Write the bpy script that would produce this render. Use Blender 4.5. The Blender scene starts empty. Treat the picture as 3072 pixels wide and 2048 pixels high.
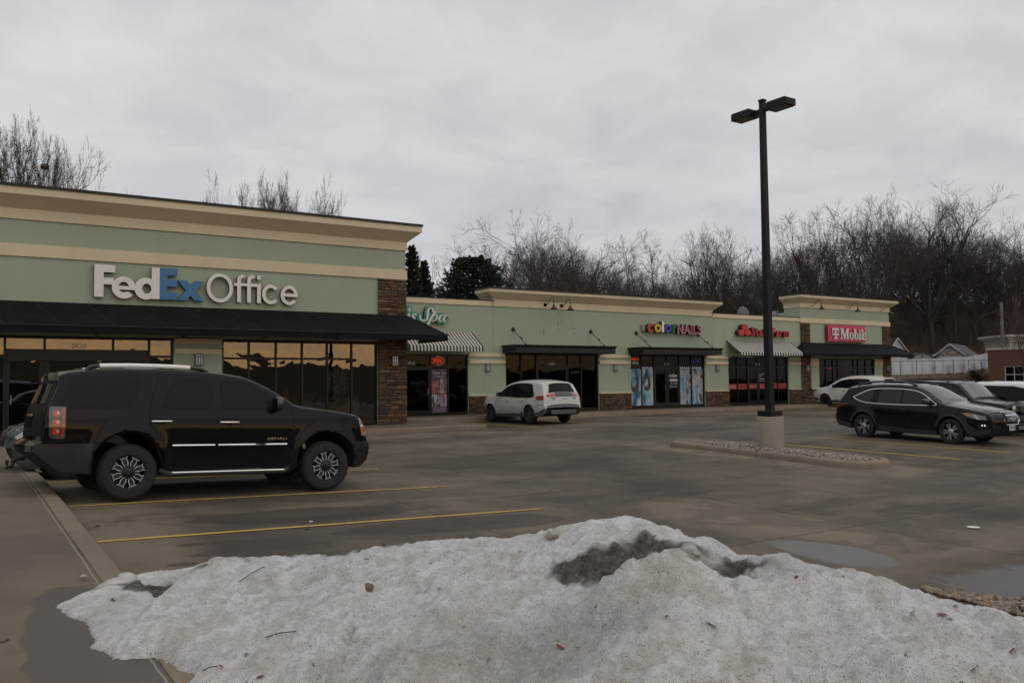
import bpy, bmesh, math, random
from math import sin, cos, pi, radians, sqrt, hypot, atan2
from mathutils import Vector, Matrix, noise
random.seed(7)
D = bpy.data
scene = bpy.context.scene
COL = scene.collection
FLOOR = 0.0          # shop floor level, metres
EYE = 1.42           # eye level above the shop floor

# ------------------------------------------------------------------ helpers
def link(o, parent=None):
    COL.objects.link(o)
    if parent is not None:
        o.parent = parent
    return o

def tag(o, label=None, cat=None, group=None, kind=None):
    if label: o['label'] = label
    if cat: o['category'] = cat
    if group: o['group'] = group
    if kind: o['kind'] = kind
    return o

def thing(name, label, cat, loc=(0, 0, 0), rotz=0.0, group=None):
    o = D.objects.new(name, None)
    o.empty_display_size = 0.2
    o.location = loc
    o.rotation_euler = (0, 0, rotz)
    link(o)
    return tag(o, label, cat, group)

class MB:
    def __init__(s):
        s.v = []; s.f = []; s.m = []
    def add(s, verts, faces, mi=0):
        b = len(s.v)
        s.v += [tuple(p) for p in verts]
        for f in faces:
            s.f.append(tuple(i + b for i in f)); s.m.append(mi)
        return s
    def box(s, x0, x1, y0, y1, z0, z1, mi=0):
        v = [(x0, y0, z0), (x1, y0, z0), (x1, y1, z0), (x0, y1, z0), (x0, y0, z1), (x1, y0, z1), (x1, y1, z1), (x0, y1, z1)]
        f = [(0, 3, 2, 1), (4, 5, 6, 7), (0, 1, 5, 4), (1, 2, 6, 5), (2, 3, 7, 6), (3, 0, 4, 7)]
        return s.add(v, f, mi)
    def prism(s, poly, axis, a0, a1, mi=0):
        """closed polygon (u,v) extruded along an axis: x -> (y,z), y -> (x,z), z -> (x,y)"""
        n = len(poly)
        def P(u, v, a):
            return {'x': (a, u, v), 'y': (u, a, v), 'z': (u, v, a)}[axis]
        v = [P(u, w, a0) for u, w in poly] + [P(u, w, a1) for u, w in poly]
        f = [tuple(range(n)), tuple(range(2 * n - 1, n - 1, -1))]
        f += [(i, i + n, (i + 1) % n + n, (i + 1) % n) for i in range(n)]
        return s.add(v, f, mi)
    def tube(s, pts, r, n=8, mi=0, cap=True):
        pts = [Vector(p) for p in pts]
        rs = r if isinstance(r, (list, tuple)) else [r] * len(pts)
        b = len(s.v); up = Vector((0, 0, 1))
        prev = None
        for i, p in enumerate(pts):
            d = (pts[min(i + 1, len(pts) - 1)] - pts[max(i - 1, 0)]).normalized()
            if prev is None:
                a = d.cross(up)
                if a.length < 1e-3: a = d.cross(Vector((1, 0, 0)))
                a.normalize()
            else:
                a = prev - d * prev.dot(d)
                if a.length < 1e-4: a = d.cross(up)
                a.normalize()
            prev = a
            c = d.cross(a)
            for k in range(n):
                t = 2 * pi * k / n
                s.v.append(tuple(p + (a * cos(t) + c * sin(t)) * rs[i]))
        for i in range(len(pts) - 1):
            for k in range(n):
                s.f.append((b + i * n + k, b + i * n + (k + 1) % n, b + (i + 1) * n + (k + 1) % n, b + (i + 1) * n + k)); s.m.append(mi)
        if cap:
            s.f.append(tuple(b + k for k in range(n - 1, -1, -1))); s.m.append(mi)
            e = b + (len(pts) - 1) * n
            s.f.append(tuple(e + k for k in range(n))); s.m.append(mi)
        return s
    def lathe(s, prof, n=32, center=(0, 0, 0), axis='z', mi=0):
        """profile (radius, height) turned round an axis"""
        b = len(s.v); cx, cy, cz = center
        for r, h in prof:
            for k in range(n):
                t = 2 * pi * k / n
                if axis == 'z': p = (cx + r * cos(t), cy + r * sin(t), cz + h)
                elif axis == 'y': p = (cx + r * cos(t), cy + h, cz + r * sin(t))
                else: p = (cx + h, cy + r * cos(t), cz + r * sin(t))
                s.v.append(p)
        for i in range(len(prof) - 1):
            for k in range(n):
                s.f.append((b + i * n + k, b + i * n + (k + 1) % n, b + (i + 1) * n + (k + 1) % n, b + (i + 1) * n + k)); s.m.append(mi)
        return s
    def build(s, name, mats, parent=None, smooth=None, bevel=None, fix=True):
        me = D.meshes.new(name)
        me.from_pydata(s.v, [], s.f)
        if not isinstance(mats, (list, tuple)): mats = [mats]
        for m in mats: me.materials.append(m)
        if len(mats) > 1:
            me.polygons.foreach_set('material_index', s.m)
        if fix or bevel:
            bm = bmesh.new(); bm.from_mesh(me)
            if fix:
                bmesh.ops.recalc_face_normals(bm, faces=bm.faces)
            if bevel:
                es = [e for e in bm.edges if len(e.link_faces) == 2 and e.calc_face_angle(0) > 0.5]
                bmesh.ops.bevel(bm, geom=es, offset=bevel, segments=2, profile=0.5, affect='EDGES', clamp_overlap=True)
            bm.to_mesh(me); bm.free()
        if smooth is not None:
            me.polygons.foreach_set('use_smooth', [True] * len(me.polygons))
            me.set_sharp_from_angle(angle=radians(smooth))
        me.update()
        o = D.objects.new(name, me)
        return link(o, parent)

# ------------------------------------------------------------------ materials
MATS = {}
class NT:
    def __init__(s, name):
        s.m = D.materials.new(name); s.m.use_nodes = True
        s.t = s.m.node_tree; s.n = s.t.nodes; s.l = s.t.links
        s.b = s.n['Principled BSDF']; s.out = s.n['Material Output']
    def node(s, typ, **kw):
        n = s.n.new(typ)
        for k, v in kw.items():
            if k.startswith('i_'): n.inputs[k[2:].replace('_', ' ')].default_value = v
            else: setattr(n, k, v)
        return n
    def co(s, kind='Object', scale=None):
        tc = s.node('ShaderNodeTexCoord')
        if kind == 'World':
            g = s.node('ShaderNodeNewGeometry'); out = g.outputs['Position']
        else: out = tc.outputs[kind]
        if scale is None: return out
        mp = s.node('ShaderNodeMapping'); mp.inputs['Scale'].default_value = scale
        s.l.new(out, mp.inputs['Vector']); return mp.outputs['Vector']
    def noise(s, vec, scale, detail=4, rough=0.55, dist=0.0):
        n = s.node('ShaderNodeTexNoise'); s.l.new(vec, n.inputs['Vector'])
        n.inputs['Scale'].default_value = scale; n.inputs['Detail'].default_value = detail
        n.inputs['Roughness'].default_value = rough; n.inputs['Distortion'].default_value = dist
        return n.outputs['Fac']
    def ramp(s, fac, stops, interp='LINEAR'):
        r = s.node('ShaderNodeValToRGB'); r.color_ramp.interpolation = interp
        e = r.color_ramp.elements
        while len(e) < len(stops): e.new(0.5)
        for i, (p, c) in enumerate(stops):
            e[i].position = p
            e[i].color = (c, c, c, 1) if not isinstance(c, (tuple, list)) else (*c[:3], 1)
        s.l.new(fac, r.inputs['Fac']); return r.outputs['Color']
    def mix(s, fac, a, b, mode='MIX'):
        m = s.node('ShaderNodeMix', data_type='RGBA', blend_type=mode)
        for sock, val in ((m.inputs[0], fac), (m.inputs[6], a), (m.inputs[7], b)):
            if hasattr(val, 'is_output'): s.l.new(val, sock)
            elif isinstance(val, (tuple, list)): sock.default_value = (*val[:3], 1)
            elif sock.type == 'RGBA': sock.default_value = (val, val, val, 1)
            else: sock.default_value = val
        return m.outputs[2]
    def math(s, op, a, b=None, c=None, clamp=False):
        m = s.node('ShaderNodeMath', operation=op); m.use_clamp = clamp
        for i, val in enumerate((a, b, c)):
            if val is None: continue
            if hasattr(val, 'is_output'): s.l.new(val, m.inputs[i])
            else: m.inputs[i].default_value = val
        return m.outputs[0]
    def bump(s, h, strength=0.3, dist=0.01):
        b = s.node('ShaderNodeBump'); b.inputs['Strength'].default_value = strength; b.inputs['Distance'].default_value = dist
        s.l.new(h, b.inputs['Height']); s.l.new(b.outputs['Normal'], s.b.inputs['Normal']); return b
    def setc(s, sock, val):
        i = s.b.inputs[sock]
        if hasattr(val, 'is_output'): s.l.new(val, i)
        elif i.type == 'RGBA': i.default_value = (*val[:3], 1)
        else: i.default_value = val

def basic(name, col, rough=0.5, metal=0.0, var=0.0, vscale=6.0, bump=0.0, bscale=60.0, coat=0.0, spec=0.5, coord='Object', bdist=0.004):
    if name in MATS: return MATS[name]
    t = NT(name)
    t.setc('Roughness', rough); t.setc('Metallic', metal); t.setc('Specular IOR Level', spec)
    if coat: t.setc('Coat Weight', coat); t.setc('Coat Roughness', 0.03)
    if var or bump: co = t.co(coord)
    if var:
        n = t.noise(co, vscale, 5, 0.6)
        lo = tuple(c * (1 - var) for c in col); hi = tuple(min(1, c * (1 + var)) for c in col)
        t.setc('Base Color', t.ramp(n, [(0.3, lo), (0.7, hi)]))
    else:
        t.setc('Base Color', col)
    if bump:
        t.bump(t.noise(co, bscale, 3, 0.6), bump, bdist)
    MATS[name] = t.m
    return t.m

def emit(name, col, strength):
    if name in MATS: return MATS[name]
    t = NT(name); t.setc('Base Color', tuple(c * 0.5 for c in col)); t.setc('Emission Color', col); t.setc('Emission Strength', strength)
    MATS[name] = t.m; return t.m

def stucco(name, col, streak=0.12):
    t = NT(name); co = t.co('World')
    n1 = t.noise(co, 0.35, 5, 0.6); n2 = t.noise(co, 5.0, 4, 0.6)
    st = t.noise(t.co('World', (1.6, 1.6, 0.16)), 1.5, 6, 0.65)      # rain streaks run down the wall
    a = t.ramp(n1, [(0.3, tuple(c * 0.93 for c in col)), (0.72, tuple(c * 1.05 for c in col))])
    b = t.mix(t.math('MULTIPLY', t.ramp(st, [(0.5, 0.0), (0.78, 1.0)]), streak), a, (col[0] * 0.55, col[1] * 0.5, col[2] * 0.42))
    c = t.mix(t.math('MULTIPLY', n2, 0.16), b, tuple(x * 0.75 for x in col))
    t.setc('Base Color', c); t.setc('Roughness', 0.9); t.setc('Specular IOR Level', 0.2)
    t.bump(t.noise(co, 90, 3, 0.7), 0.35, 0.004)
    MATS[name] = t.m; return t.m

SAGE = stucco('sage_stucco', (0.352, 0.408, 0.305))
CREAM = stucco('cream_stucco', (0.66, 0.57, 0.41), 0.22)
BLACKMETAL = basic('black_metal_cap', (0.012, 0.012, 0.013), 0.45, 0.3, var=0.2)
FRAME = basic('dark_bronze_frame', (0.010, 0.009, 0.008), 0.4, 0.4)
FABRIC = basic('black_canvas', (0.0075, 0.0075, 0.0085), 0.8, var=0.35, vscale=2.5, bump=0.15, bscale=220, spec=0.15)
SEAMC = basic('canvas_seam', (0.022, 0.021, 0.021), 0.8)
DARKIN = basic('shop_interior', (0.05, 0.045, 0.04), 0.9, var=0.3, vscale=1.5)
WHITEP = basic('white_acrylic', (0.72, 0.71, 0.69), 0.35, var=0.06, vscale=4)
RETURNC = basic('sign_return', (0.03, 0.028, 0.028), 0.5)
CONC = None

def ledgestone():
    t = NT('ledgestone'); g = t.node('ShaderNodeNewGeometry'); co = t.co('World')
    c = t.ramp(g.outputs['Random Per Island'], [(0.0, (0.055, 0.040, 0.032)), (0.2, (0.115, 0.068, 0.042)), (0.38, (0.20, 0.105, 0.052)), (0.52, (0.09, 0.068, 0.055)),
                                                (0.66, (0.155, 0.112, 0.075)), (0.8, (0.26, 0.135, 0.065)), (0.92, (0.075, 0.062, 0.056)), (1.0, (0.21, 0.165, 0.115))])
    n = t.noise(co, 9, 6, 0.7)
    c = t.mix(t.ramp(n, [(0.35, 0.0), (0.75, 0.75)]), c, (0.05, 0.04, 0.035))
    t.setc('Base Color', c); t.setc('Roughness', 0.92); t.setc('Specular IOR Level', 0.2)
    t.bump(t.noise(co, 22, 6, 0.7), 0.9, 0.02)
    return t.m
STONE = ledgestone()
MORTAR = basic('stone_backing', (0.03, 0.026, 0.022), 0.95)

def glass_mat(name, tint, ior, wav, rough=0.0):
    """tinted shop glass: clear enough to see the room behind, with its own slight waviness"""
    t = NT(name); t.n.remove(t.b)
    fr = t.node('ShaderNodeFresnel'); fr.inputs['IOR'].default_value = ior
    co = t.co('World', (1.0, 1.0, 1.0))
    gl = t.node('ShaderNodeBsdfGlossy'); gl.inputs['Roughness'].default_value = rough; gl.inputs['Color'].default_value = (0.95, 0.95, 0.95, 1)
    tr = t.node('ShaderNodeBsdfTransparent'); tr.inputs['Color'].default_value = (*tint, 1)
    bp = t.node('ShaderNodeBump'); bp.inputs['Strength'].default_value = 1.0; bp.inputs['Distance'].default_value = wav
    n = t.noise(co, 1.1, 2, 0.5, 0.6)
    t.l.new(n, bp.inputs['Height']); t.l.new(bp.outputs['Normal'], gl.inputs['Normal'])
    mx = t.node('ShaderNodeMixShader'); t.l.new(fr.outputs[0], mx.inputs[0]); t.l.new(tr.outputs[0], mx.inputs[1]); t.l.new(gl.outputs[0], mx.inputs[2])
    t.l.new(mx.outputs[0], t.out.inputs['Surface'])
    return t.m
GLASS = glass_mat('shop_glass', (0.42, 0.40, 0.37), 1.95, 0.004)
GLASSD = glass_mat('dark_shop_glass', (0.36, 0.34, 0.31), 1.22, 0.004)

# ------------------------------------------------------------------ sky, sun and camera
SUN_AZ = radians(-80)        # direction to the hidden sun: behind the camera and to the right (+X, -Y)
SUN_EL = radians(16)
def make_world():
    w = D.worlds.new('World'); scene.world = w; w.use_nodes = True
    nt = w.node_tree; N = nt.nodes; L = nt.links
    bg = N['Background']; bg.inputs['Strength'].default_value = 0.1
    sky = N.new('ShaderNodeTexSky'); sky.sky_type = 'NISHITA'; sky.sun_disc = False
    sky.sun_elevation = SUN_EL; sky.sun_rotation = pi / 2 - SUN_AZ
    tc = N.new('ShaderNodeTexCoord'); sep = N.new('ShaderNodeSeparateXYZ'); L.new(tc.outputs['Generated'], sep.inputs[0])
    def M(op, a, b=None, clamp=False):
        m = N.new('ShaderNodeMath'); m.operation = op; m.use_clamp = clamp
        for i, v in enumerate((a, b)):
            if v is None: continue
            if hasattr(v, 'is_output'): L.new(v, m.inputs[i])
            else: m.inputs[i].default_value = v
        return m.outputs[0]
    def ramp(f, st, ip='EASE'):
        r = N.new('ShaderNodeValToRGB'); r.color_ramp.interpolation = ip; e = r.color_ramp.elements
        while len(e) < len(st): e.new(0.5)
        for i, (p, c) in enumerate(st):
            e[i].position = p; e[i].color = (*c, 1) if isinstance(c, tuple) else (c, c, c, 1)
        L.new(f, r.inputs[0]); return r.outputs[0]
    def mix(f, a, b):
        m = N.new('ShaderNodeMix'); m.data_type = 'RGBA'
        for sck, v in ((m.inputs[0], f), (m.inputs[6], a), (m.inputs[7], b)):
            if hasattr(v, 'is_output'): L.new(v, sck)
            elif isinstance(v, tuple): sck.default_value = (*v, 1)
            else: sck.default_value = v
        return m.outputs[2]
    z = M('MAXIMUM', sep.outputs[2], 0.0)
    inv = M('DIVIDE', 1.0, M('ADD', z, 0.22))
    cmb = N.new('ShaderNodeCombineXYZ')
    L.new(M('MULTIPLY', sep.outputs[0], inv), cmb.inputs[0]); L.new(M('MULTIPLY', sep.outputs[1], inv), cmb.inputs[1])
    def noise(sc, det, ro, di=0.0):
        n = N.new('ShaderNodeTexNoise'); n.inputs['Scale'].default_value = sc; n.inputs['Detail'].default_value = det
        n.inputs['Roughness'].default_value = ro; n.inputs['Distortion'].default_value = di
        L.new(cmb.outputs[0], n.inputs['Vector']); return n.outputs[0]
    c1 = ramp(noise(0.75, 6, 0.52, 0.3), [(0.28, (5.1, 5.25, 5.6)), (0.48, (6.4, 6.42, 6.6)), (0.70, (7.6, 7.55, 7.55))])
    c2 = ramp(noise(3.4, 6, 0.6, 0.4), [(0.30, (5.0, 5.15, 5.5)), (0.70, (7.8, 7.75, 7.75))])
    clouds = mix(0.38, c1, c2)
    # warm break in the cloud low in the west, behind the photographer
    dv = N.new('ShaderNodeVectorMath'); dv.operation = 'DOT_PRODUCT'
    L.new(tc.outputs['Generated'], dv.inputs[0]); dv.inputs[1].default_value = (cos(SUN_AZ), sin(SUN_AZ), 0.0)
    az = ramp(dv.outputs['Value'], [(0.80, 0.0), (0.94, 1.0)])
    el = ramp(z, [(0.0, 1.0), (0.06, 0.9), (0.10, 0.3), (0.15, 0.0)])
    bands = ramp(noise(3.2, 4, 0.6, 1.2), [(0.30, 0.55), (0.65, 1.0)])
    f = M('MULTIPLY', M('MULTIPLY', az, el), bands)
    warm = mix(f, clouds, (23.0, 13.0, 5.2))
    L.new(mix(0.06, warm, sky.outputs[0]), bg.inputs['Color'])
make_world()
sun = D.lights.new('sun', 'SUN'); sun.energy = 0.6; sun.angle = radians(90); sun.color = (1.0, 0.86, 0.70)
so = link(D.objects.new('sun', sun))
so.rotation_euler = Vector((cos(SUN_AZ) * cos(radians(56)), sin(SUN_AZ) * cos(radians(56)), sin(radians(56)))).to_track_quat('Z', 'Y').to_euler()

cam = D.cameras.new('camera'); co_ = link(D.objects.new('camera', cam)); scene.camera = co_
cam.sensor_width = 36; cam.lens = 36 * 2600 / 3072; cam.clip_start = 0.1; cam.clip_end = 3000
pitch, roll, yaw = 0.0481, -0.01076, 0.98997
up = Vector((sin(roll) * cos(pitch), -cos(roll) * cos(pitch), sin(pitch)))
fh = Vector((0, 0, 1)) - up * up.z; fh.normalize()
rt = fh.cross(up)
if rt.x < 0: rt = -rt
Xc = sin(yaw) * rt + cos(yaw) * fh
Yc = -cos(yaw) * rt + sin(yaw) * fh
R = Matrix((Xc, Yc, up))              # rows: world axes seen from the camera (x right, y down, z forward)
mw = Matrix(((R[0][0], -R[0][1], -R[0][2], 0), (R[1][0], -R[1][1], -R[1][2], 0), (R[2][0], -R[2][1], -R[2][2], EYE), (0, 0, 0, 1)))
co_.matrix_world = mw
vs = scene.view_settings; vs.view_transform = 'Standard'; vs.look = 'None'; vs.exposure = 0.0; vs.gamma = 1.0

# survey of the photograph: bearing of a feature, used while laying the place out
def ray(px, py):
    return R @ Vector(((px - 1536) / 2600, (py - 1024) / 2600, 1.0))
def at_z(px, py, z):
    d = ray(px, py); return Vector((0, 0, EYE)) + d * ((z - EYE) / d.z)
def at_depth(px, py, dep):
    return Vector((0, 0, EYE)) + ray(px, py) * dep
# ------------------------------------------------------------------ ground
def sstep(a, b, x):
    t = max(0.0, min(1.0, (x - a) / (b - a))); return t * t * (3 - 2 * t)
def lerp_tab(tab, x):
    if x <= tab[0][0]: return tab[0][1]
    for (a, va), (b, vb) in zip(tab, tab[1:]):
        if x <= b: return va + (vb - va) * (x - a) / (b - a)
    return tab[-1][1]
def lot_z(x, y):
    yp = -0.3 + 0.031 * (max(2.0, min(y, 15.5)) - 10.7)
    xo = lerp_tab([(1.5, 0.0), (7.5, -0.174), (15.2, -0.174), (20.5, -0.05), (32, -0.03), (40, 0.0), (47, 0.05)], x)
    if x < 16: xo *= 1 - sstep(16, 25.5, y)
    xo -= 0.27 * sstep(23.7, 27.5, x) * (1 - sstep(19, 26, y)) * .72
    return yp + xo
def on_lot(px, py):
    z = -0.3
    for _ in range(30):
        p = at_z(px, py, z); z = 0.5 * z + 0.5 * lot_z(p.x, p.y)
    p.z = lot_z(p.x, p.y); return p
def walk_z(y):
    return min(0.0, lerp_tab([(2.0, -0.42), (10.7, -0.165), (15.6, -0.012), (17, 0.0)], y))

def concrete(name, c_lo, c_hi, joint=None, blobs=True):
    t = NT(name); co = t.co('World')
    big = t.noise(co, 0.22, 6, 0.6, 0.4); mid = t.noise(co, 1.7, 6, 0.65); fine = t.noise(co, 38, 4, 0.7)
    streak = t.noise(t.co('World', (0.10, 0.55, 1)), 1.0, 6, 0.6, 0.3)
    base = t.ramp(t.math('ADD', t.math('MULTIPLY', big, 0.55), t.math('MULTIPLY', streak, 0.45)), [(0.41, c_lo), (0.50, tuple((a * 1.1 + b * .9) / 2 for a, b in zip(c_lo, c_hi))), (0.60, c_hi)])
    base = t.mix(t.ramp(mid, [(0.42, 0.0), (0.75, 0.55)]), base, tuple(c * 0.55 for c in c_lo))
    base = t.mix(t.math('MULTIPLY', fine, 0.35), base, tuple(c * 0.62 for c in c_lo))
    sep = t.node('ShaderNodeSeparateXYZ'); t.l.new(co, sep.inputs[0])
    X, Y = sep.outputs[0], sep.outputs[1]
    rough = 0.82
    if blobs:
        def blob(cx, cy, rx, ry, amp=0.6, soft=0.12, nsc=1.3):
            u = t.math('DIVIDE', t.math('SUBTRACT', X, cx), rx); v = t.math('DIVIDE', t.math('SUBTRACT', Y, cy), ry)
            d = t.math('SQRT', t.math('ADD', t.math('MULTIPLY', u, u), t.math('MULTIPLY', v, v)))
            n = t.math('MULTIPLY', t.math('SUBTRACT', t.noise(co, nsc, 4, 0.6), 0.5), amp * 2)
            return t.ramp(t.math('ADD', d, n), [(1.0 - soft, 1.0), (1.0 + soft, 0.0)])
        def mx(a, b): return t.math('MAXIMUM', a, b)
        tan = tuple(c * 1.48 for c in c_hi)
        light = mx(mx(blob(16.4, 14.1, 1.7, 4.6, 0.35, 0.35, 0.6), blob(8, 24.6, 9.5, 1.9, 0.4, 0.4, 0.5)), mx(blob(1.6, 12, 1.0, 10, 0.3, 0.5, 0.6), blob(9.6, 8.4, 1.2, 2.4, 0.7, 0.4, 0.5)))
        base = t.mix(t.math('MULTIPLY', light, 0.8), base, t.mix(t.math('MULTIPLY', mid, 0.7), tan, c_lo))
        band = t.ramp(t.noise(t.co('World', (0.16, 0.42, 1)), 1.1, 5, .6, .5), [(.53, 0.0), (.62, 1.0)])
        base = t.mix(t.math('MULTIPLY', band, .42), base, tuple(c * 1.12 for c in c_hi))
        damp = t.ramp(t.noise(co, .75, 5, .62, .7), [(.535, 0.0), (.565, 1.0)])          # damp patches with crisp drying edges
        base = t.mix(t.math('MULTIPLY', damp, .34), base, tuple(c * .62 for c in c_lo))
        dark = mx(mx(blob(4.3, 11.6, 1.9, 0.55, 0.55, 0.18, 0.9), blob(5.8, 10.1, 1.8, 0.55, 0.6, 0.15, 0.8)), mx(mx(blob(2.35, 10.15, 0.16, 0.10, 0.3), blob(2.05, 9.2, 0.16, 0.10, 0.3)), mx(blob(2.3, 9.55, 0.13, 0.08, 0.3), blob(4.5, 17, 2.2, 0.7, 0.5, 0.3, 0.7))))
        base = t.mix(t.math('MULTIPLY', dark, 0.62), base, tuple(c * 0.42 for c in c_lo))
        wet = mx(blob(8.75, 6.55, 0.50, 0.95, 0.45, 0.16, 1.3), blob(9.2, 3.75, 1.6, 1.65, 0.35, 0.14, 1.2))
        base = t.mix(t.math('MULTIPLY', wet, 0.55), base, tuple(c * 0.6 for c in c_lo))
        # expansion joints of the cast slabs
        jn = t.math('MULTIPLY', t.math('SUBTRACT', t.noise(co, 2.2, 3, 0.6), 0.5), 0.05)
        jx = t.math('PINGPONG', t.math('ADD', t.math('SUBTRACT', X, 10.5), jn), 2.3)
        jy = t.math('PINGPONG', t.math('ADD', t.math('SUBTRACT', Y, 7.42), jn), 2.3)
        jt = t.math('LESS_THAN', t.math('MINIMUM', jx, jy), 0.013)
        base = t.mix(t.math('MULTIPLY', jt, 0.75), base, tuple(c * 0.2 for c in c_lo))
        rough = t.math('SUBTRACT', 0.86, t.math('MULTIPLY', wet, 0.44))
        rough = t.math('SUBTRACT', rough, t.math('MULTIPLY', t.ramp(big, [(0.4, 0.0), (0.62, 1.0)]), 0.14))
        hb = t.math('MULTIPLY', t.math('ADD', fine, t.math('MULTIPLY', mid, 0.8)), t.math('SUBTRACT', 1.0, t.math('MULTIPLY', wet, 0.93)))
    else:
        hb = t.math('ADD', fine, t.math('MULTIPLY', mid, 0.8))
        if joint:
            # melt water stain spreading from the snow over the walk
            u = t.math('DIVIDE', t.math('SUBTRACT', X, 0.98), 0.55); v = t.math('DIVIDE', t.math('SUBTRACT', Y, 6.2), 2.0)
            d = t.math('ADD', t.math('SQRT', t.math('ADD', t.math('MULTIPLY', u, u), t.math('MULTIPLY', v, v))), t.math('MULTIPLY', t.math('SUBTRACT', t.noise(co, 1.6, 4, 0.6), 0.5), 0.5))
            wet = t.ramp(d, [(0.96, 1.0), (1.06, 0.0)])
            base = t.mix(t.math('MULTIPLY', wet, 0.72), base, tuple(c * 0.33 for c in c_lo))
            rough = t.math('SUBTRACT', 0.85, t.math('MULTIPLY', wet, 0.42))
            jn = t.math('MULTIPLY', t.math('SUBTRACT', t.noise(co, 2.2, 3, 0.6), 0.5), 0.03)
            jy = t.math('PINGPONG', t.math('ADD', t.math('SUBTRACT', Y, 6.55), jn), 0.8)
            base = t.mix(t.math('MULTIPLY', t.math('LESS_THAN', jy, 0.006), 0.4), base, tuple(c * 0.35 for c in c_lo))
            kj = t.math('ABSOLUTE', t.math('SUBTRACT', X, t.math('ADD', 1.135, t.math('MULTIPLY', jn, 1.2))))
            base = t.mix(t.math('MULTIPLY', t.math('LESS_THAN', kj, 0.007), 0.55), base, (.32, .30, .27))
    t.setc('Base Color', base); t.setc('Roughness', rough); t.setc('Specular IOR Level', 0.4)
    t.bump(hb, 0.35, 0.006)
    return t.m
LOTM = concrete('weathered_lot_concrete', (0.052, 0.041, 0.031), (0.158, 0.124, 0.087))
WALKM = concrete('walk_concrete', (0.125, 0.098, 0.070), (0.190, 0.150, 0.106), joint=True, blobs=False)
CURBM = concrete('curb_concrete', (0.190, 0.150, 0.108), (0.270, 0.220, 0.160), blobs=False)

def grid(name, xs, ys, fz, mat, kind='structure'):
    nx, ny = len(xs), len(ys)
    v = [(x, y, fz(x, y)) for y in ys for x in xs]
    f = [(j * nx + i, j * nx + i + 1, (j + 1) * nx + i + 1, (j + 1) * nx + i) for j in range(ny - 1) for i in range(nx - 1)]
    me = D.meshes.new(name); me.from_pydata(v, [], f); me.materials.append(mat)
    me.polygons.foreach_set('use_smooth', [True] * len(me.polygons))
    o = link(D.objects.new(name, me)); o['kind'] = kind
    return o
def frange(a, b, n): return [a + (b - a) * i / (n - 1) for i in range(n)]
grid('parking_lot', [-40, -20, -8] + frange(-2, 30, 65) + frange(31, 75, 45), [-40, -25, -12, -5] + frange(-2, 33.5, 72) + [40, 46], lot_z, LOTM)

def terrain_z(x, y):
    s = 0.55 * x + 0.84 * y
    q = 0.84 * x - 0.55 * y
    z = -1.2 + 3.0 * sstep(88.3, 89.8, s)
    h = 14.0 * sstep(93, 190, s) * (0.75 + 0.35 * sstep(-20, 60, q)) + 8 * sstep(180, 500, s)
    h += 21 * sstep(-150, -420, s)
    if s > 80 or s < -150:
        n = noise.noise(Vector((x * 0.02, y * 0.02, 3.1))) * 2.2 + noise.noise(Vector((x * 0.09, y * 0.09, 7.7))) * 0.5
        h += n * min(1, h / 6)
        if s < -250: h += abs(noise.noise(Vector((x * 0.05, y * 0.05, 1.0)))) * 3.5
    return z + h
def field_mat():
    t = NT('dry_winter_grass'); co = t.co('World')
    n = t.noise(co, 0.12, 6, 0.65, 0.5); n2 = t.noise(co, 2.0, 6, 0.7)
    a = t.ramp(n, [(0.3, (0.040, 0.030, 0.019)), (0.5, (0.080, 0.056, 0.031)), (0.7, (0.125, 0.086, 0.044))])
    t.setc('Base Color', t.mix(t.ramp(n2, [(0.4, 0.0), (0.7, 0.7)]), a, (0.04, 0.03, 0.02))); t.setc('Roughness', 0.95); t.setc('Specular IOR Level', 0.1)
    t.bump(n2, 0.8, 0.2); return t.m
FIELD = field_mat()
ss = [-900, -700, -550, -450, -420, -380, -340, -300, -250, -200, -150, -100, -50, 0, 40, 60, 70, 80, 86, 88, 88.4, 88.8, 89.2, 89.6, 90] + frange(91, 201, 63) + [215, 240, 280, 350, 500, 800, 1500]
qs = [-1500, -900, -600, -400, -300, -250, -200, -160, -130] + frange(-110, 130, 97) + [150, 180, 220, 300, 400, 600, 900, 1500]
v = []
for s in ss:
    for q in qs:
        x, y = 0.5459 * s + 0.8379 * q, 0.8379 * s - 0.5459 * q
        v.append((x, y, terrain_z(x, y)))
nq = len(qs)
f = [(i * nq + j, i * nq + j + 1, (i + 1) * nq + j + 1, (i + 1) * nq + j) for i in range(len(ss) - 1) for j in range(nq - 1)]
me = D.meshes.new('terrain'); me.from_pydata(v, [], f); me.materials.append(FIELD); me.polygons.foreach_set('use_smooth', [True] * len(f))
tag(link(D.objects.new('terrain', me)), kind='structure')

# raised walks and kerbs
m = MB()
ys = frange(-6, 25.64, 65)
for a, b in zip(ys, ys[1:]):
    za, zb = walk_z(a), walk_z(b)
    m.add([(-40, a, za), (1.165, a, za), (1.165, b, zb), (-40, b, zb)], [(0, 1, 2, 3)])
tag(m.build('sidewalk', WALKM, fix=False), kind='structure')
m = MB()
prof = [(1.172, -0.5), (1.172, -0.002), (1.178, 0.004), (1.335, 0.004), (1.375, -0.012), (1.395, -0.045), (1.42, -0.5)]
ys = frange(-6, 25.64, 90)
for a in ys: m.v += [(x + 0.006 * noise.noise(Vector((a * 1.3, x, 0))), a, walk_z(a) + z) for x, z in prof]
k = len(prof)
for i in range(len(ys) - 1):
    for j in range(k - 1): m.f.append((i * k + j, i * k + j + 1, (i + 1) * k + j + 1, (i + 1) * k + j)); m.m.append(0)
tag(m.build('curb', CURBM, smooth=35), kind='structure')
def rough_edge(o, amp):
    for v in o.data.vertices:
        n = noise.noise(v.co * 1.7) + 0.6 * noise.noise(v.co * 5.1)
        v.co.y += amp * n; v.co.z += amp * 0.25 * n if v.co.z > -0.05 else 0
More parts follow.
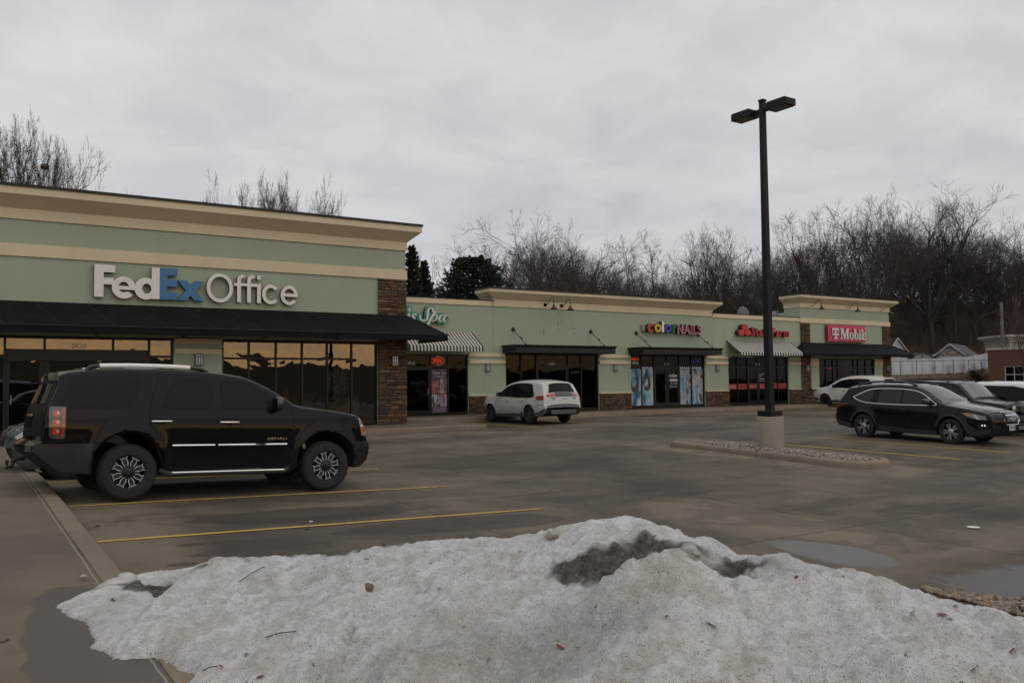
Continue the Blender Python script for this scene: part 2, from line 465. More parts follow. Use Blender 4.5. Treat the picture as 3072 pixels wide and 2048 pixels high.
def long_curb(x0, x1, y0, y1, top=0.0):
    """a run of cast kerb along X, its front arris chipped and worn"""
    pr = [(y1, -0.5), (y1, top), (y0 + 0.045, top), (y0 + 0.012, top - 0.012), (y0, top - 0.045), (y0 - 0.02, -0.5)]
    m = MB(); xs = frange(x0, x1, int((x1 - x0) / 0.12) + 2)
    for x in xs:
        n = noise.noise(Vector((x * 1.1, y0, 0))) * 0.5 + noise.noise(Vector((x * 4.1, y0, 2)))
        for i, (y, z) in enumerate(pr):
            m.v.append((x, y - (0.012 * n if 2 <= i <= 4 else 0), z + (0.012 * min(0, n) if 2 <= i <= 4 else 0)))
    k = len(pr)
    for i in range(len(xs) - 1):
        for j in range(k - 1): m.f.append((i * k + j, i * k + j + 1, (i + 1) * k + j + 1, (i + 1) * k + j)); m.m.append(0)
    m.f += [tuple(range(k)), tuple(range(len(m.v) - 1, len(m.v) - 1 - k, -1))]; m.m += [0, 0]
    return tag(m.build('curb', CURBM, smooth=35), kind='structure')
long_curb(1.45, 15.75, 25.65, 25.85)
long_curb(15.76, 62.0, 32.05, 32.25)
m = MB(); m.box(1.17, 15.75, 25.853, 34.6, -0.5, -0.002); m.box(-40, 1.165, 25.645, 34.6, -0.5, -0.002); m.box(15.753, 62, 32.253, 36.2, -0.5, -0.002)
tag(m.build('sidewalk', WALKM), kind='structure')

# painted lines, each lying on the slab
def paint_mat():
    t = NT('worn_yellow_paint'); co = t.co('World')
    n = t.noise(co, 9, 6, 0.75); n2 = t.noise(co, 0.9, 3, 0.6)
    wear = t.math('ADD', t.math('MULTIPLY', n, 0.7), t.math('MULTIPLY', n2, 0.3))
    c = t.mix(t.ramp(wear, [(0.46, 0.0), (0.70, 0.9)]), (0.46, 0.325, 0.055), (0.13, 0.105, 0.075))
    t.setc('Base Color', c); t.setc('Roughness', 0.75); return t.m
YELLOW = paint_mat()
def paint_line(a, b, w=0.10):
    a = Vector((a[0], a[1])); b = Vector((b[0], b[1])); n = max(2, int((b - a).length / 0.25)); d = (b - a).normalized(); s = Vector((-d.y, d.x)) * w / 2
    m = MB()
    for i in range(n + 1):
        p = a.lerp(b, i / n)
        for q in (p - s, p + s): m.v.append((q.x, q.y, lot_z(q.x, q.y) + 0.008))
    for i in range(n): m.f.append((2 * i, 2 * i + 1, 2 * i + 3, 2 * i + 2)); m.m.append(0)
    return tag(m.build('parking_line', YELLOW, fix=False), kind='structure')
for pa, pb in (((291, 1626), (1624, 1526)), ((209, 1519), (1342, 1459)), ((132, 1449), (1136, 1408))):
    paint_line(on_lot(*pa), on_lot(*pb), 0.092)
yl = on_lot(132, 1449)
paint_line((1.5, 18.6), (7.0, 18.6)); paint_line((1.5, 21.3), (7.0, 21.3))
for pa, pb in (((2481, 1315), (3033, 1358)), ((2351, 1333), (2880, 1378))):
    paint_line(on_lot(*pa), on_lot(*pb))
xq = on_lot(2755, 1337).x
for k in range(1, 4): paint_line((xq + 2.75 * k, 15.6), (xq + 2.75 * k, 10.1))
for k in range(8): paint_line((18.72 + 2.75 * k, 32.0), (18.72 + 2.75 * k - 0.05, 26.6), 0.11)
paint_line((40.75, 32.0), (40.75, 26.6), 0.11); paint_line((44.4, 32.0), (44.4, 26.6), 0.11); paint_line((40.75, 26.6), (44.4, 26.6), 0.11)
for k in range(5): paint_line((41.0, 31.4 - k * 1.0), (44.2, 32.0 - k * 1.0 - 0.9), 0.12)
for k in range(3): paint_line((47.2 + 2.75 * k, 32.0), (47.2 + 2.75 * k, 26.6), 0.11)
# ------------------------------------------------------------------ lettering
def on_wall(px, py, y):
    d = ray(px, py); t = y / d.y; return Vector((d.x * t, y, EYE + d.z * t))
def curve_to_mesh(cu):
    ob = D.objects.new('tmp', cu); COL.objects.link(ob)
    dg = bpy.context.evaluated_depsgraph_get(); dg.update()
    me = D.meshes.new_from_object(ob.evaluated_get(dg))
    vs_ = [tuple(v.co) for v in me.vertices]; fs = [tuple(p.vertices) for p in me.polygons]; nz = [p.normal.z for p in me.polygons]
    D.objects.remove(ob); D.curves.remove(cu); D.meshes.remove(me)
    return vs_, fs, nz
_g = {}
def glyph(ch, offset=0.0, shear=0.0):
    k = (ch, offset, shear)
    if k not in _g:
        cu = D.curves.new('g', 'FONT'); cu.body = ch; cu.size = 1; cu.offset = offset; cu.shear = shear; cu.extrude = 0.5; cu.resolution_u = 4; cu.fill_mode = 'BOTH'
        vs_, fs, nz = curve_to_mesh(cu)
        xs = [v[0] for v in vs_] or [0]; _g[k] = (vs_, fs, nz, min(xs), max(xs))
    return _g[k]
CAP = None
def cap_h(offset=0.0):
    vs_ = glyph('H', 0.0)[0]; return max(v[1] for v in vs_)
def lay_text(txt, x0, x1, z0, cap, y, depth=0.004, offset=0.0, shear=0.0, track=0.09, space=0.28):
    """list of (char, verts, faces, is_front) in world coordinates facing -Y"""
    pos = 0; items = []
    for ch in txt:
        if ch == ' ': pos += space; continue
        g = glyph(ch, offset, shear); items.append((ch, g, pos - g[3])); pos += g[4] - g[3] + track
    tot = pos - track; sx = (x1 - x0) / tot; sz = cap / cap_h()
    out = []
    for ch, g, off in items:
        out.append((ch, [(x0 + (v[0] + off) * sx, y - (v[2] + 0.5) * depth, z0 + v[1] * sz) for v in g[0]], g[1], [n > 0.9 for n in g[2]]))
    return out
def text_letters(root, txt, x0, x1, z0, cap, y, depth, face, side, **kw):
    objs = []
    cols = face if isinstance(face, list) else None
    for i, (ch, v_, f_, fr) in enumerate(lay_text(txt, x0, x1, z0, cap, y, depth, **kw)):
        m = MB()
        m.v = v_; m.f = list(f_); m.m = [0 if q else 1 for q in fr]
        objs.append(m.build('letter', [cols[i] if cols else face, side[i] if isinstance(side, list) else side], root, fix=False))
    return objs
def text_mesh(mb, txt, x0, x1, z0, cap, y, depth=0.003, mi=0, **kw):
    for ch, v_, f_, fr in lay_text(txt, x0, x1, z0, cap, y, depth, **kw): mb.add(v_, f_, mi)
def spline_shape(loops, y, depth, name, mats, root):
    """flat cut-out letter from closed loops of (x,z); holes by even-odd fill"""
    cu = D.curves.new('s', 'CURVE'); cu.dimensions = '2D'; cu.fill_mode = 'BOTH'; cu.extrude = 0.5
    for lp in loops:
        sp = cu.splines.new('POLY'); sp.points.add(len(lp) - 1); sp.use_cyclic_u = True
        for p, (a, b) in zip(sp.points, lp): p.co = (a, b, 0, 1)
    v_, f_, nz = curve_to_mesh(cu)
    m = MB(); m.v = [(a, y - (c + 0.5) * depth, b) for a, b, c in v_]; m.f = f_; m.m = [0 if n > 0.9 else 1 for n in nz]
    return m.build(name, mats, root, fix=False)
def arc(cx, cz, rx, rz, a0, a1, n=28):
    return [(cx + rx * cos(radians(a0 + (a1 - a0) * i / n)), cz + rz * sin(radians(a0 + (a1 - a0) * i / n))) for i in range(n + 1)]
def catmull(pts, n=6, closed=False):
    out = []; L = len(pts)
    rng = range(L) if closed else range(L - 1)
    for i in rng:
        if closed: p0, p1, p2, p3 = pts[i - 1], pts[i], pts[(i + 1) % L], pts[(i + 2) % L]
        else: p0, p1, p2, p3 = pts[max(i - 1, 0)], pts[i], pts[i + 1], pts[min(i + 2, L - 1)]
        for k in range(n):
            t = k / n
            out.append(tuple(0.5 * (2 * b + (c - a) * t + (2 * a - 5 * b + 4 * c - d) * t * t + (-a + 3 * b - 3 * c + d) * t ** 3) for a, b, c, d in zip(p0, p1, p2, p3)))
    if not closed: out.append(tuple(pts[-1]))
    return out
def stroke(pts, grow=0.0):
    """brush stroke (x,z,width) -> outline loop"""
    c = catmull(pts, 6); Ls = []; Rs = []
    for i, p in enumerate(c):
        a = c[max(i - 1, 0)]; b = c[min(i + 1, len(c) - 1)]; dx, dz = b[0] - a[0], b[1] - a[1]; l = hypot(dx, dz) or 1
        w = p[2] / 2 + grow; Ls.append((p[0] - dz / l * w, p[1] + dx / l * w)); Rs.append((p[0] + dz / l * w, p[1] - dx / l * w))
    return Ls + Rs[::-1]

# ------------------------------------------------------------------ building kit
def cornice(parent, name, x0, x1, yf, yb, prof, mat, left=True, right=True, smooth=None):
    """moulding swept round the front (mitred corners); prof = closed loop of (out, z)"""
    m = MB(); n = len(prof); st = []
    for o, z in prof:
        path = []
        if left: path.append((x0 - o, yb))
        path.append((x0 - (o if left else 0), yf - o)); path.append((x1 + (o if right else 0), yf - o))
        if right: path.append((x1 + o, yb))
        st.append([(x, y, z) for x, y in path])
    k = len(st[0])
    for s_ in st: m.v += s_
    for i in range(n):
        j = (i + 1) % n
        for q in range(k - 1): m.f.append((i * k + q, i * k + q + 1, j * k + q + 1, j * k + q)); m.m.append(0)
    m.f.append(tuple(i * k for i in range(n))); m.f.append(tuple(i * k + k - 1 for i in range(n - 1, -1, -1))); m.m += [0, 0]
    return m.build(name, mat, parent)
def stones(parent, name, x0, x1, z0, z1, y, seed=1, ends=True, depth=0.10):
    """dry-laid ledge stone facing: each stone its own size and projection, in one mesh"""
    rnd = random.Random(seed); m = MB()
    m.box(x0 + 0.01, x1 - 0.01, y + 0.035, y + depth, z0, z1 - 0.005, 1)
    z = z0
    while z < z1 - 0.03:
        h = min(rnd.choice([0.06, 0.08, 0.10, 0.12]), z1 - z)
        if z1 - z - h < 0.04: h = z1 - z
        x = x0 + (0 if rnd.random() < .5 else -0.0)
        while x < x1 - 0.02:
            w = min(rnd.uniform(0.16, 0.48), x1 - x)
            if x1 - x - w < 0.1: w = x1 - x
            p = rnd.uniform(-0.012, 0.03); g = 0.005; j = lambda: rnd.uniform(-0.006, 0.006)
            xa = x + g if x > x0 + .01 else x - rnd.uniform(0, .012); xb = x + w - g if x + w < x1 - .01 else x + w + rnd.uniform(0, .012)
            za, zb = z + g, z + h - g
            f4 = [(xa + .008, y - p + j(), za + .008 + j()), (xb - .008, y - p + j(), za + .008 + j()), (xb - .008, y - p + j(), zb - .008 + j()), (xa + .008, y - p + j(), zb - .008 + j())]
            b4 = [(xa, y + 0.05, za), (xb, y + 0.05, za), (xb, y + 0.05, zb), (xa, y + 0.05, zb)]
            m.add(f4 + b4, [(0, 1, 2, 3), (4, 5, 1, 0), (5, 6, 2, 1), (6, 7, 3, 2), (7, 4, 0, 3)], 0)
            x += w
        z += h
    return m.build(name, [STONE, MORTAR], parent, fix=False)
def shopfront(parent, x0, x1, z0, z1, y, cols, bar, door=None, base=0.12, top=0.07, glass=None):
    """aluminium shopfront: dark frame with separate panes, and a glass door with its handle"""
    fw = 0.06; ya, yb = y, y + 0.11; glass = glass or GLASSD
    fr = MB(); xs = [x0] + list(cols) + [x1]
    fr.box(x0, x1, ya, yb, z0, z0 + base); fr.box(x0, x1, ya, yb, z1 - top, z1)
    for i, x in enumerate(xs):
        a = x if i == 0 else (x - fw if i == len(xs) - 1 else x - fw / 2)
        fr.box(a, a + fw, ya + 0.002, yb - 0.002, z0 + base, z1 - top)
    bars = bar if isinstance(bar, (list, tuple)) else [bar] * (len(xs) - 1)
    panes = []
    for i in range(len(xs) - 1):
        a, b = xs[i] + fw / 2, xs[i + 1] - fw / 2
        zb = bars[i]; isdoor = door is not None and door[0] <= i <= door[1]
        if zb:
            fr.box(a, b, ya + 0.004, yb - 0.004, zb - 0.035, zb + 0.035); panes.append((a, b, zb + 0.035, z1 - top))
            if not isdoor: panes.append((a, b, z0 + base, zb - 0.035))
        elif not isdoor: panes.append((a, b, z0 + base, z1 - top))
    w = fr.build('shop_window', FRAME, parent)
    for a, b, c, d in panes:
        g = MB().add([(a, y + 0.055, c), (b, y + 0.055, c), (b, y + 0.055, d), (a, y + 0.055, d)], [(0, 1, 2, 3)]); g.build('pane', glass, w, fix=False)
    if door:
        for i in range(door[0], door[1] + 1):
            a, b = xs[i] + fw / 2 + 0.006, xs[i + 1] - fw / 2 - 0.006; t = bars[i] - 0.045 if bars[i] else z1 - top
            d = MB(); d.box(a, a + 0.09, y + 0.02, y + 0.07, z0 + 0.015, t); d.box(b - 0.09, b, y + 0.02, y + 0.07, z0 + 0.015, t)
            d.box(a + 0.09, b - 0.09, y + 0.022, y + 0.068, z0 + 0.015, z0 + 0.24); d.box(a + 0.09, b - 0.09, y + 0.022, y + 0.068, t - 0.10, t)
            dd = d.build('glass_door', FRAME, parent)
            MB().add([(a + .09, y + .045, z0 + .24), (b - .09, y + .045, z0 + .24), (b - .09, y + .045, t - .1), (a + .09, y + .045, t - .1)], [(0, 1, 2, 3)]).build('pane', glass, dd, fix=False)
            hx = a + 0.13 if i % 2 else b - 0.13
            MB().tube([(hx, y + .02, 0.95), (hx, y - .03, 0.97), (hx, y - .03, 1.22), (hx, y + .02, 1.24)], 0.011, 8).build('door_handle', basic('steel', (0.45, 0.45, 0.45), 0.3, 1.0), dd, smooth=40)
    return w
def room(parent, x0, x1, y0, y1, z1, lit=None, colour=None):
    m = MB(); z0 = 0.012
    m.add([(x0, y0, z0), (x1, y0, z0), (x1, y1, z0), (x0, y1, z0), (x0, y0, z1), (x1, y0, z1), (x1, y1, z1), (x0, y1, z1)],
          [(0, 1, 2, 3), (4, 7, 6, 5), (3, 2, 6, 7), (0, 3, 7, 4), (2, 1, 5, 6)])
    return m.build('shop_room', colour or DARKIN, parent, fix=False)
def trims(parent, x0, x1, y, zs):
    m = MB()
    for a, b, p in zs: m.box(x0, x1, y - p, y + 0.01, a, b)
    return m.build('trim_band', CREAM, parent, bevel=0.008)

# ------------------------------------------------------------------ the corner print shop
YF = 28.4
fed = thing('retail_building', 'tall sage green corner shop with cream cornice, stone pier and wide black awning', 'building', (8, YF, 0))
def into(parent, root): # parts are modelled in world coordinates; keep them there under the root
    for o in root.children:
        pass
def world_children(root):
    inv = Matrix.Translation(root.location).inverted()
    for o in root.children: o.matrix_parent_inverse = inv
m = MB()
m.box(-30, 14.02, YF, YF + 0.3, 2.94, 6.94)
m.box(-30, -6.0, YF, YF + 0.3, -0.3, 2.94); m.box(6.0, 7.49, YF, YF + 0.3, -0.3, 2.94); m.box(12.92, 14.02, YF, YF + 0.3, -0.3, 2.94)
m.box(13.72, 14.02, YF + 0.3, 52, -0.3, 6.94); m.box(-30, -29.7, YF + 0.3, 52, -0.3, 6.94); m.box(-29.7, 13.72, 51.7, 52, -0.3, 6.94)
m.build('wall', SAGE, fed)
MB().box(-29.7, 13.72, YF + 0.3, 51.7, 6.3, 6.45).build('roof', basic('membrane_roof', (0.12, 0.12, 0.12), 0.9, var=0.2), fed)
cornice(fed, 'trim_band', -30, 14.02, YF, 51.9, [(0, 5.20), (0.05, 5.21), (0.05, 5.56), (0, 5.57)], CREAM)
cornice(fed, 'cornice', -30, 14.02, YF, 51.9, [(0.0, 6.27), (0.05, 6.28), (0.05, 6.58), (0.07, 6.60), (0.435, 6.915), (0.455, 6.92), (0.455, 7.155), (0.0, 7.155)], CREAM)
cornice(fed, 'roof_cap', -30, 14.02, YF, 51.9, [(-0.3, 7.158), (0.475, 7.158), (0.478, 7.135), (0.492, 7.135), (0.492, 7.215), (-0.3, 7.225)], BLACKMETAL)
stones(fed, 'stone_pier', 12.93, 14.03, 0.0, 5.2, YF - 0.07, 5)
trims(fed, 6.03, 7.46, YF, [(2.77, 2.938, 0.05), (2.45, 2.61, 0.05)])
ys_ = YF + 0.06
shopfront(fed, -6.0, 6.0, 0.03, 2.93, ys_, [-4.6, -3.2, -1.8, -0.4, 1.45, 2.45, 4.28, 5.30], [2.36, 2.36, 2.36, 2.36, 2.36, 2.52, 2.52, 2.52, 2.36], door=(5, 7), glass=GLASS)
MB().box(1.52, 5.22, ys_ - 0.05, ys_ + 0.02, 2.22, 2.50).build('door_header', FRAME, fed)
shopfront(fed, 7.49, 12.92, 0.03, 2.92, ys_, [8.37, 9.27, 10.17, 11.06, 11.96], [2.325] * 5 + [None], base=0.10, glass=GLASS)
room(fed, -29.6, 13.6, YF + 0.31, YF + 9, 2.96)

def awning_black(name, label, x0, x1, yw, zt, zf, zb, p, hl, hr, seams, wrap=1.2, top_in=0.0):
    t = thing(name, label, 'awning', ((x0 + x1) / 2, yw, 0), group='black canvas shop awnings')
    m = MB(); a0 = x0 - (p if hl else 0); a1 = x1 + (p if hr else 0)
    def quad(*v): m.add(v, [(0, 1, 2, 3)])
    nseg = 24
    for i in range(nseg):
        u0, u1 = i / nseg, (i + 1) / nseg
        T = lambda u: x0 + (x1 - x0) * u
        B = lambda u: a0 + (a1 - a0) * u
        sag = lambda u: 0.012 * sin(u * 60)
        mid0 = ((T(u0) + B(u0)) / 2, yw - p / 2, (zt + zf) / 2 - 0.012 + sag(u0) * .3); mid1 = ((T(u1) + B(u1)) / 2, yw - p / 2, (zt + zf) / 2 - 0.012 + sag(u1) * .3)
        quad((T(u0), yw - 0.09, zt), (T(u1), yw - 0.09, zt), mid1, mid0)
        quad(mid0, mid1, (B(u1), yw - p, zf), (B(u0), yw - p, zf))
        quad((B(u0), yw - p, zf), (B(u1), yw - p, zf), (B(u1), yw - p - .004, zb + sag(u1) * .4), (B(u0), yw - p - .004, zb + sag(u0) * .4))
    for hip, xt, xb in ((hl, x0, a0), (hr, x1, a1)):
        if hip:
            quad((xt, yw - 0.09, zt), (xb, yw - p, zf), (xb, yw + wrap, zf), (xt, yw + wrap, zt))
            quad((xb, yw - p, zf), (xb, yw - p, zb), (xb, yw + wrap, zb), (xb, yw + wrap, zf))
        else:
            m.add([(xt, yw - 0.09, zt), (xb, yw - p, zf), (xb, yw - p, zb), (xb, yw - 0.09, zb)], [(0, 1, 2, 3)])
    cv = m.build('canopy_cloth', FABRIC, t, fix=False, smooth=25)
    f = MB()
    f.box(a0 + .02, a1 - .02, yw - p + .01, yw - p + .05, zb + 0.005, zb + 0.045)
    for x in frange(x0 + .3, x1 - .3, max(3, int((x1 - x0) / 2.2))): f.box(x - .02, x + .02, yw - p + .05, yw - .09, zb + .01, zb + .045)
    f.build('frame', FRAME, t)
    sm = MB()
    for x in seams:
        u = (x - x0) / (x1 - x0); xb = a0 + (a1 - a0) * u; w = 0.016
        sm.add([(x, yw - .092, zt + .006), (x + w, yw - .092, zt + .006), ((x + xb) / 2 + w, yw - p / 2 - .006, (zt + zf) / 2 + .004), ((x + xb) / 2, yw - p / 2 - .006, (zt + zf) / 2 + .004), (xb, yw - p - .003, zf + .006), (xb + w, yw - p - .003, zf + .006), (xb + w, yw - p - .008, zf - .01), (xb, yw - p - .008, zf - .01)], [(0, 1, 2, 3), (3, 2, 5, 4), (4, 5, 6, 7)])
    sm.add([(a0, yw - p - .006, zf + .008), (a1, yw - p - .006, zf + .008), (a1, yw - p - .009, zf - .012), (a0, yw - p - .009, zf - .012)], [(0, 1, 2, 3)])
    sm.build('seam', SEAMC, cv, fix=False)
    world_children(t)
    return t
awning_black('black_awning', 'very long black canvas awning with hipped right end under the blue and white letters', -14, 14.03, YF, 3.92, 3.19, 2.965, 1.12, False, True, [-0.6 + 1.36 * k for k in range(11)])

# raised letters over it
fs = thing('letter_sign', 'white and blue raised letter sign on the tall sage wall above the long black awning', 'sign', (6.8, YF, 4.6))
LY, LD = YF - 0.05, 0.13
BLUE = basic('blue_acrylic', (0.024, 0.150, 0.335), 0.35, var=0.06)
WM = [WHITEP, RETURNC]; BM = [BLUE, RETURNC]
spline_shape([[(3.70, 4.12), (3.70, 5.09), (4.27, 5.09), (4.27, 4.87), (3.955, 4.87), (3.955, 4.705), (4.235, 4.705), (4.235, 4.505), (3.955, 4.505), (3.955, 4.12)]], LY, LD, 'letter', WM, fs)
cx, cz, R_, r_ = 4.515, 4.43, 0.335, 0.145
spline_shape([[(cx + R_, cz - 0.065)] + arc(cx, cz, R_, R_, -8, 318) [1:] + [(cx + r_ * 1.05, cz - 0.13)] + arc(cx, cz, r_, r_, -55, -152, 14) + [(cx - r_ * .93, cz - 0.065)],
              [p for p in arc(cx, cz + .02, r_, r_ * 1.05, 10, 170, 18)]], LY - .003, LD, 'letter', WM, fs)
a = 27
spline_shape([[(5.30, 5.09), (5.535, 5.09), (5.535, 4.12), (5.30, 4.12)] + arc(5.14, 4.43, 0.325, 0.335, -60, -300, 36), arc(5.165, 4.43, 0.13, 0.155, 0, 350, 30)], LY - .006, LD, 'letter', WM, fs)
spline_shape([[(5.54, 4.12), (5.54, 5.10), (6.055, 5.10), (6.055, 4.875), (5.765, 4.875), (5.765, 4.745), (6.055, 4.745), (6.055, 4.53), (5.765, 4.53), (5.765, 4.345), (6.055, 4.345), (6.055, 4.12)]], LY, LD, 'letter', BM, fs)
spline_shape([[(6.06, 4.745), (6.34, 4.745), (6.46, 4.59), (6.59, 4.745), (6.865, 4.745), (6.60, 4.435), (6.865, 4.12), (6.575, 4.12), (6.455, 4.275), (6.335, 4.12), (6.06, 4.12), (6.315, 4.435)]], LY - .003, LD, 'letter', BM, fs)
spline_shape([arc(7.36, 4.565, .415, .468, 0, 352, 44), arc(7.36, 4.565, .30, .358, 0, 352, 44)], LY, LD, 'letter', WM, fs)
def small_f(x, y):
    return spline_shape([[(x, 4.135), (x, 4.66), (x - .10, 4.66), (x - .10, 4.755), (x, 4.755), (x, 4.86)] + arc(x + .175, 4.86, .175, .175, 180, 80, 10) + [(x + .235, 5.03), (x + .235, 4.925)] + arc(x + .20, 4.86, .075, .07, 95, 180, 8) + [(x + .125, 4.755), (x + .26, 4.755), (x + .26, 4.66), (x + .125, 4.66), (x + .125, 4.135)]], y, LD, 'letter', WM, fs)
small_f(7.905, LY); small_f(8.225, LY - .003)
spline_shape([[(8.46, 4.66), (8.46, 4.755), (8.675, 4.755), (8.675, 4.135), (8.55, 4.135), (8.55, 4.66)]], LY - .006, LD, 'letter', WM, fs)
spline_shape([[(8.548, 4.905), (8.548, 5.03), (8.675, 5.03), (8.675, 4.905)]], LY, LD, 'letter', WM, fs)
spline_shape([arc(9.005, 4.435, .29, .325, 38, 322, 34) + arc(9.005, 4.435, .175, .215, 318, 42, 30)], LY, LD, 'letter', WM, fs)
cx, cz = 9.63, 4.43
spline_shape([[(cx + .29, cz - .045)] + arc(cx, cz, .29, .325, -6, 322, 36)[1:] + arc(cx, cz, .175, .215, 318, 190, 20) + [(cx - .172, cz - .045)], arc(cx, cz + .02, .172, .20, 12, 168, 18)], LY, LD, 'letter', WM, fs)
world_children(fs)
for o in fs.children: o.name = 'letter'

# small lettering on the doors and inside the window
WDEC = basic('white_vinyl', (0.62, 0.62, 0.60), 0.5)
ORDEC = basic('orange_vinyl', (0.45, 0.10, 0.02), 0.5)
d = thing('door_lettering', 'small white and orange vinyl lettering on the glass of the sliding entrance doors', 'lettering', (2.7, YF, 1.6))
mm = MB(); y_ = ys_ + 0.035
text_mesh(mm, 'Fed', 2.56, 2.80, 1.64, 0.115, y_, offset=0.02); text_mesh(mm, 'FedEx Express', 2.56, 3.3, 1.46, 0.04, y_); text_mesh(mm, 'FedEx Ground', 2.56, 3.25, 1.36, 0.04, y_)
mm.build('lettering', WDEC, d, fix=False)
mm = MB(); text_mesh(mm, 'Ex', 2.815, 2.98, 1.64, 0.115, y_, offset=0.02); mm.build('lettering', ORDEC, d, fix=False)
world_children(d)
d = thing('house_number', 'pale house number high on the transom over the sliding entrance doors', 'number', (3.3, YF, 2.6))
mm = MB(); text_mesh(mm, '2828', 3.15, 3.55, 2.60, 0.13, ys_ + .05); mm.build('number', basic('grey_vinyl', (0.30, 0.28, 0.25), 0.5), d, fix=False); world_children(d)
# things standing inside the window
WOOD = basic('light_maple', (0.28, 0.18, 0.09), 0.5, var=0.15, vscale=3)
c_ = thing('counter', 'pale wooden counter standing inside the right hand shop window', 'counter', (11.8, YF + 0.9, 0))
MB().box(11.15, 12.45, YF + .6, YF + 1.2, 0.0, 0.98).build('cabinet', WOOD, c_); MB().box(11.1, 12.5, YF + .55, YF + 1.25, 0.982, 1.02).build('top', basic('dark_top', (0.05, 0.045, 0.04), 0.4), c_); world_children(c_)
for i, (x, w, h, c, lab) in enumerate(((9.75, .16, 1.3, (0.30, .26, .20), 'tall narrow pale board leaning inside the shop window'), (10.05, .2, 1.1, (0.16, .11, .06), 'brown cardboard carton standing beside the narrow board in the window'), (10.42, .36, 1.12, (0.22, .15, .08), 'wide tan cardboard carton standing inside the window'))):
    o = MB().box(x, x + w, YF + .7, YF + .7 + w * .6, 0.012, h).build('carton' if i else 'board', basic('card_%d' % i, c, 0.8, var=.15), None, bevel=.006)
    tag(o, lab, 'carton' if i else 'board')
# pale poster of three keepsakes behind the glass
pt = NT('photo_print'); co = pt.co('Object', (9, 1, 9)); n = pt.noise(co, 1.0, 4, 0.6, 0.8)
pt.setc('Base Color', pt.ramp(n, [(0.35, (0.05, 0.05, 0.05)), (0.5, (0.20, 0.19, 0.17)), (0.62, (0.42, 0.40, 0.36))])); pt.setc('Roughness', 0.6)
o = thing('window_poster', 'grey photo print poster hanging inside the right hand shop window', 'poster', (11.5, YF + .3, 1.5))
MB().box(11.12, 11.9, YF + .30, YF + .31, 1.12, 1.92).build('print', pt.m, o); world_children(o)
world_children(fed)

# ------------------------------------------------------------------ wall lamps
LAMPG = basic('frosted_lamp_glass', (0.50, 0.50, 0.50), 0.4)
def wall_lamp(x, y, z, label):
    t = thing('wall_lamp', label, 'wall lamp', (x, y, z), group='square wall lamps between the shop windows')
    m = MB()
    m.box(-.115, .115, -.02, 0, -.18, .18)
    m.box(-.12, .12, -.115, -.02, -.185, -.165); m.box(-.12, .12, -.115, -.02, .165, .185)
    for px in (-.115, -.042, .042, .115): m.box(px - .006, px + .006, -.117, -.104, -.165, .165)
    for pz in (-.09, .09): m.box(-.115, .115, -.1155, -.1055, pz - .006, pz + .006)
    m.build('lamp_frame', FRAME, t)
    g = MB().box(-.105, .105, -.10, -.02, -.165, .165).build('lamp_glass', LAMPG, t)
    return t
lamp_a = wall_lamp(6.755, YF, 2.27, 'square wall lamp on the green panel between the two dark shopfronts')
lamp_b = wall_lamp(13.52, YF - .09, 2.26, 'square wall lamp on the tall stone pier')
YS = 34.6
wall_lamp(21.31, YS, 2.16, 'square wall lamp right of the black and white striped awning by the purple poster')
wall_lamp(29.05, YS, 2.17, 'square wall lamp on the green panel between the two flat black canopies')
wall_lamp(36.54, YS, 2.15, 'square wall lamp between the blue poster windows and the red banded windows')
wall_lamp(44.25, YS - .09, 2.15, 'square wall lamp on the left stone pier of the pink sign shop')
wall_lamp(52.5, YS - .09, 2.15, 'square wall lamp on the far right stone pier of the row')
# ------------------------------------------------------------------ the lower row of shops
row = thing('retail_building', 'long low sage green row of shops set back beside the tall corner shop', 'building', (30, YS, 0))
m = MB(); W0, W1 = 14.03, 43.80
holes = [(17.0, 20.27, 2.78), (22.34, 27.98, 2.86), (30.14, 35.58, 2.86), (37.46, 42.63, 2.80)]
m.box(W0, W1, YS, YS + .3, 2.87, 5.06)
x = W0
for a, b, h in holes:
    m.box(x, a, YS, YS + .3, -.3, 2.869); x = b
    if h < 2.86: m.box(a, b, YS + .001, YS + .3, h, 2.869)
m.box(x, W1, YS, YS + .3, -.3, 2.869)
m.box(W0, W1, YS + .301, YS + .6, 2.87, 5.05); m.box(21.66, 36.19, YS + .02, YS + .6, 5.051, 5.7)
m.build('wall', SAGE, row)
MB().box(W0, W1, 50.7, 51, -.3, 5.0).build('wall', SAGE, row)
MB().box(W0, W1, YS + .6, 50.7, 4.7, 4.85).build('roof', MATS['membrane_roof'], row)
cornice(row, 'trim_band', 14.04, 21.64, YS, YS + .6, [(0, 5.05), (.05, 5.06), (.05, 5.29), (-.3, 5.29)], CREAM, False, False)
cornice(row, 'roof_cap', 14.04, 21.70, YS, YS + .6, [(-.3, 5.293), (.065, 5.293), (.065, 5.335), (-.3, 5.345)], BLACKMETAL, False, False)
cornice(row, 'trim_band', 36.21, 43.79, YS, YS + .6, [(0, 4.995), (.05, 5.005), (.05, 5.225), (-.3, 5.225)], CREAM, False, False)
cornice(row, 'roof_cap', 36.15, 43.79, YS, YS + .6, [(-.3, 5.228), (.065, 5.228), (.065, 5.275), (-.3, 5.285)], BLACKMETAL, False, False)
cornice(row, 'cornice', 21.65, 36.20, YS, YS + .9, [(0.0, 5.05), (.05, 5.06), (.05, 5.38), (.07, 5.40), (.425, 5.70), (.445, 5.705), (.445, 5.87), (0, 5.87)], CREAM)
cornice(row, 'roof_cap', 21.65, 36.20, YS, YS + .9, [(-.3, 5.873), (.465, 5.873), (.468, 5.855), (.482, 5.855), (.482, 5.93), (-.3, 5.94)], BLACKMETAL)
Z2 = [(2.67, 2.83, .05), (2.35, 2.515, .06)]
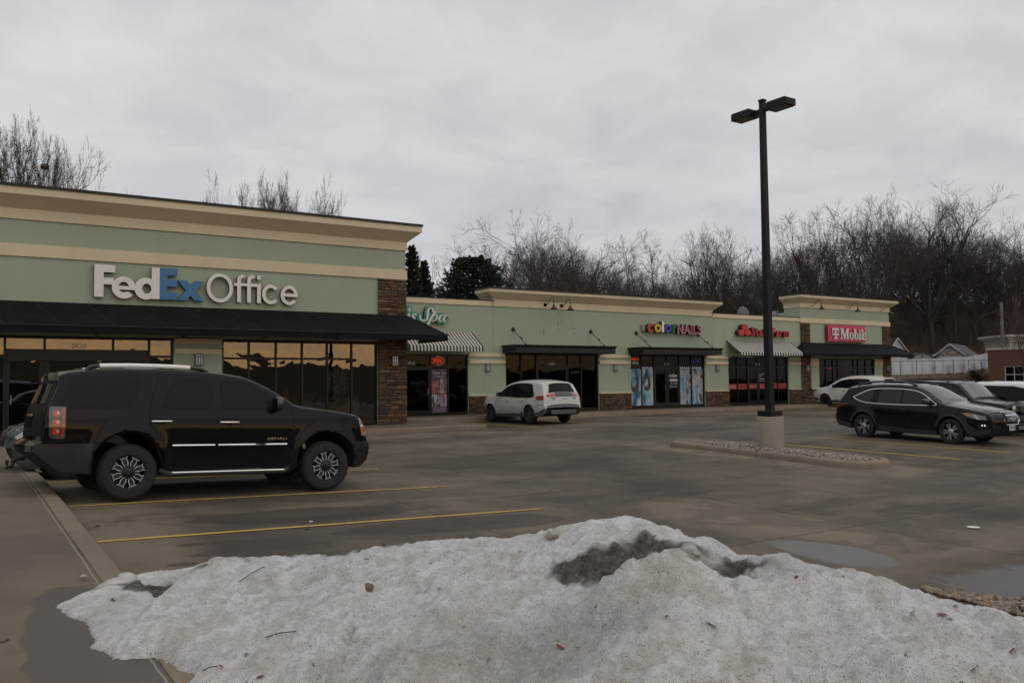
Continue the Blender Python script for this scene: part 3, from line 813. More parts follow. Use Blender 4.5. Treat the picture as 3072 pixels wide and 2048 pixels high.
bays = [(20.30, 22.31), (28.01, 30.11), (35.61, 37.43)]
for i, (a, b) in enumerate(bays):
    trims(row, a, b, YS, Z2); stones(row, 'stone_base', a, b, 0, .84, YS - .07, 20 + i)
    MB().box(a, b, YS - .10, YS + .01, .842, .895).build('stone_sill', CREAM, row, bevel=.008)
trims(row, 42.66, 43.78, YS, Z2); stones(row, 'stone_base', 42.66, 43.79, 0, .86, YS - .07, 31)
MB().box(42.66, 43.79, YS - .10, YS + .01, .862, .905).build('stone_sill', CREAM, row, bevel=.008)
yr = YS + .07
shopfront(row, 17.0, 20.27, .02, 2.77, yr, [18.37, 19.26], 2.20, door=(0, 0))
shopfront(row, 22.34, 27.98, .02, 2.85, yr, [23.27, 24.17, 26.09, 26.92], [None, None, 2.20, None, None], door=(2, 2))
shopfront(row, 30.14, 35.58, .05, 2.85, yr, [30.97, 31.84, 32.78, 33.70, 34.62], [2.22, 2.22, 2.22, 2.22, 2.22, 2.22], door=(2, 3))
shopfront(row, 37.46, 42.63, .05, 2.79, yr, [38.27, 39.15, 40.02, 40.95, 41.78], [2.2] * 6, door=(2, 3))
for a, b, c in ((14.4, 21.4, None), (21.5, 29.0, None), (29.1, 36.5, basic('salon_interior', (0.16, 0.13, 0.10), .8)), (36.6, 43.6, None)): room(row, a, b, YS + .31, YS + 8, 2.9, None, c)
# faint mounting scars where an old sign came down, and hairline control joints
sc = MB(); rnd = random.Random(3)
for k in range(30):
    x, z = rnd.uniform(23.85, 26.5), rnd.choice([4.75, 4.5, 4.3, 4.1, 3.85, 3.75]) + rnd.uniform(-.05, .05); w = rnd.uniform(.015, .12); h = rnd.uniform(.012, .03) if rnd.random() < .7 else rnd.uniform(.05, .16)
    sc.box(x, x + (w if h < .04 else .02), YS - .002, YS + .002, z, z + h)
sc.box(24.55, 24.6, YS - .003, YS + .002, 3.86, 4.02)
sc.build('sign_scar', basic('bare_scar', (0.16, 0.15, 0.10), .9, var=.4, vscale=20), row)
for xj in (21.64, 36.2): MB().box(xj, xj + .012, YS - .0015, YS + .002, 2.9, 5.0).build('control_joint', basic('joint_shade', (0.20, 0.21, 0.15), .9), row)
world_children(row)

# striped awnings
STW = basic('white_awning_stripe', (0.55, 0.53, 0.50), .75, var=.08); STK = basic('black_awning_stripe', (0.015, 0.015, 0.017), .75)
def awning_striped(label, x0, x1, zt, zf, zb, p, n, skew=0.0):
    t = thing('striped_awning', label, 'awning', ((x0 + x1) / 2, YS, 0), group='black and white striped shop awnings')
    m = MB(); w = (x1 - x0) / n
    for i in range(n):
        a, b = x0 + i * w, x0 + (i + 1) * w
        sc_ = .015 if (i // 2) % 2 else 0
        m.add([(a, YS - .012, zt), (b, YS - .012, zt), (b + skew, YS - p, zf), (a + skew, YS - p, zf)], [(0, 3, 2, 1)], i % 2)
        m.add([(a + skew, YS - p, zf), (b + skew, YS - p, zf), (b + skew, YS - p - .01, zb), (a + skew, YS - p - .01, zb)], [(0, 3, 2, 1)], i % 2)
    m.build('canopy_cloth', [STK, STW], t, fix=False)
    f = MB()
    for x in (x0 + .01, x1 - .01):
        f.tube([(x, YS - .02, zt - .03), (x, YS - p + .02, zf - .03)], .014, 6); f.tube([(x, YS - .02, zb + .05), (x, YS - p + .02, zb + .05)], .014, 6)
    f.tube([(x0, YS - p + .025, zb + .03), (x1, YS - p + .025, zb + .03)], .016, 6)
    f.build('frame', basic('galvanised', (0.35, .36, .36), .45, .8), t, smooth=40)
    world_children(t)
awning_striped('black and white striped awning half hidden behind the end of the long black awning', 16.75, 20.50, 3.78, 3.09, 2.87, 1.0, 45)
awning_striped('black and white striped awning above the red banded windows behind the lamp post', 37.33, 42.85, 3.72, 3.02, 2.86, 1.0, 49)

# flat black canopies hung on rods
def flat_canopy(label, x0, x1, rods):
    t = thing('entrance_canopy', label, 'canopy', ((x0 + x1) / 2, YS, 0), group='flat black entrance canopies hung on rods')
    yf = 33.38
    cornice(t, 'fascia', x0 + .07, x1 - .07, yf + .07, YS, [(-.05, 2.84), (0, 2.84), (.005, 2.86), (.005, 3.08), (.02, 3.12), (.05, 3.16), (.07, 3.185), (.07, 3.215), (-.05, 3.215)], BLACKMETAL)
    MB().box(x0 + .12, x1 - .12, yf + .12, YS - .002, 3.14, 3.19).build('deck', BLACKMETAL, t)
    sf = MB().box(x0 + .12, x1 - .12, yf + .12, YS - .002, 2.86, 2.88).build('soffit', basic('soffit_panel', (0.18, .16, .13), .7), t)
    for xr in rods:
        b = MB(); s = .13
        b.prism([(xr - s, 3.99), (xr, 3.99 - s), (xr + s, 3.99), (xr, 3.99 + s)], 'y', YS - .025, YS - .001)
        b.tube([(xr, YS - .02, 3.99), (xr, YS - .12, 3.92), (xr, yf + .15, 3.22)], .016, 8); b.tube([(xr, 33.98, 3.585), (xr, 33.86, 3.51)], .034, 8); b.tube([(xr, yf + .15, 3.19), (xr, yf + .15, 3.28)], .04, 8)
        b.build('hanger_rod', BLACKMETAL, t, smooth=40)
    world_children(t)
flat_canopy('flat black canopy over the empty shopfront behind the white estate car', 22.10, 28.22, (22.78, 27.5))
flat_canopy('flat black canopy above the blue poster windows', 29.93, 35.80, (30.55, 35.11))

# gooseneck sign lamps
def goose(x, z, label, sc=1.0):
    t = thing('gooseneck_lamp', label, 'sign lamp', (x, YS if x < 43 else YT, z), group='black gooseneck lamps along the cornices')
    m = MB().lathe([(0.0, -.05), (.10 * sc, -.05), (.10 * sc, -.02), (.04, 0.0)], 16, axis='y'); m.build('wall_plate', BLACKMETAL, t, smooth=40)
    pts = catmull([(0, -.03, 0), (0, -.20, -.01), (0, -.36, .12), (0, -.52, .27), (0, -.70, .25), (0, -.76, .08), (0, -.77, -.04)], 6)
    MB().tube([(px, py * sc, pz * sc) for px, py, pz in pts], .017, 8).build('arm', BLACKMETAL, t, smooth=50)
    MB().lathe([(0, 0.02 * sc), (.035 * sc, .02 * sc), (.045 * sc, -.06 * sc), (.10 * sc, -.14 * sc), (.185 * sc, -.215 * sc), (.19 * sc, -.24 * sc), (.17 * sc, -.225 * sc), (.03, -.10 * sc)], 20, (0, -.77 * sc, -.04 * sc)).build('lamp_shade', BLACKMETAL, t, smooth=50)
YT = YS - .02
goose(24.65, 5.24, 'left of the two gooseneck lamps above the scarred blank wall')
goose(25.65, 5.23, 'right of the two gooseneck lamps above the scarred blank wall')
goose(44.84, 6.02, 'leftmost of three gooseneck lamps on the pink sign shop', 1.05)
goose(48.42, 6.0, 'middle of three gooseneck lamps, above the pink sign', 1.05)
goose(51.9, 5.97, 'rightmost of three gooseneck lamps, at the end of the cornice', 1.05)

# ------------------------------------------------------------------ end shop with the pink sign
end = thing('retail_building', 'far end shop with stone piers, three gooseneck lamps and a raised cornice', 'building', (48, YT, 0))
m = MB()
m.box(43.81, 52.9, YT, YT + .3, 2.76, 6.46); m.box(43.81, 45.5, YT, YT + .3, -.3, 2.759); m.box(51.2, 52.9, YT, YT + .3, -.3, 2.759)
m.box(43.81, 44.1, YT + .301, YT + 1.2, 4.9, 6.46); m.box(52.6, 52.9, YT + .301, 51, -.3, 6.46); m.box(43.81, 52.59, 50.7, 51, -.3, 5.0)
m.build('wall', SAGE, end)
MB().box(43.81, 52.6, YT + .6, 50.7, 4.7, 4.85).build('roof', MATS['membrane_roof'], end)
MB().box(43.42, 43.62, YT + 1.5, YT + 1.8, 4.85, 5.75).build('roof_vent', basic('vent_grey', (0.30, .31, .33), .5, .5), end)
cornice(end, 'trim_band', 43.82, 52.9, YT, YT + 1.2, [(0, 4.93), (.06, 4.94), (.06, 5.21), (0, 5.23)], CREAM)
cornice(end, 'cornice', 43.82, 52.9, YT, YT + 1.2, [(0, 5.87), (.05, 5.88), (.05, 6.15), (.07, 6.17), (.435, 6.45), (.455, 6.455), (.455, 6.60), (0, 6.60)], CREAM)
cornice(end, 'roof_cap', 43.82, 52.9, YT, YT + 1.2, [(-.3, 6.603), (.475, 6.603), (.475, 6.655), (-.3, 6.665)], BLACKMETAL)
stones(end, 'stone_pier', 43.81, 44.64, 0, 4.92, YT - .07, 41); stones(end, 'stone_pier', 52.10, 52.92, 0, 4.92, YT - .07, 42)
for a, b, sd in ((44.65, 45.48, 43), (51.22, 52.09, 44)):
    trims(end, a, b, YT, [(2.32, 2.75, .03), (2.30, 2.52, .05)][:1] + [(2.30, 2.318, .05)]); stones(end, 'stone_base', a, b, 0, .86, YT - .06, sd)
    MB().box(a, b, YT - .09, YT + .01, .862, .905).build('stone_sill', CREAM, end, bevel=.008)
shopfront(end, 45.5, 51.2, .05, 2.75, YT + .07, [46.27, 46.98, 47.48, 49.09, 49.55, 50.35], [2.18] * 7, door=(3, 3))
room(end, 44.2, 52.5, YT + .31, YT + 8, 2.85, None, basic('crimson_interior', (.12, .035, .04), .8, var=.4, vscale=1.2))
world_children(end)
awning_black('black_awning', 'black canvas awning with both ends hipped below the pink sign', 43.85, 52.85, YT, 3.72, 3.05, 2.86, 1.1, True, True, [45 + 1.4 * k for k in range(6)], wrap=-.1)

# pink cabinet sign with silver serif letters
PINK = basic('rose_sign_face', (0.56, 0.040, 0.100), .4, var=.06); PINKS = basic('rose_sign_side', (0.28, .02, .045), .5)
SILV = basic('silver_letter', (0.66, .64, .64), .35); SILS = basic('silver_letter_side', (0.16, .15, .16), .5)
ps = thing('box_sign', 'pink box sign with silver serif letters above the far black awning', 'sign', (48.4, YT, 4.3))
c_ = MB(); c_.box(46.50, 50.32, YT - .25, YT - .03, 3.83, 4.88); c_.build('sign_box', [PINKS], ps, bevel=.02)
MB().box(46.52, 50.30, YT - .258, YT - .252, 3.85, 4.86).build('sign_face', PINK, ps)
ly, ld = YT - .262, .06
def ser(loops): spline_shape(loops, ly, ld, 'letter', [SILV, SILS], ps)
def stem(x, w, z0, z1, s=.06, top=True):
    h = .05
    lp = [(x - s, z0), (x - s, z0 + h * .6), (x, z0 + h * 1.4), (x, z1 - h * 1.4)] + ([(x - s, z1 - h * .6), (x - s, z1), (x + w, z1)] if top else [(x, z1), (x + w, z1)]) + [(x + w, z0 + h * 1.4), (x + w + s, z0 + h * .6), (x + w + s, z0)]
    return lp
ser([[(46.95, 4.00), (46.95, 4.035), (47.08, 4.07), (47.08, 4.60), (47.0, 4.58), (46.93, 4.50), (46.90, 4.42), (46.84, 4.42), (46.84, 4.68), (47.50, 4.68), (47.50, 4.42), (47.44, 4.42), (47.41, 4.50), (47.34, 4.58), (47.27, 4.60), (47.27, 4.07), (47.40, 4.035), (47.40, 4.00)]])
for a in (46.86, 47.31): ser([[(a, 4.22), (a, 4.36), (a + .17, 4.36), (a + .17, 4.22)]])
ser([[(47.62, 4.00), (47.62, 4.035), (47.71, 4.06), (47.71, 4.62), (47.62, 4.645), (47.62, 4.68), (47.90, 4.68), (48.10, 4.22), (48.28, 4.68), (48.55, 4.68), (48.55, 4.645), (48.47, 4.62), (48.47, 4.06), (48.55, 4.035), (48.55, 4.00), (48.22, 4.00), (48.22, 4.035), (48.29, 4.06), (48.29, 4.42), (48.11, 4.0), (48.02, 4.0), (47.80, 4.50), (47.80, 4.06), (47.88, 4.035), (47.88, 4.00)]])
ser([arc(48.79, 4.21, .22, .23, 0, 350, 30), arc(48.79, 4.21, .085, .185, 0, 350, 26)])
ser([[(49.07, 4.0), (49.07, 4.61), (49.0, 4.635), (49.0, 4.67), (49.23, 4.67), (49.23, 4.42)] + arc(49.30, 4.215, .19, .225, 105, -110, 24) + [(49.18, 4.04), (49.12, 4.0)], arc(49.295, 4.21, .07, .18, 0, 350, 22)])
ser([stem(49.57, .15, 4.0, 4.43, .05)]); ser([arc(49.645, 4.56, .075, .075, 0, 345, 16)])
ser([stem(49.83, .15, 4.0, 4.67, .05)])
cx, cz = 50.115, 4.215
ser([[(cx + .165, cz - .015)] + arc(cx, cz, .165, .23, 0, 318, 30)[1:] + arc(cx, cz, .10, .175, 315, 190, 14) + [(cx - .095, cz - .015)], arc(cx, cz + .03, .085, .14, 8, 172, 14)])
world_children(ps)
for o in ps.children:
    if o.name.startswith('letter'): o.name = 'letter'
ps.location.x -= .38; ps.location.z -= .02

# script sign of the day spa: white strokes on teal backing
TEAL = basic('teal_backing', (0.045, .26, .22), .4); TEALD = basic('dark_sign_side', (0.012, .025, .022), .5); CREAMW = basic('ivory_acrylic', (0.60, .60, .54), .35)
ss_ = thing('script_sign', 'white and teal cursive sign with a flower peeping out beside the stone pier', 'sign', (18.2, YS, 4.5))
def sp(pts):
    out = []
    for x, y, w in pts:
        p = on_wall(1200 + x / 13.07, 900 + y / 13.07, YS - .22); out.append((p.x, p.z, w / 13.07 * 36.6 / 2600 * 1.25))
    return out
strokes = [
    [(1235, 460, 30), (1300, 420, 75), (1285, 340, 70), (1195, 308, 40), (1115, 370, 75), (1085, 500, 95), (1085, 640, 95), (1050, 750, 70), (960, 805, 40), (860, 800, 45), (790, 730, 60), (790, 640, 70), (830, 610, 40)],
    [(1385, 440, 85), (1230, 700, 85), (1078, 965, 80)],
    [(1290, 660, 14), (1370, 590, 30), (1435, 600, 60), (1445, 690, 70), (1375, 790, 50), (1280, 825, 34), (1250, 800, 30)],
    [(1715, 605, 30), (1650, 585, 40), (1560, 660, 80), (1535, 770, 75), (1575, 840, 40), (1650, 790, 20), (1700, 690, 14)],
    [(1790, 605, 85), (1720, 740, 85), (1725, 850, 50), (1820, 785, 16), (1910, 670, 10)],
    [(360, 540, 85), (300, 660, 85), (285, 760, 60), (350, 760, 20), (470, 620, 12)],
    [(610, 625, 60), (605, 550, 45), (520, 545, 40), (490, 620, 80), (545, 710, 80), (545, 790, 60), (460, 810, 30)],
]
for i, st in enumerate(strokes):
    pts = sp(st)
    spline_shape([stroke(pts, .08)], YS - .02 - .002 * i, .16, 'backing', [TEAL, TEALD], ss_)
    spline_shape([stroke(pts)], YS - .20 - .003 * i, .03, 'letter', [CREAMW, TEALD], ss_)
fc = on_wall(1200 + 355 / 13.07, 900 + 388 / 13.07, YS - .2)
pet = [(fc.x + (.145 if k % 2 else .09) * cos(k * pi / 8), fc.z + (.19 if k % 2 else .13) * sin(k * pi / 8)) for k in range(16)]
spline_shape([arc(fc.x, fc.z, .165, .215, 0, 350, 20)], YS - .016, .16, 'backing', [TEAL, TEALD], ss_)
spline_shape([pet], YS - .20, .02, 'petals', [basic('pale_teal', (0.12, .36, .30), .4), TEALD], ss_)
spline_shape([arc(fc.x, fc.z, .055, .07, 0, 350, 16)], YS - .223, .02, 'flower_centre', [CREAMW, TEALD], ss_)
text_letters(ss_, 'Oas', 15.55, 17.0, 4.28, .5, YS - .2, .03, CREAMW, TEALD, offset=.03, shear=.4)
world_children(ss_)

# five coloured letters and a red word over the second canopy
def flat(name, c): return basic(name, c, .35, var=.04)
cn = thing('letter_sign', 'multicoloured raised letters and red capitals above the second flat black canopy', 'sign', (33.1, YS, 4.3))
cy, cd = YS - .06, .26
RED = flat('red_acrylic', (0.42, .030, .025)); YEL = flat('yellow_acrylic', (0.58, .37, .035)); BLU = flat('royal_blue_acrylic', (0.018, .065, .40)); GRN = flat('green_acrylic', (0.012, .12, .035))
def darkof(c): return basic('side_%02d' % int(c[0] * 99), c, .5)
SD = RETURNC
spline_shape([arc(31.62, 4.29, .25, .225, 40, 320, 28) + arc(31.62, 4.29, .10, .09, 320, 40, 16)], cy, cd, 'letter', [RED, SD], cn)
spline_shape([arc(32.13, 4.29, .25, .225, 0, 350, 32), arc(32.13, 4.29, .10, .095, 0, 350, 20)], cy - .003, cd, 'letter', [YEL, SD], cn)
spline_shape([[(32.40, 4.07), (32.40, 4.66), (32.555, 4.66), (32.555, 4.07)]], cy - .006, cd, 'letter', [WHITEP, SD], cn)
spline_shape([arc(32.88, 4.29, .25, .225, 0, 350, 32), arc(32.88, 4.29, .10, .095, 0, 350, 20)], cy, cd, 'letter', [BLU, SD], cn)
spline_shape([[(33.19, 4.07), (33.19, 4.50), (33.33, 4.50), (33.33, 4.44), (33.42, 4.505), (33.47, 4.505), (33.47, 4.37), (33.38, 4.36), (33.34, 4.28), (33.34, 4.07)]], cy - .003, cd, 'letter', [GRN, SD], cn)
PINKW = flat('pale_rose_edge', (0.60, .42, .42)); REDN = flat('dark_red_acrylic', (0.30, .035, .045))
text_letters(cn, 'NAILS', 33.56, 35.34, 4.055, .46, cy - .002, cd, PINKW, SD, offset=.035)
text_letters(cn, 'NAILS', 33.60, 35.30, 4.085, .40, cy - .002 - cd, .02, REDN, REDN, offset=.002)
MB().box(31.18, 31.36, YS - .14, YS, 4.12, 4.46).build('transformer_box', basic('grey_box', (.28, .30, .26), .6), cn)
world_children(cn); cn.location.x -= .30; cn.location.z -= .02

# red insurer's sign: three ovals and two words
sf = thing('letter_sign', 'red raised letters with a red three oval emblem above the striped awning', 'sign', (40.4, YS, 4.3))
SFR = flat('signal_red_acrylic', (0.40, .020, .022)); SFD = basic('red_dark_side', (0.06, .006, .008), .5); SFB = flat('bright_red_centre', (0.50, .03, .028))
for x, z in ((38.92, 4.52), (38.64, 4.21), (39.17, 4.21)):
    spline_shape([arc(x, z, .275, .185, 0, 350, 28)], cy, .26, 'emblem_oval', [SFR, SFD], sf); spline_shape([arc(x, z, .20, .135, 0, 350, 24)], cy - .262, .012, 'emblem_centre', [SFB, SFR], sf)
    cy += .002
text_letters(sf, 'State', 39.48, 41.10, 4.055, .46, cy, .26, SFR, SFD, offset=.028, shear=.12, track=.05)
text_letters(sf, 'Farm', 41.25, 42.78, 4.055, .46, cy, .26, SFR, SFD, offset=.028, shear=.12, track=.05)
world_children(sf); sf.location.x -= .37; sf.location.z -= .02

# ------------------------------------------------------------------ things in the windows of the row
yp = yr + .050
def number(txt, x0, x1, z, label):
    d = thing('house_number', label, 'number', ((x0 + x1) / 2, yr, z)); mm = MB(); text_mesh(mm, txt, x0, x1, z, .13, yp); mm.build('number', WDEC, d, fix=False); world_children(d)
number('2820', 17.22, 17.58, 2.30, 'white house number on the transom left of the purple poster')
number('2816', 24.94, 25.28, 2.29, 'white house number over the door of the empty shopfront')
number('2812', 32.62, 32.98, 2.30, 'white house number over the door between the blue posters')
number('2804', 39.85, 40.22, 2.32, 'white house number over the door above the red bands')
number('2800', 48.1, 48.45, 2.30, 'white house number on the transom under the far black awning')

def art(name, stops, scale, dist, seed):
    t = NT(name); mp = t.node('ShaderNodeMapping'); g = t.node('ShaderNodeNewGeometry'); mp.inputs['Scale'].default_value = (1, 1, .55); mp.inputs['Location'].default_value = (seed, 0, seed * 2)
    t.l.new(g.outputs['Position'], mp.inputs['Vector']); n = t.noise(mp.outputs['Vector'], scale, 3, .5, dist)
    t.setc('Base Color', t.ramp(n, stops)); t.setc('Roughness', .5); return t.m
PURP = basic('purple_print', (0.060, .030, .075), .5, var=.2, vscale=2)
po = thing('window_poster', 'tall purple spa poster with four photo squares in the shop window', 'poster', (18.8, yr, 1.1))
MB().box(18.41, 19.22, yp - .006, yp, .06, 2.12).build('poster_sheet', PURP, po)
def tile(x0, x1, z0, z1, st, seed): MB().box(x0, x1, yp - .012, yp - .008, z0, z1).build('photo_square', art('spa_photo_%d' % seed, st, 4.5, 1.5, seed), po)
tile(18.43, 18.83, .98, 1.56, [(.35, (.02, .015, .015)), (.5, (.22, .06, .055)), (.65, (.32, .16, .15))], 1)
tile(18.86, 19.20, .98, 1.70, [(.3, (.05, .02, .02)), (.5, (.16, .10, .10)), (.62, (.36, .31, .28))], 2)
tile(18.43, 18.83, .40, .95, [(.42, (.02, .02, .022)), (.5, (.10, .10, .10)), (.58, (.36, .36, .36))], 3)
tile(18.86, 19.20, .40, .95, [(.4, (.16, .04, .02)), (.5, (.34, .28, .33)), (.62, (.24, .2, .34))], 4)
mm = MB(); text_mesh(mm, 'Oasis Spa', 18.48, 19.16, 1.87, .145, yp - .008, shear=.15); text_mesh(mm, '712 899 1040', 18.54, 19.11, 1.735, .075, yp - .008, shear=.15)
text_mesh(mm, 'MON-SUN 9AM-10PM', 18.50, 19.13, .31, .05, yp - .008); text_mesh(mm, '2820 Hamilton Blvd', 18.50, 19.13, .225, .05, yp - .008); text_mesh(mm, 'Sioux City IA 51104', 18.52, 19.11, .14, .05, yp - .008)
mm.build('lettering', basic('pale_print', (.42, .40, .42), .5), po, fix=False); world_children(po)
op = thing('neon_sign', 'glowing red OPEN sign hanging above the purple poster', 'neon sign', (18.8, yr, 2.47))
NRED = emit('neon_red', (1.0, .06, .02), 1.1); NPINK = emit('neon_pink', (1.0, .30, .25), .7)
MB().box(18.42, 19.18, yr + .16, yr + .17, 2.25, 2.70).build('back_board', basic('dark_red_board', (.10, .008, .006), .5), op)
for k in range(4): pass
text_letters(op, 'OPEN', 18.44, 18.98, 2.37, .22, yr + .155, .02, NRED, NRED, offset=.01)
MB().tube([(18.78 + .34 * cos(t_), yr + .145, 2.475 + .2 * sin(t_)) for t_ in [radians(-100 + 200 * i / 20) for i in range(21)]], .013, 6).build('neon_tube', NPINK, op, smooth=60); world_children(op)

ICE = [(.34, (.02, .04, .07)), (.41, (.03, .13, .26)), (.47, (.16, .31, .37)), (.56, (.38, .46, .47)), (.70, (.50, .50, .49))]
ICE2 = [(.36, (.05, .05, .05)), (.43, (.26, .25, .24)), (.5, (.42, .42, .41)), (.57, (.04, .17, .36)), (.66, (.18, .36, .43))]
labs = ('leftmost tall blue and white nail art poster, in the window next to the stone', 'second blue and white nail art poster from the left, beside the shop door', 'third nail art poster with grey strokes above blue, right of the door', 'rightmost nail art poster, pale above and plain blue below')
for i, (a, b) in enumerate(((30.19, 30.93), (31.02, 31.79), (33.74, 34.57), (34.67, 35.50))):
    o = thing('window_poster', labs[i], 'poster', ((a + b) / 2, yr, 1.2), group='nail art posters in the window')
    MB().box(a, b, yp - .006, yp, .16, 2.12).build('poster_sheet', art('nail_art_%d' % i, ICE if i < 2 else ICE2, 1.7, .7 + .2 * i, 11 + 7 * i), o)
    if i < 2: spline_shape([arc((a + b) / 2 - .05, 1.25 + .1 * i, .27, .42, 0, 350, 26), arc((a + b) / 2 - .12, 1.40, .15, .26, 0, 350, 20)], yp - .008, .003, 'dark_disc', [basic('maroon_print', (.05, .03, .032), .5)] * 2, o)
    if i > 0:
        mm = MB()
        for k in range(5):
            for zz in (2.16, .115): mm.box(a + .05 + k * .15, a + .115 + k * .15, yp - .01, yp, zz, zz + .025)
        mm.build('light_dots', emit('cold_led', (.75, .85, 1.0), .8), o)
    world_children(o)
ns = thing('neon_sign', 'small red and white neon lettering above the leftmost blue poster', 'neon sign', (30.55, yr, 2.5))
text_letters(ns, 'NAILS', 30.20, 30.86, 2.56, .13, yr + .13, .02, NRED, NRED); text_letters(ns, '& SPA', 30.18, 30.84, 2.34, .15, yr + .13, .02, emit('neon_white', (.8, .85, 1.0), .35), emit('neon_white', (.8, .85, 1.0), .35)); world_children(ns)
nb = thing('neon_sign', 'dim violet neon squiggle above the rightmost nail art poster', 'neon sign', (35.1, yr, 2.5))
MB().tube([(34.85 + .1 * k, yr + .13, 2.42 + .11 * (k % 2) + .02 * k) for k in range(6)], .016, 6).build('neon_tube', emit('neon_violet', (.10, .02, .9), .5), nb); world_children(nb)
cl = thing('door_lettering', 'white shop name and hours lettering on the glass door between the blue posters', 'lettering', (33.3, yr, 1.5))
mm = MB(); yd = yr + .038
text_mesh(mm, 'color', 32.95, 33.61, 1.66, .20, yd, offset=.025, track=.06); text_mesh(mm, '(712) 258-6688', 33.02, 33.56, 1.27, .07, yd); text_mesh(mm, 'MON-SAT 9:30AM-7PM', 32.95, 33.62, 1.16, .04, yd); text_mesh(mm, 'SUN 12PM-5PM', 33.05, 33.52, 1.09, .04, yd)
mm.build('lettering', WDEC, cl, fix=False); MB().box(33.0, 33.57, yd - .004, yd, 1.42, 1.57).build('name_panel', WDEC, cl)
mm = MB(); text_mesh(mm, 'NAILS', 33.06, 33.51, 1.455, .085, yd - .006, track=.25); mm.build('lettering', basic('dark_vinyl', (.05, .05, .05), .5), cl, fix=False); world_children(cl)
# fluorescent strips inside the salon and the insurer
for xx, lab in ((31.0, 'leftmost lit ceiling strip inside the nail salon'), (33.2, 'middle lit ceiling strip inside the nail salon'), (38.0, 'left lit ceiling strip inside the shop with red bands'), (39.9, 'right lit ceiling strip inside the shop with red bands')):
    tag(MB().box(xx, xx + 1.1, YS + 1.2, YS + 1.45, 2.84, 2.895).build('ceiling_light', emit('warm_tube', (1.0, .86, .62), 1.6)), lab, 'ceiling light')
REDB = flat('red_window_band', (0.26, .018, .016))
tx = [['Providing Insurance and', 'Financial Services'], None, ['Business   Home'], ['Auto   Life'], None, None]
xs_ = [37.46, 38.27, 39.15, 40.02, 40.95, 41.78, 42.63]
nm = ['first red window band with two lines of white words, next to the stone', 'second red window band, plain and wordless, left of the doors', 'third red band with two white words, on the left door', 'fourth red band with two short white words, beside the lamp post', 'fifth red band, partly hidden behind the lamp post', 'last plain red band at the right end of the windows']
for i in range(6):
    dx = .10 if i in (2, 3) else .035
    o = thing('window_band', nm[i], 'window band', ((xs_[i] + xs_[i + 1]) / 2, yr, 1.1), group='red bands across the insurer windows')
    q = yr + .038 if i in (2, 3) else yp
    MB().box(xs_[i] + dx, xs_[i + 1] - dx, q - .005, q, .93, 1.25).build('band', REDB, o)
    if tx[i]:
        mm = MB()
        for k, s_ in enumerate(tx[i]):
            z_ = 1.06 - .09 * k + (.04 if len(tx[i]) > 1 else 0); text_mesh(mm, s_, xs_[i] + dx + .06, xs_[i + 1] - dx - .06, z_, .06, q - .006)
        mm.build('lettering', WDEC, o, fix=False)
    world_children(o)
o = thing('door_lettering', 'small white lettering on the glass doors above the red bands', 'lettering', (40.4, yr, 1.6))
mm = MB(); text_mesh(mm, 'James Edward', 40.14, 40.72, 1.76, .075, yd); text_mesh(mm, 'Agent', 40.14, 40.34, 1.66, .06, yd); text_mesh(mm, '712-276-4630', 40.14, 40.66, 1.48, .07, yd); text_mesh(mm, 'statefarm.com', 40.14, 40.66, 1.38, .05, yd)
mm.build('lettering', WDEC, o, fix=False); world_children(o)
for i, (a, b, z0, z1, lab) in enumerate(((45.6, 45.95, .3, 2.1, 'red banner standing at the left end of the far shop window'), (47.0, 47.45, 2.10, 2.20, 'short glowing red strip in the far shop window'), (48.65, 49.0, .5, 2.1, 'red panel hanging behind the far shop door'), (49.6, 49.85, .6, 2.1, 'narrow red banner right of the far shop door'))):
    mt = emit('red_led_strip', (1.0, .05, .06), .5) if i == 1 else basic('crimson_banner', (.20, .012, .03), .5)
    tag(MB().box(a, b, YT + .45, YT + .47, z0, z1).build('window_banner' if i != 1 else 'light_strip', mt), lab, 'banner' if i != 1 else 'light strip')
# ------------------------------------------------------------------ vehicles
def paint(name, col, rough=0.25, coat=1.0, dirt=0.25, metal=0.0, coat_ior=1.42):
    t = NT(name); co = t.co('Object')
    sep = t.node('ShaderNodeSeparateXYZ'); t.l.new(co, sep.inputs[0])
    n = t.noise(co, 3.5, 6, .65)
    lowdirt = t.math('MULTIPLY', t.ramp(t.math('ADD', sep.outputs[2], t.math('MULTIPLY', n, .5)), [(.45, 1.0), (1.05, 0.0)]), dirt)   # road salt splashed on the sills
    t.setc('Base Color', t.mix(lowdirt, col, (0.16, .14, .115)))
    t.setc('Roughness', t.math('ADD', rough, t.math('MULTIPLY', lowdirt, .6))); t.setc('Metallic', metal)
    t.setc('Coat Weight', t.math('SUBTRACT', coat, t.math('MULTIPLY', lowdirt, coat * .8))); t.setc('Coat Roughness', .04); t.setc('Specular IOR Level', .05); t.b.inputs['Coat IOR'].default_value = coat_ior
    return t.m
def darkglass(name, col=(0.005, .006, .0065), spec=.16, rough=.03):
    return basic(name, col, rough, 0, spec=spec, coat=0)
TYRE = basic('tyre_rubber', (0.016, .015, .015), .85, var=.3, vscale=14, bump=.2, bscale=80)
PLASTIC = basic('grey_cladding', (0.028, .028, .029), .7, var=.2, vscale=8)
UNDER = basic('underbody', (0.006, .006, .006), .9)
CHROME = basic('chrome', (0.75, .75, .75), .12, 1.0)
ALLOY = basic('silver_alloy', (0.50, .50, .50), .3, .9)
DKALLOY = basic('dark_alloy', (0.012, .012, .012), .4, .3)
GREYALLOY = basic('grey_alloy', (0.16, .16, .165), .35, .8)
REDLENS = basic('red_lens', (0.30, .012, .010), .12, coat=1.0, spec=.6)
AMBER = basic('amber_lens', (0.50, .12, .012), .15, coat=1.0)
CLEAR = basic('clear_lens', (0.42, .42, .42), .12, .3, coat=1.0)
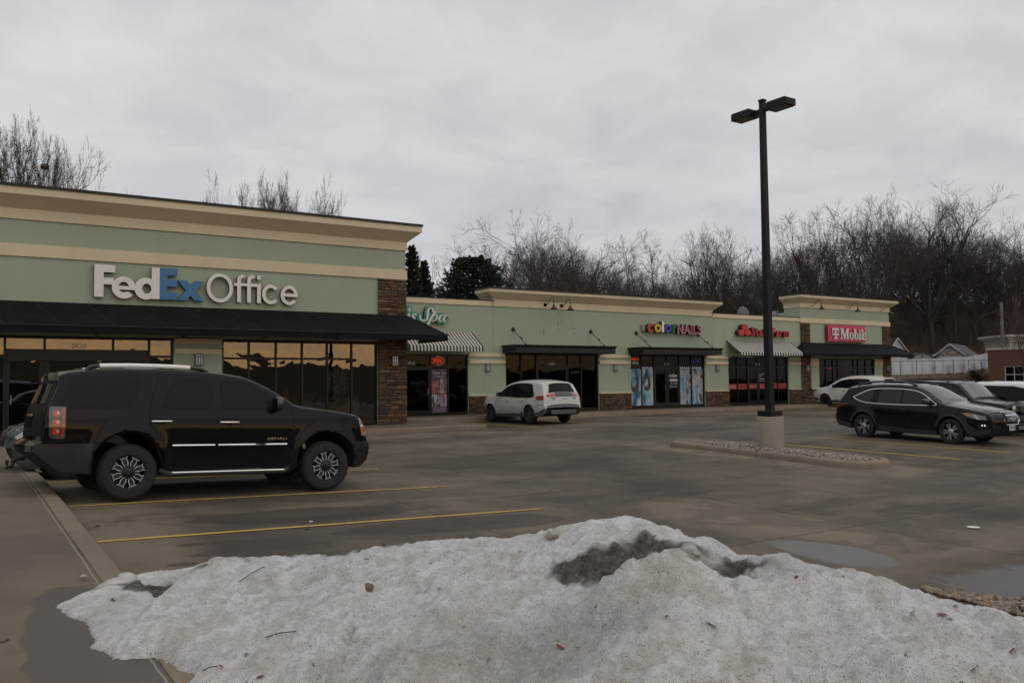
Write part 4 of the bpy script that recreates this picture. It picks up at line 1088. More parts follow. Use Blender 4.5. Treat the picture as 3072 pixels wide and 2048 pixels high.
GAPM = basic('panel_gap', (0.003, .003, .003), .9)
SGLASS = darkglass('privacy_glass'); WGLASS = darkglass('windscreen_glass', (0.10, .115, .115), .9)
LGLASS = darkglass('light_side_glass', (0.014, .019, .018), .3)
PLATEW = basic('plate_white', (0.45, .47, .48), .5); PLATEB = basic('plate_ink', (0.06, .08, .12), .5)
SEATM = basic('seat_cloth', (0.03, .03, .03), .9)

def rp(pts, r=.05, n=4):
    out = []; L = len(pts)
    for i in range(L):
        p, a, b = Vector(pts[i]), Vector(pts[i - 1]), Vector(pts[(i + 1) % L])
        d1, d2 = (a - p), (b - p); q = min(r, d1.length * .45, d2.length * .45); s_, e_ = p + d1.normalized() * q, p + d2.normalized() * q
        for k in range(n + 1):
            t = k / n; out.append(tuple(s_ * (1 - t) ** 2 + p * 2 * t * (1 - t) + e_ * t * t))
    return out

class Car:
    def __init__(s, name, label, cat, spec, mat, group=None):
        s.sp = spec; s.mat = mat
        s.root = thing(name, label, cat, group=group)
        up = spec['top']; s.xf = up[0][0]; s.xr = up[-1][0]
        s.up = up; s.low = spec['low']
        s.wh = spec['hw']; s.belt = spec['belt']; s.roof = max(z for x, z in up)
        s.arch = [(0.0, spec['Ra'], spec['az']), (spec['wb'], spec['Ra'], spec['az'])]
        s.upx = sorted(up); s.lowx = sorted(s.low)
    def zhi(s, x): return lerp_tab(s.upx, x)
    def zlo(s, x):
        z = lerp_tab(s.lowx, x)
        for c, r, a in s.arch:
            d = abs(x - c)
            if d < r: z = max(z, a + (r * r - d * d) ** .5 * s.sp.get('aspect', 1.0))
        return min(z, s.zhi(x))
    def beltz(s, x): return s.belt[0] + s.belt[1] * x
    def plan(s, x):
        k = s.sp.get('kf', .16); kr = s.sp.get('kr', .10); Rf = s.sp.get('rf', .55); Rr = s.sp.get('rr', .4)
        w = s.wh
        d = s.xf - x
        if d < Rf: w *= 1 - k * (1 - max(d, 0) / Rf) ** 2.2
        d = x - s.xr
        if d < Rr: w *= 1 - kr * (1 - max(d, 0) / Rr) ** 2.2
        return w
    def W(s, x, z):
        w = s.plan(x); b = s.beltz(x); zm = b - s.sp.get('sh', .28)
        if z < zm: w -= s.sp.get('tuck', .07) * ((zm - z) / (zm - .25)) ** 1.7
        elif z < b: w -= s.sp.get('shd', .035) * ((z - zm) / (b - zm)) ** 2
        else:
            w -= s.sp.get('shd', .035)
            w -= s.sp['tumble'] * ((z - b) / (s.roof - b)) ** 1.12
        for c, r, a in s.arch:
            d = hypot(x - c, (z - a))
            if r < d < r + .14: w += s.sp.get('flare', .018) * cos((d - r) / .14 * pi / 2)
        zt = s.zhi(x); r = s.sp.get('rnd', .09)
        u = (z - (zt - r)) / r
        if u > 0: w -= s.sp.get('rnw', .085) * (1 - sqrt(max(0, 1 - min(u, 1) ** 2)))
        return max(w, .02)
    def body(s):
        xs = set()
        n = 96
        for i in range(n + 1): xs.add(s.xr + (s.xf - s.xr) * i / n)
        for e in (.012, .03, .06): xs.add(s.xf - e); xs.add(s.xr + e)
        for c, r, a in s.arch:
            for d in (r, r - .004, r - .03, r + .04, r + .09): xs.add(c - d); xs.add(c + d)
            for k in range(1, 12): xs.add(c - r * cos(pi * k / 12))
        for x, z in s.up + s.low: xs.add(x)
        xs = sorted(x for x in xs if s.xr <= x <= s.xf); X = []
        for x in xs:
            if not X or x - X[-1] > .003: X.append(x)
        vrow = [0, .04, .1, .18, .28, .38, .48, .58, .68, .76, .83, .885, .925, .955, .978, .993, 1.0]
        m = MB(); nr = len(vrow)
        for sg in (1, -1):
            b = len(m.v)
            for x in X:
                a, t = s.zlo(x), s.zhi(x)
                for v in vrow:
                    z = a + (t - a) * v; m.v.append((x, sg * s.W(x, z), z))
            for i in range(len(X) - 1):
                for j in range(nr - 1):
                    q = (b + i * nr + j, b + (i + 1) * nr + j, b + (i + 1) * nr + j + 1, b + i * nr + j + 1)
                    m.f.append(q if sg < 0 else q[::-1]); m.m.append(0)
        # skin across the car, over the roof and under the floor
        for chain, mi in ((0, 0), (1, 1)):
            b = len(m.v); cols = []
            for i, x in enumerate(X):
                xp, xn = X[max(i - 1, 0)], X[min(i + 1, len(X) - 1)]
                f = s.zhi if chain == 0 else s.zlo
                z = f(x); dx, dz = xn - xp, f(xn) - f(xp); l = hypot(dx, dz)
                nx, nz = -dz / l, dx / l
                bl = 0 if chain else (s.sp.get('crown', .045) + s.sp.get('bow', .13) * abs(nx) ** 1.2)
                w = s.W(x, z)
                for t in (-1, -.9, -.75, -.5, -.2, .2, .5, .75, .9, 1):
                    q = bl * (1 - abs(t) ** 2.4); m.v.append((x + nx * q, t * w, z + nz * q))
            for i in range(len(X) - 1):
                for j in range(9):
                    q = (b + i * 10 + j, b + (i + 1) * 10 + j, b + (i + 1) * 10 + j + 1, b + i * 10 + j + 1)
                    m.f.append(q if chain == 0 else q[::-1]); m.m.append(mi)
        me = D.meshes.new('body'); me.from_pydata(m.v, [], m.f); me.materials.append(s.mat); me.materials.append(UNDER)
        me.polygons.foreach_set('material_index', m.m)
        bm = bmesh.new(); bm.from_mesh(me); bmesh.ops.remove_doubles(bm, verts=bm.verts, dist=.0008); bmesh.ops.recalc_face_normals(bm, faces=bm.faces); bm.to_mesh(me); bm.free()
        me.polygons.foreach_set('use_smooth', [True] * len(me.polygons)); me.set_sharp_from_angle(angle=radians(38))
        s.bodyo = link(D.objects.new('body', me), s.root); return s.bodyo
    def patch(s, name, poly, off, mat, parent=None, sides=(1, -1), smooth=0, thick=0):
        """a panel that lies on the flank: polygon in (x, z) wrapped to the side of the body"""
        if smooth: poly = catmull(poly, smooth, closed=True)
        out = []
        for sg in sides:
            bm = bmesh.new(); vs_ = [bm.verts.new((x, 0, z)) for x, z in poly]
            try: bm.faces.new(vs_)
            except ValueError: bm.free(); continue
            xs = [p[0] for p in poly]; zs = [p[1] for p in poly]
            x = min(xs) + .09
            while x < max(xs) - .02:
                g = bm.verts[:] + bm.edges[:] + bm.faces[:]; bmesh.ops.bisect_plane(bm, geom=g, plane_co=(x, 0, 0), plane_no=(1, 0, 0)); x += .09
            z = min(zs) + .06
            while z < max(zs) - .01:
                g = bm.verts[:] + bm.edges[:] + bm.faces[:]; bmesh.ops.bisect_plane(bm, geom=g, plane_co=(0, 0, z), plane_no=(0, 0, 1)); z += .06
            bmesh.ops.triangulate(bm, faces=[f for f in bm.faces if len(f.verts) > 4])
            for v in bm.verts: v.co.y = sg * (s.W(v.co.x, v.co.z) + off)
            if thick:
                bmesh.ops.recalc_face_normals(bm, faces=bm.faces)
                r = bmesh.ops.extrude_face_region(bm, geom=bm.faces[:])
                for v in [e for e in r['geom'] if isinstance(e, bmesh.types.BMVert)]: v.co.y -= sg * thick
            me = D.meshes.new(name); bmesh.ops.recalc_face_normals(bm, faces=bm.faces)
            if not thick:
                for f in bm.faces:
                    if f.normal.y * sg < 0: f.normal_flip()
            bm.to_mesh(me); bm.free(); me.materials.append(mat)
            me.polygons.foreach_set('use_smooth', [True] * len(me.polygons)); me.set_sharp_from_angle(angle=radians(35))
            p = parent[0 if sg > 0 else 1] if isinstance(parent, (list, tuple)) else (parent or s.root)
            o = link(D.objects.new(name, me), p); out.append(o)
        return out
    def line(s, name, pts, w, off, mat, parent=None, sides=(1, -1), sm=0, closed=False, thick=.004):
        """a narrow strip following points on the flank (panel gap, moulding)"""
        if sm: pts = catmull(pts, sm, closed)
        out = []
        P = []
        n = len(pts)
        for i in range(n - (0 if closed else 1)):
            a, b = pts[i], pts[(i + 1) % n]; k = max(1, int(hypot(b[0] - a[0], b[1] - a[1]) / .07))
            for j in range(k): P.append((a[0] + (b[0] - a[0]) * j / k, a[1] + (b[1] - a[1]) * j / k))
        if not closed: P.append(pts[-1])
        n = len(P)
        for sg in sides:
            m = MB()
            for i, p in enumerate(P):
                a = P[i - 1] if (i or closed) else P[0]; b = P[(i + 1) % n] if (i < n - 1 or closed) else P[-1]
                dx, dz = b[0] - a[0], b[1] - a[1]; l = hypot(dx, dz) or 1; ox, oz = -dz / l * w / 2, dx / l * w / 2
                for (qx, qz, oo) in ((p[0] + ox, p[1] + oz, off), (p[0], p[1], off + thick), (p[0] - ox, p[1] - oz, off)): m.v.append((qx, sg * (s.W(qx, qz) + oo), qz))
            for i in range(n if closed else n - 1):
                a, b = 3 * i, 3 * ((i + 1) % n)
                for k in (0, 1):
                    q = (a + k, b + k, b + k + 1, a + k + 1); m.f.append(q if sg > 0 else q[::-1]); m.m.append(0)
            p = parent[0 if sg > 0 else 1] if isinstance(parent, (list, tuple)) else (parent or s.root)
            out.append(m.build(name, mat, p, smooth=60, fix=False))
        return out
    def skin(s, name, x0, x1, ta0, ta1, off, mat, parent=None, n=14, tb0=None, tb1=None, lower=False):
        """a panel across the car on the upper outline between two stations (windscreen, rear window, grille)"""
        tb0 = ta0 if tb0 is None else tb0; tb1 = ta1 if tb1 is None else tb1
        m = MB(); T = 12
        for i in range(n + 1):
            x = x0 + (x1 - x0) * i / n; e = .004
            f = s.zhi; z = f(x); xp, xn = min(x + e, s.xf), max(x - e, s.xr); dx, dz = xp - xn, f(xp) - f(xn); l = hypot(dx, dz) or 1
            nx, nz = -dz / l, dx / l
            bl = s.sp.get('crown', .045) + s.sp.get('bow', .13) * abs(nx) ** 1.2; w = s.W(x, z); u = i / n
            for j in range(T + 1):
                t = (ta0 + (tb0 - ta0) * u) + ((ta1 + (tb1 - ta1) * u) - (ta0 + (tb0 - ta0) * u)) * j / T
                q = bl * (1 - abs(t) ** 2.4) + off; m.v.append((x + nx * q, t * w, z + nz * q))
        for i in range(n):
            for j in range(T): m.f.append((i * (T + 1) + j, i * (T + 1) + j + 1, (i + 1) * (T + 1) + j + 1, (i + 1) * (T + 1) + j)); m.m.append(0)
        o = m.build(name, mat, parent or s.root, smooth=60, fix=False)
        # outward
        me = o.data; c = sum((p.normal.z + (p.normal.x if x0 > s.sp['wb'] / 2 else -p.normal.x) for p in me.polygons))
        if c < 0: me.flip_normals()
        return o
    def wheel(s, x, sg, R, rr, wd, style, rmat, yout):
        y = sg * (yout - wd / 2); q = wd / 2
        m = MB().lathe([(rr - .01, -q * .7), (rr + .01, -q * .92), (R * .86, -q), (R - .035, -q * .95), (R - .008, -q * .72), (R, -q * .4), (R, q * .4), (R - .008, q * .72), (R - .035, q * .95), (R * .86, q), (rr + .01, q * .92), (rr - .01, q * .7)], 48, axis='y')
        if style == 'offroad':
            for k in range(44):
                a = 2 * pi * k / 44
                for sy in (-1, 1):
                    c = Matrix.Rotation(-a, 3, 'Y'); vv = [c @ Vector((R - .02 + dx, sy * q * .78 + dy * .5, dz)) for dx, dy, dz in ((0, -.04, -.018), (0, .05, -.018), (0, .05, .018), (0, -.04, .018), (.010, -.04, -.016), (.006, .05, -.016), (.006, .05, .016), (.010, -.04, .016))]
                    m.add(vv, [(4, 5, 6, 7), (0, 1, 5, 4), (1, 2, 6, 5), (2, 3, 7, 6), (3, 0, 4, 7)])
        w = m.build('wheel', TYRE, s.root, smooth=35); w.location = (x, y, R)
        w.rotation_euler = (0, s.rng.uniform(0, 1.2), 0 if sg > 0 else pi)
        if sg < 0: pass
        b = MB().lathe([(rr, q * .72), (rr - .014, q * .80), (rr - .03, q * .70), (rr - .045, q * .1), (0, q * .05)], 40, axis='y')
        b.lathe([(rr, -q * .7), (rr - .02, -q * .5), (0, -q * .45)], 24, axis='y')
        barrel = b.build('rim', [rmat if style != 'ten' else ALLOY], w, smooth=40)
        barrel.data.materials[0] = DKALLOY
        sp_ = MB(); hi = MB()
        def spoke(pts, d0=.30, d1=.74, mb=sp_):
            n = len(pts); v = [(px, q * d1, pz) for px, pz in pts] + [(px * 1.0, q * d0, pz) for px, pz in pts]
            mb.add(v, [tuple(range(n))] + [(i, (i + 1) % n, (i + 1) % n + n, i + n) for i in range(n)])
        def rot(pts, a): return [(px * cos(a) - pz * sin(a), px * sin(a) + pz * cos(a)) for px, pz in pts]
        Ri = rr - .012
        if style == 'ten':
            for k in range(5):
                for da in (-.21, .21):
                    spoke(rot([(.045, -.012), (Ri * .8, -.020), (Ri, -.030), (Ri, .030), (Ri * .8, .020), (.045, .012)], 2 * pi * k / 5 + da))
        elif style == 'five':
            for k in range(5):
                for da, sk in ((-.17, -.01), (.17, .01)):
                    spoke(rot([(.04, -.018 + sk), (Ri, -.020 + sk * 3), (Ri, .020 + sk * 3), (.04, .018 + sk)], 2 * pi * k / 5 + da))
        elif style == 'plain':
            for k in range(6): spoke(rot([(.04, -.03), (Ri, -.035), (Ri, .035), (.04, .03)], 2 * pi * k / 6))
        elif style == 'offroad':
            for k in range(8):
                a = 2 * pi * k / 8 + .2
                spoke(rot([(.05, -.034), (Ri * .62, -.036), (Ri * .97, -.042), (Ri * .97, .042), (Ri * .62, .036), (.05, .034)], a))
                for sy in (-1, 1):
                    hi_p = [(Ri * .42, sy * .016), (Ri * .62, sy * .033), (Ri * .86, sy * .027), (Ri * .86, sy * .0335), (Ri * .61, sy * .0395), (Ri * .41, sy * .022)]
                    spoke(rot(hi_p, a), .70, .77, hi)
                cap = [(Ri * .90, -.042), (Ri * .985, -.058), (Ri * .985, .058), (Ri * .90, .042)]
                inn = [(Ri * .917, -.033), (Ri * .967, -.043), (Ri * .967, .043), (Ri * .917, .033)]
                for i in range(4):
                    j = (i + 1) % 4; spoke(rot([cap[i], cap[j], inn[j], inn[i]], a), .70, .785, hi)
        sp_.lathe([(.075, q * .30), (.075, q * .76), (.06, q * .82), (0, q * .83)], 20, axis='y')
        sp_.build('rim', rmat, w, smooth=35)
        if hi.v: hi.build('rim_trim', basic('bright_cut_edge', (.72, .72, .72), .3), w, fix=True)
        MB().lathe([(.034, q * .8), (.03, q * .90), (0, q * .91)], 14, axis='y').build('hub_cap', CHROME if style == 'ten' else DKALLOY, w, smooth=40)
        return w
    def wheels(s, R, rr, wd, style, rmat, yout):
        s.rng = random.Random(len(style) + int(R * 100))
        for x in (0.0, s.sp['wb']):
            for sg in (1, -1): s.wheel(x, sg, R, rr, wd, style, rmat, yout)
    def mirror(s, x, z, mat, size=(.10, .11, .17), sides=(1, -1)):
        for sg in sides:
            w = s.W(x, z); bm = bmesh.new(); bmesh.ops.create_icosphere(bm, subdivisions=3, radius=1)
            for v in bm.verts:
                c = v.co; f = lambda t: (abs(t) ** .6) * (1 if t > 0 else -1)
                v.co = Vector((f(c.x) * size[0] * (1 if c.x > 0 else .5), sg * (w + .12) + f(c.y) * size[1], z + .05 + f(c.z) * size[2] * .55))
            bmesh.ops.create_cube(bm, size=1, matrix=Matrix.Translation((x * 0 + .01, sg * (w + .03), z - .02)) @ Matrix.Diagonal((.06, .14, .04, 1)))
            for v in bm.verts: v.co.x += x
            me = D.meshes.new('wing_mirror'); bm.to_mesh(me); bm.free(); me.materials.append(mat); me.polygons.foreach_set('use_smooth', [True] * len(me.polygons)); me.set_sharp_from_angle(angle=radians(50))
            o = link(D.objects.new('wing_mirror', me), s.root)
            MB().add([(x - size[0] * .52, sg * (w + .12) - size[1] * .75, z + .05 - size[2] * .38), (x - size[0] * .52, sg * (w + .12) + size[1] * .75, z + .05 - size[2] * .38), (x - size[0] * .52, sg * (w + .12) + size[1] * .75, z + .05 + size[2] * .38), (x - size[0] * .52, sg * (w + .12) - size[1] * .75, z + .05 + size[2] * .38)], [(0, 1, 2, 3)]).build('mirror_glass', SGLASS, o)
    def handle(s, x0, x1, z, mat, parents, drop=0.0, pocket=True):
        if pocket: s.patch('handle_recess', [(px, pz) for px, pz in arc((x0 * .55 + x1 * .45), z, .085, .045, 0, 345, 16)], .004, GAPM, parents)
        for i, sg in enumerate((1, -1)):
            pts = [(x0, sg * (s.W(x0, z) + .008), z), (x0 + .03, sg * (s.W(x0, z) + .032), z), (x1 - .03, sg * (s.W(x1, z + drop) + .032), z + drop), (x1, sg * (s.W(x1, z + drop) + .008), z + drop)]
            MB().tube(pts, .016, 8).build('door_handle', mat, parents[i], smooth=50)
    def rail(s, pts, r, mat, inset, name='roof_rail', up=0.0):
        for sg in (1, -1):
            P = []
            for x, dz in pts:
                z = s.zhi(x); w = s.W(x, z) - inset; P.append((x, sg * w, z + dz + .01))
            m = MB().tube(P, r, 8); m.build(name, mat, s.root, smooth=50)
    def place(s, x, y, z, heading, pitch=0.0, roll=0.0):
        s.root.location = (x, y, z); s.root.rotation_euler = (Matrix.Rotation(heading, 4, 'Z') @ Matrix.Rotation(-pitch, 4, 'Y') @ Matrix.Rotation(roll, 4, 'X')).to_euler()
    def plate(s, x, z, txt, rear, tilt=0.0, y=0.0):
        sx = -1 if rear else 1
        o = MB().box(-.004, .004, -.155, .155, -.078, .078).build('number_plate', PLATEW, s.root, bevel=.002); o.location = (x, y, z); o.rotation_euler = (0, tilt, 0)
        m = MB()
        for ch, v_, f_, fr in lay_text(txt, -.125, .125, -.035, .07, 0, .002):
            m.add([(sx * (.0045 + .001 - vy), sx * vx, vz) for vx, vy, vz in v_], f_)
        m.build('plate_text', PLATEB, o, fix=False)

# ---- big black station wagon on off-road wheels, nearest vehicle
top = [(3.90, .70), (3.895, .76), (3.85, .82), (3.79, .95), (3.74, 1.10), (3.68, 1.19), (3.60, 1.235), (3.40, 1.275), (3.15, 1.31), (2.85, 1.345), (2.66, 1.365), (2.52, 1.40), (2.36, 1.505), (2.10, 1.665), (1.88, 1.775), (1.70, 1.835), (1.45, 1.875), (1.15, 1.90), (.6, 1.915), (0, 1.91), (-.5, 1.885), (-.80, 1.84), (-.905, 1.805), (-.93, 1.77), (-.94, 1.66), (-1.0, 1.50), (-1.06, 1.36), (-1.10, 1.20), (-1.12, 1.0), (-1.13, .86), (-1.20, .835), (-1.245, .80), (-1.25, .72)]
low = [(3.90, .70), (3.89, .60), (3.84, .47), (3.70, .37), (3.50, .36), (2.5, .40), (.5, .42), (-.45, .38), (-.90, .42), (-1.06, .56), (-1.2, .68), (-1.25, .72)]
YP = paint('black_paint', (0.0045, .0048, .0050), .16, 1.0, .08, coat_ior=1.24)
c = Car('parked_suv', 'large black wagon on big off-road tyres parked by the left sidewalk', 'car', dict(top=top, low=low, hw=1.0, belt=(1.34, -.01), tumble=.22, Ra=.50, az=.47, wb=3.05, kf=.14, kr=.03, rf=.6, rr=.3, tuck=.06, sh=.30, shd=.03, flare=.03, rnd=.055, rnw=.055, crown=.035, bow=.05), YP)
c.body()
d1 = c.patch('door', [(1.265, .46), (2.42, .46), (2.47, 1.0), (2.44, 1.36), (2.16, 1.55), (1.90, 1.715), (1.72, 1.80), (1.30, 1.835), (1.26, 1.5)], .0025, YP)
d2 = c.patch('door', [(.52, .62), (.62, .46), (1.235, .46), (1.23, 1.835), (.44, 1.83), (.29, 1.36), (.285, 1.06), (.36, .84)], .0025, YP)
for dd, pts in ((d1, [(1.25, 1.86), (1.25, .44), (2.44, .44), (2.485, 1.0), (2.45, 1.37)]), (d2, [(.43, 1.86), (.275, 1.36), (.27, 1.05), (.36, .82), (.58, .45), (1.24, .44)])):
    c.line('door_gap', pts, .016, .0015, GAPM, dd, sm=4, thick=.001)
c.patch('window', rp([(1.325, 1.765), (1.64, 1.755), (1.80, 1.715), (1.98, 1.61), (2.20, 1.47), (2.17, 1.335), (1.325, 1.325)], .07), .005, SGLASS, d1)
c.patch('window', rp([(.64, 1.76), (1.18, 1.775), (1.18, 1.325), (.60, 1.325), (.43, 1.36)], .14), .005, SGLASS, d2)
c.patch('quarter_window', rp([(-.77, 1.775), (.22, 1.79), (.03, 1.33), (-.93, 1.325)], .10), .004, SGLASS)
for pts in (rp([(1.325, 1.765), (1.64, 1.755), (1.80, 1.715), (1.98, 1.61), (2.20, 1.47), (2.17, 1.335), (1.325, 1.325)], .07), rp([(.64, 1.76), (1.18, 1.775), (1.18, 1.325), (.60, 1.325), (.43, 1.36)], .14)):
    c.line('window_seal', pts, .012, .0055, GAPM, closed=True, thick=.002)
c.patch('window_deflector', [(2.17, 1.335), (2.06, 1.335), (2.0, 1.44), (2.14, 1.50), (2.20, 1.47)], .006, GAPM, d1)
c.skin('windscreen', 1.90, 2.50, -.90, .90, .006, WGLASS)
tg = c.skin('tailgate', -1.125, -.935, -.985, .985, .003, basic('tailgate_black', (.006, .006, .0065), .6, spec=.15))
c.skin('rear_window', -1.055, -.945, -.84, .84, .009, SGLASS, tg)
c.skin('tailgate_trim', -1.115, -1.095, -.4, .4, .012, CHROME, tg)
c.skin('hood', 2.60, 3.62, -.80, .80, .004, YP)
c.line('body_moulding', [(.60, .775), (1.225, .772)], .034, .004, CHROME, d2, thick=.016); c.line('body_moulding', [(1.275, .772), (2.37, .768)], .034, .004, CHROME, d1, thick=.016)
c.handle(.30, .58, 1.135, CHROME, d2); c.handle(1.30, 1.585, 1.12, CHROME, d1)
for k in range(9): pass
for sg in (-1,):
    m = MB(); x = 2.03
    for ch, v_, f_, fr in lay_text('DENALI', 2.05, 2.36, .845, .033, 0, .004): m.add([(vx, -(c.W(vx, .86) + .004 - vy), vz) for vx, vy, vz in v_], f_)
    m.build('badge', CHROME, d1[1], fix=False)
lamp = c.patch('tail_lamp', [(-1.02, .90), (-.86, .895), (-.845, .93), (-.845, 1.34), (-1.045, 1.345), (-1.06, 1.3), (-1.05, .95)], .012, basic('smoked_lens', (.035, .03, .03), .12, coat=1.0), thick=.05)
c.patch('red_strip', [(-.895, .92), (-.862, .92), (-.862, 1.325), (-.895, 1.325)], .017, REDLENS, lamp)
for zz in (.995, 1.12, 1.245): c.patch('bulb_lens', arc(-.965, zz, .05, .05, 0, 340, 16), .019, basic('bright_red_lens', (.45, .03, .02), .08, coat=1.0), lamp)
for zz in (1.005, 1.13, 1.255): c.patch('glint', arc(-.945, zz, .016, .022, 0, 340, 10), .022, CLEAR, lamp)
hl = c.patch('headlamp', [(3.78, .885), (3.70, .90), (3.645, 1.19), (3.68, 1.18), (3.735, 1.10), (3.785, .96)], .010, CLEAR, thick=.04)
c.patch('indicator', [(3.755, .90), (3.705, .91), (3.68, 1.04), (3.735, 1.05)], .016, AMBER, hl)
g = c.skin('grille', 3.735, 3.845, -.50, .50, .012, CHROME)
for k in range(3): c.skin('grille_bar', 3.755 + .03 * k, 3.768 + .03 * k, -.46, .46, .02, GAPM, g)
c.patch('bumper', [(-1.245, .73), (-1.20, .825), (-.48, .825), (-.50, .70), (-.48, .40), (-.90, .43), (-1.06, .57), (-1.2, .69)], .012, basic('black_bumper', (.008, .008, .0085), .45, var=.3), thick=.03)
c.patch('bumper', [(3.88, .72), (3.86, .80), (3.58, .80), (3.53, .66), (3.56, .40), (3.72, .38), (3.84, .49), (3.885, .62)], .010, basic('black_bumper_gloss', (.006, .006, .0065), .22, coat=.6), thick=.03)
c.mirror(2.16, 1.36, basic('mirror_black', (.012, .012, .013), .3, coat=.8), (.085, .12, .20))
stp = MB()
for sg in (1, -1):
    stp.tube([(.50, sg * .93, .40), (.56, sg * 1.0, .355), (2.34, sg * 1.0, .345), (2.42, sg * .93, .39)], .045, 8)
    stp.box(.6, 2.3, min(sg * .80, sg * .97), max(sg * .80, sg * .97), .36, .39)
for i, sg in enumerate((1, -1)):
    s1 = MB().tube([(.46, sg * .90, .41), (.56, sg * .99, .36), (2.34, sg * .99, .35), (2.44, sg * .90, .40)], .045, 8).build('running_board', PLASTIC, c.root, smooth=50)
    MB().tube([(.60, sg * 1.025, .378), (2.32, sg * 1.025, .368)], .014, 6).build('trim_strip', CHROME, s1, smooth=50)
for sg in (1, -1):
    P = []
    for x, dz in ((-.56, .0), (-.50, .045), (-.38, .06), (.9, .058), (1.08, .045), (1.18, .0)):
        z = c.zhi(x); P.append((x, sg * (c.W(x, z) - .04), z + dz - .005))
    r_ = MB().tube([P[0], P[1], P[2]], .032, 8).tube([P[3], P[4], P[5]], .032, 8).build('roof_rail', basic('rail_black', (.012, .012, .012), .4), c.root, smooth=50)
    xs3 = frange(-.385, .905, 7)
    MB().tube([(x, sg * (c.W(x, c.zhi(x)) - .04), c.zhi(x) + .052) for x in xs3], .036, 8).build('rail_bar', basic('brushed_silver', (.80, .80, .80), .35), r_, smooth=50)
m = MB().tube([(-1.2, 0, .60), (-1.32, 0, .60), (-1.36, 0, .56), (-1.36, 0, .49), (-1.44, 0, .48)], .03, 8); m.lathe([(0, .09), (.02, .085), (.028, .06), (.02, .035), (.015, 0)], 12, (-1.43, 0, .50)); m.build('tow_hitch', basic('rusty_hitch', (.03, .022, .018), .7), c.root, smooth=50)
c.wheels(.405, .238, .30, 'offroad', DKALLOY, 1.02)
c.place(2.20, 14.55, -.235, radians(2.6), radians(-1.9), radians(-1.6))
def common(c, door1, door2, gap1, gap2, win1, win2, hz, hmat, hx1, hx2, glass=None, glass1=None, seal=None):
    d1 = c.patch('door', door1, .002, c.mat); d2 = c.patch('door', door2, .002, c.mat)
    c.line('door_gap', gap1, .013, .0015, GAPM, d1, sm=4, thick=.001); c.line('door_gap', gap2, .013, .0015, GAPM, d2, sm=4, thick=.001)
    c.patch('window', win1, .0065, glass1 or SGLASS, d1, smooth=0); c.patch('window', win2, .0065, glass or SGLASS, d2)
    c.handle(hx1, hx1 + .22, hz, hmat, d1, pocket=hmat is not CHROME); c.handle(hx2, hx2 + .22, hz + .015, hmat, d2, pocket=hmat is not CHROME)
    return d1, d2

# ---- white crossover nosed in to the kerb, seen from its rear left corner
WP = paint('white_paint', (0.56, .56, .55), .3, .8, .42)
top = [(3.74, .66), (3.735, .76), (3.70, .88), (3.62, .97), (3.45, 1.03), (3.15, 1.09), (2.80, 1.135), (2.55, 1.18), (2.30, 1.30), (2.02, 1.455), (1.78, 1.565), (1.50, 1.64), (1.15, 1.69), (.70, 1.715), (.2, 1.71), (-.25, 1.675), (-.58, 1.625), (-.70, 1.585), (-.74, 1.53), (-.80, 1.42), (-.89, 1.24), (-.955, 1.10), (-.975, 1.02), (-.985, .90), (-.99, .78), (-1.035, .73), (-1.045, .66)]
low = [(3.74, .66), (3.72, .50), (3.62, .34), (3.45, .27), (2.5, .25), (.4, .25), (-.5, .33), (-.85, .36), (-1.02, .46), (-1.045, .66)]
CLAD = basic('pale_grey_cladding', (.085, .083, .08), .6, var=.15, vscale=6)
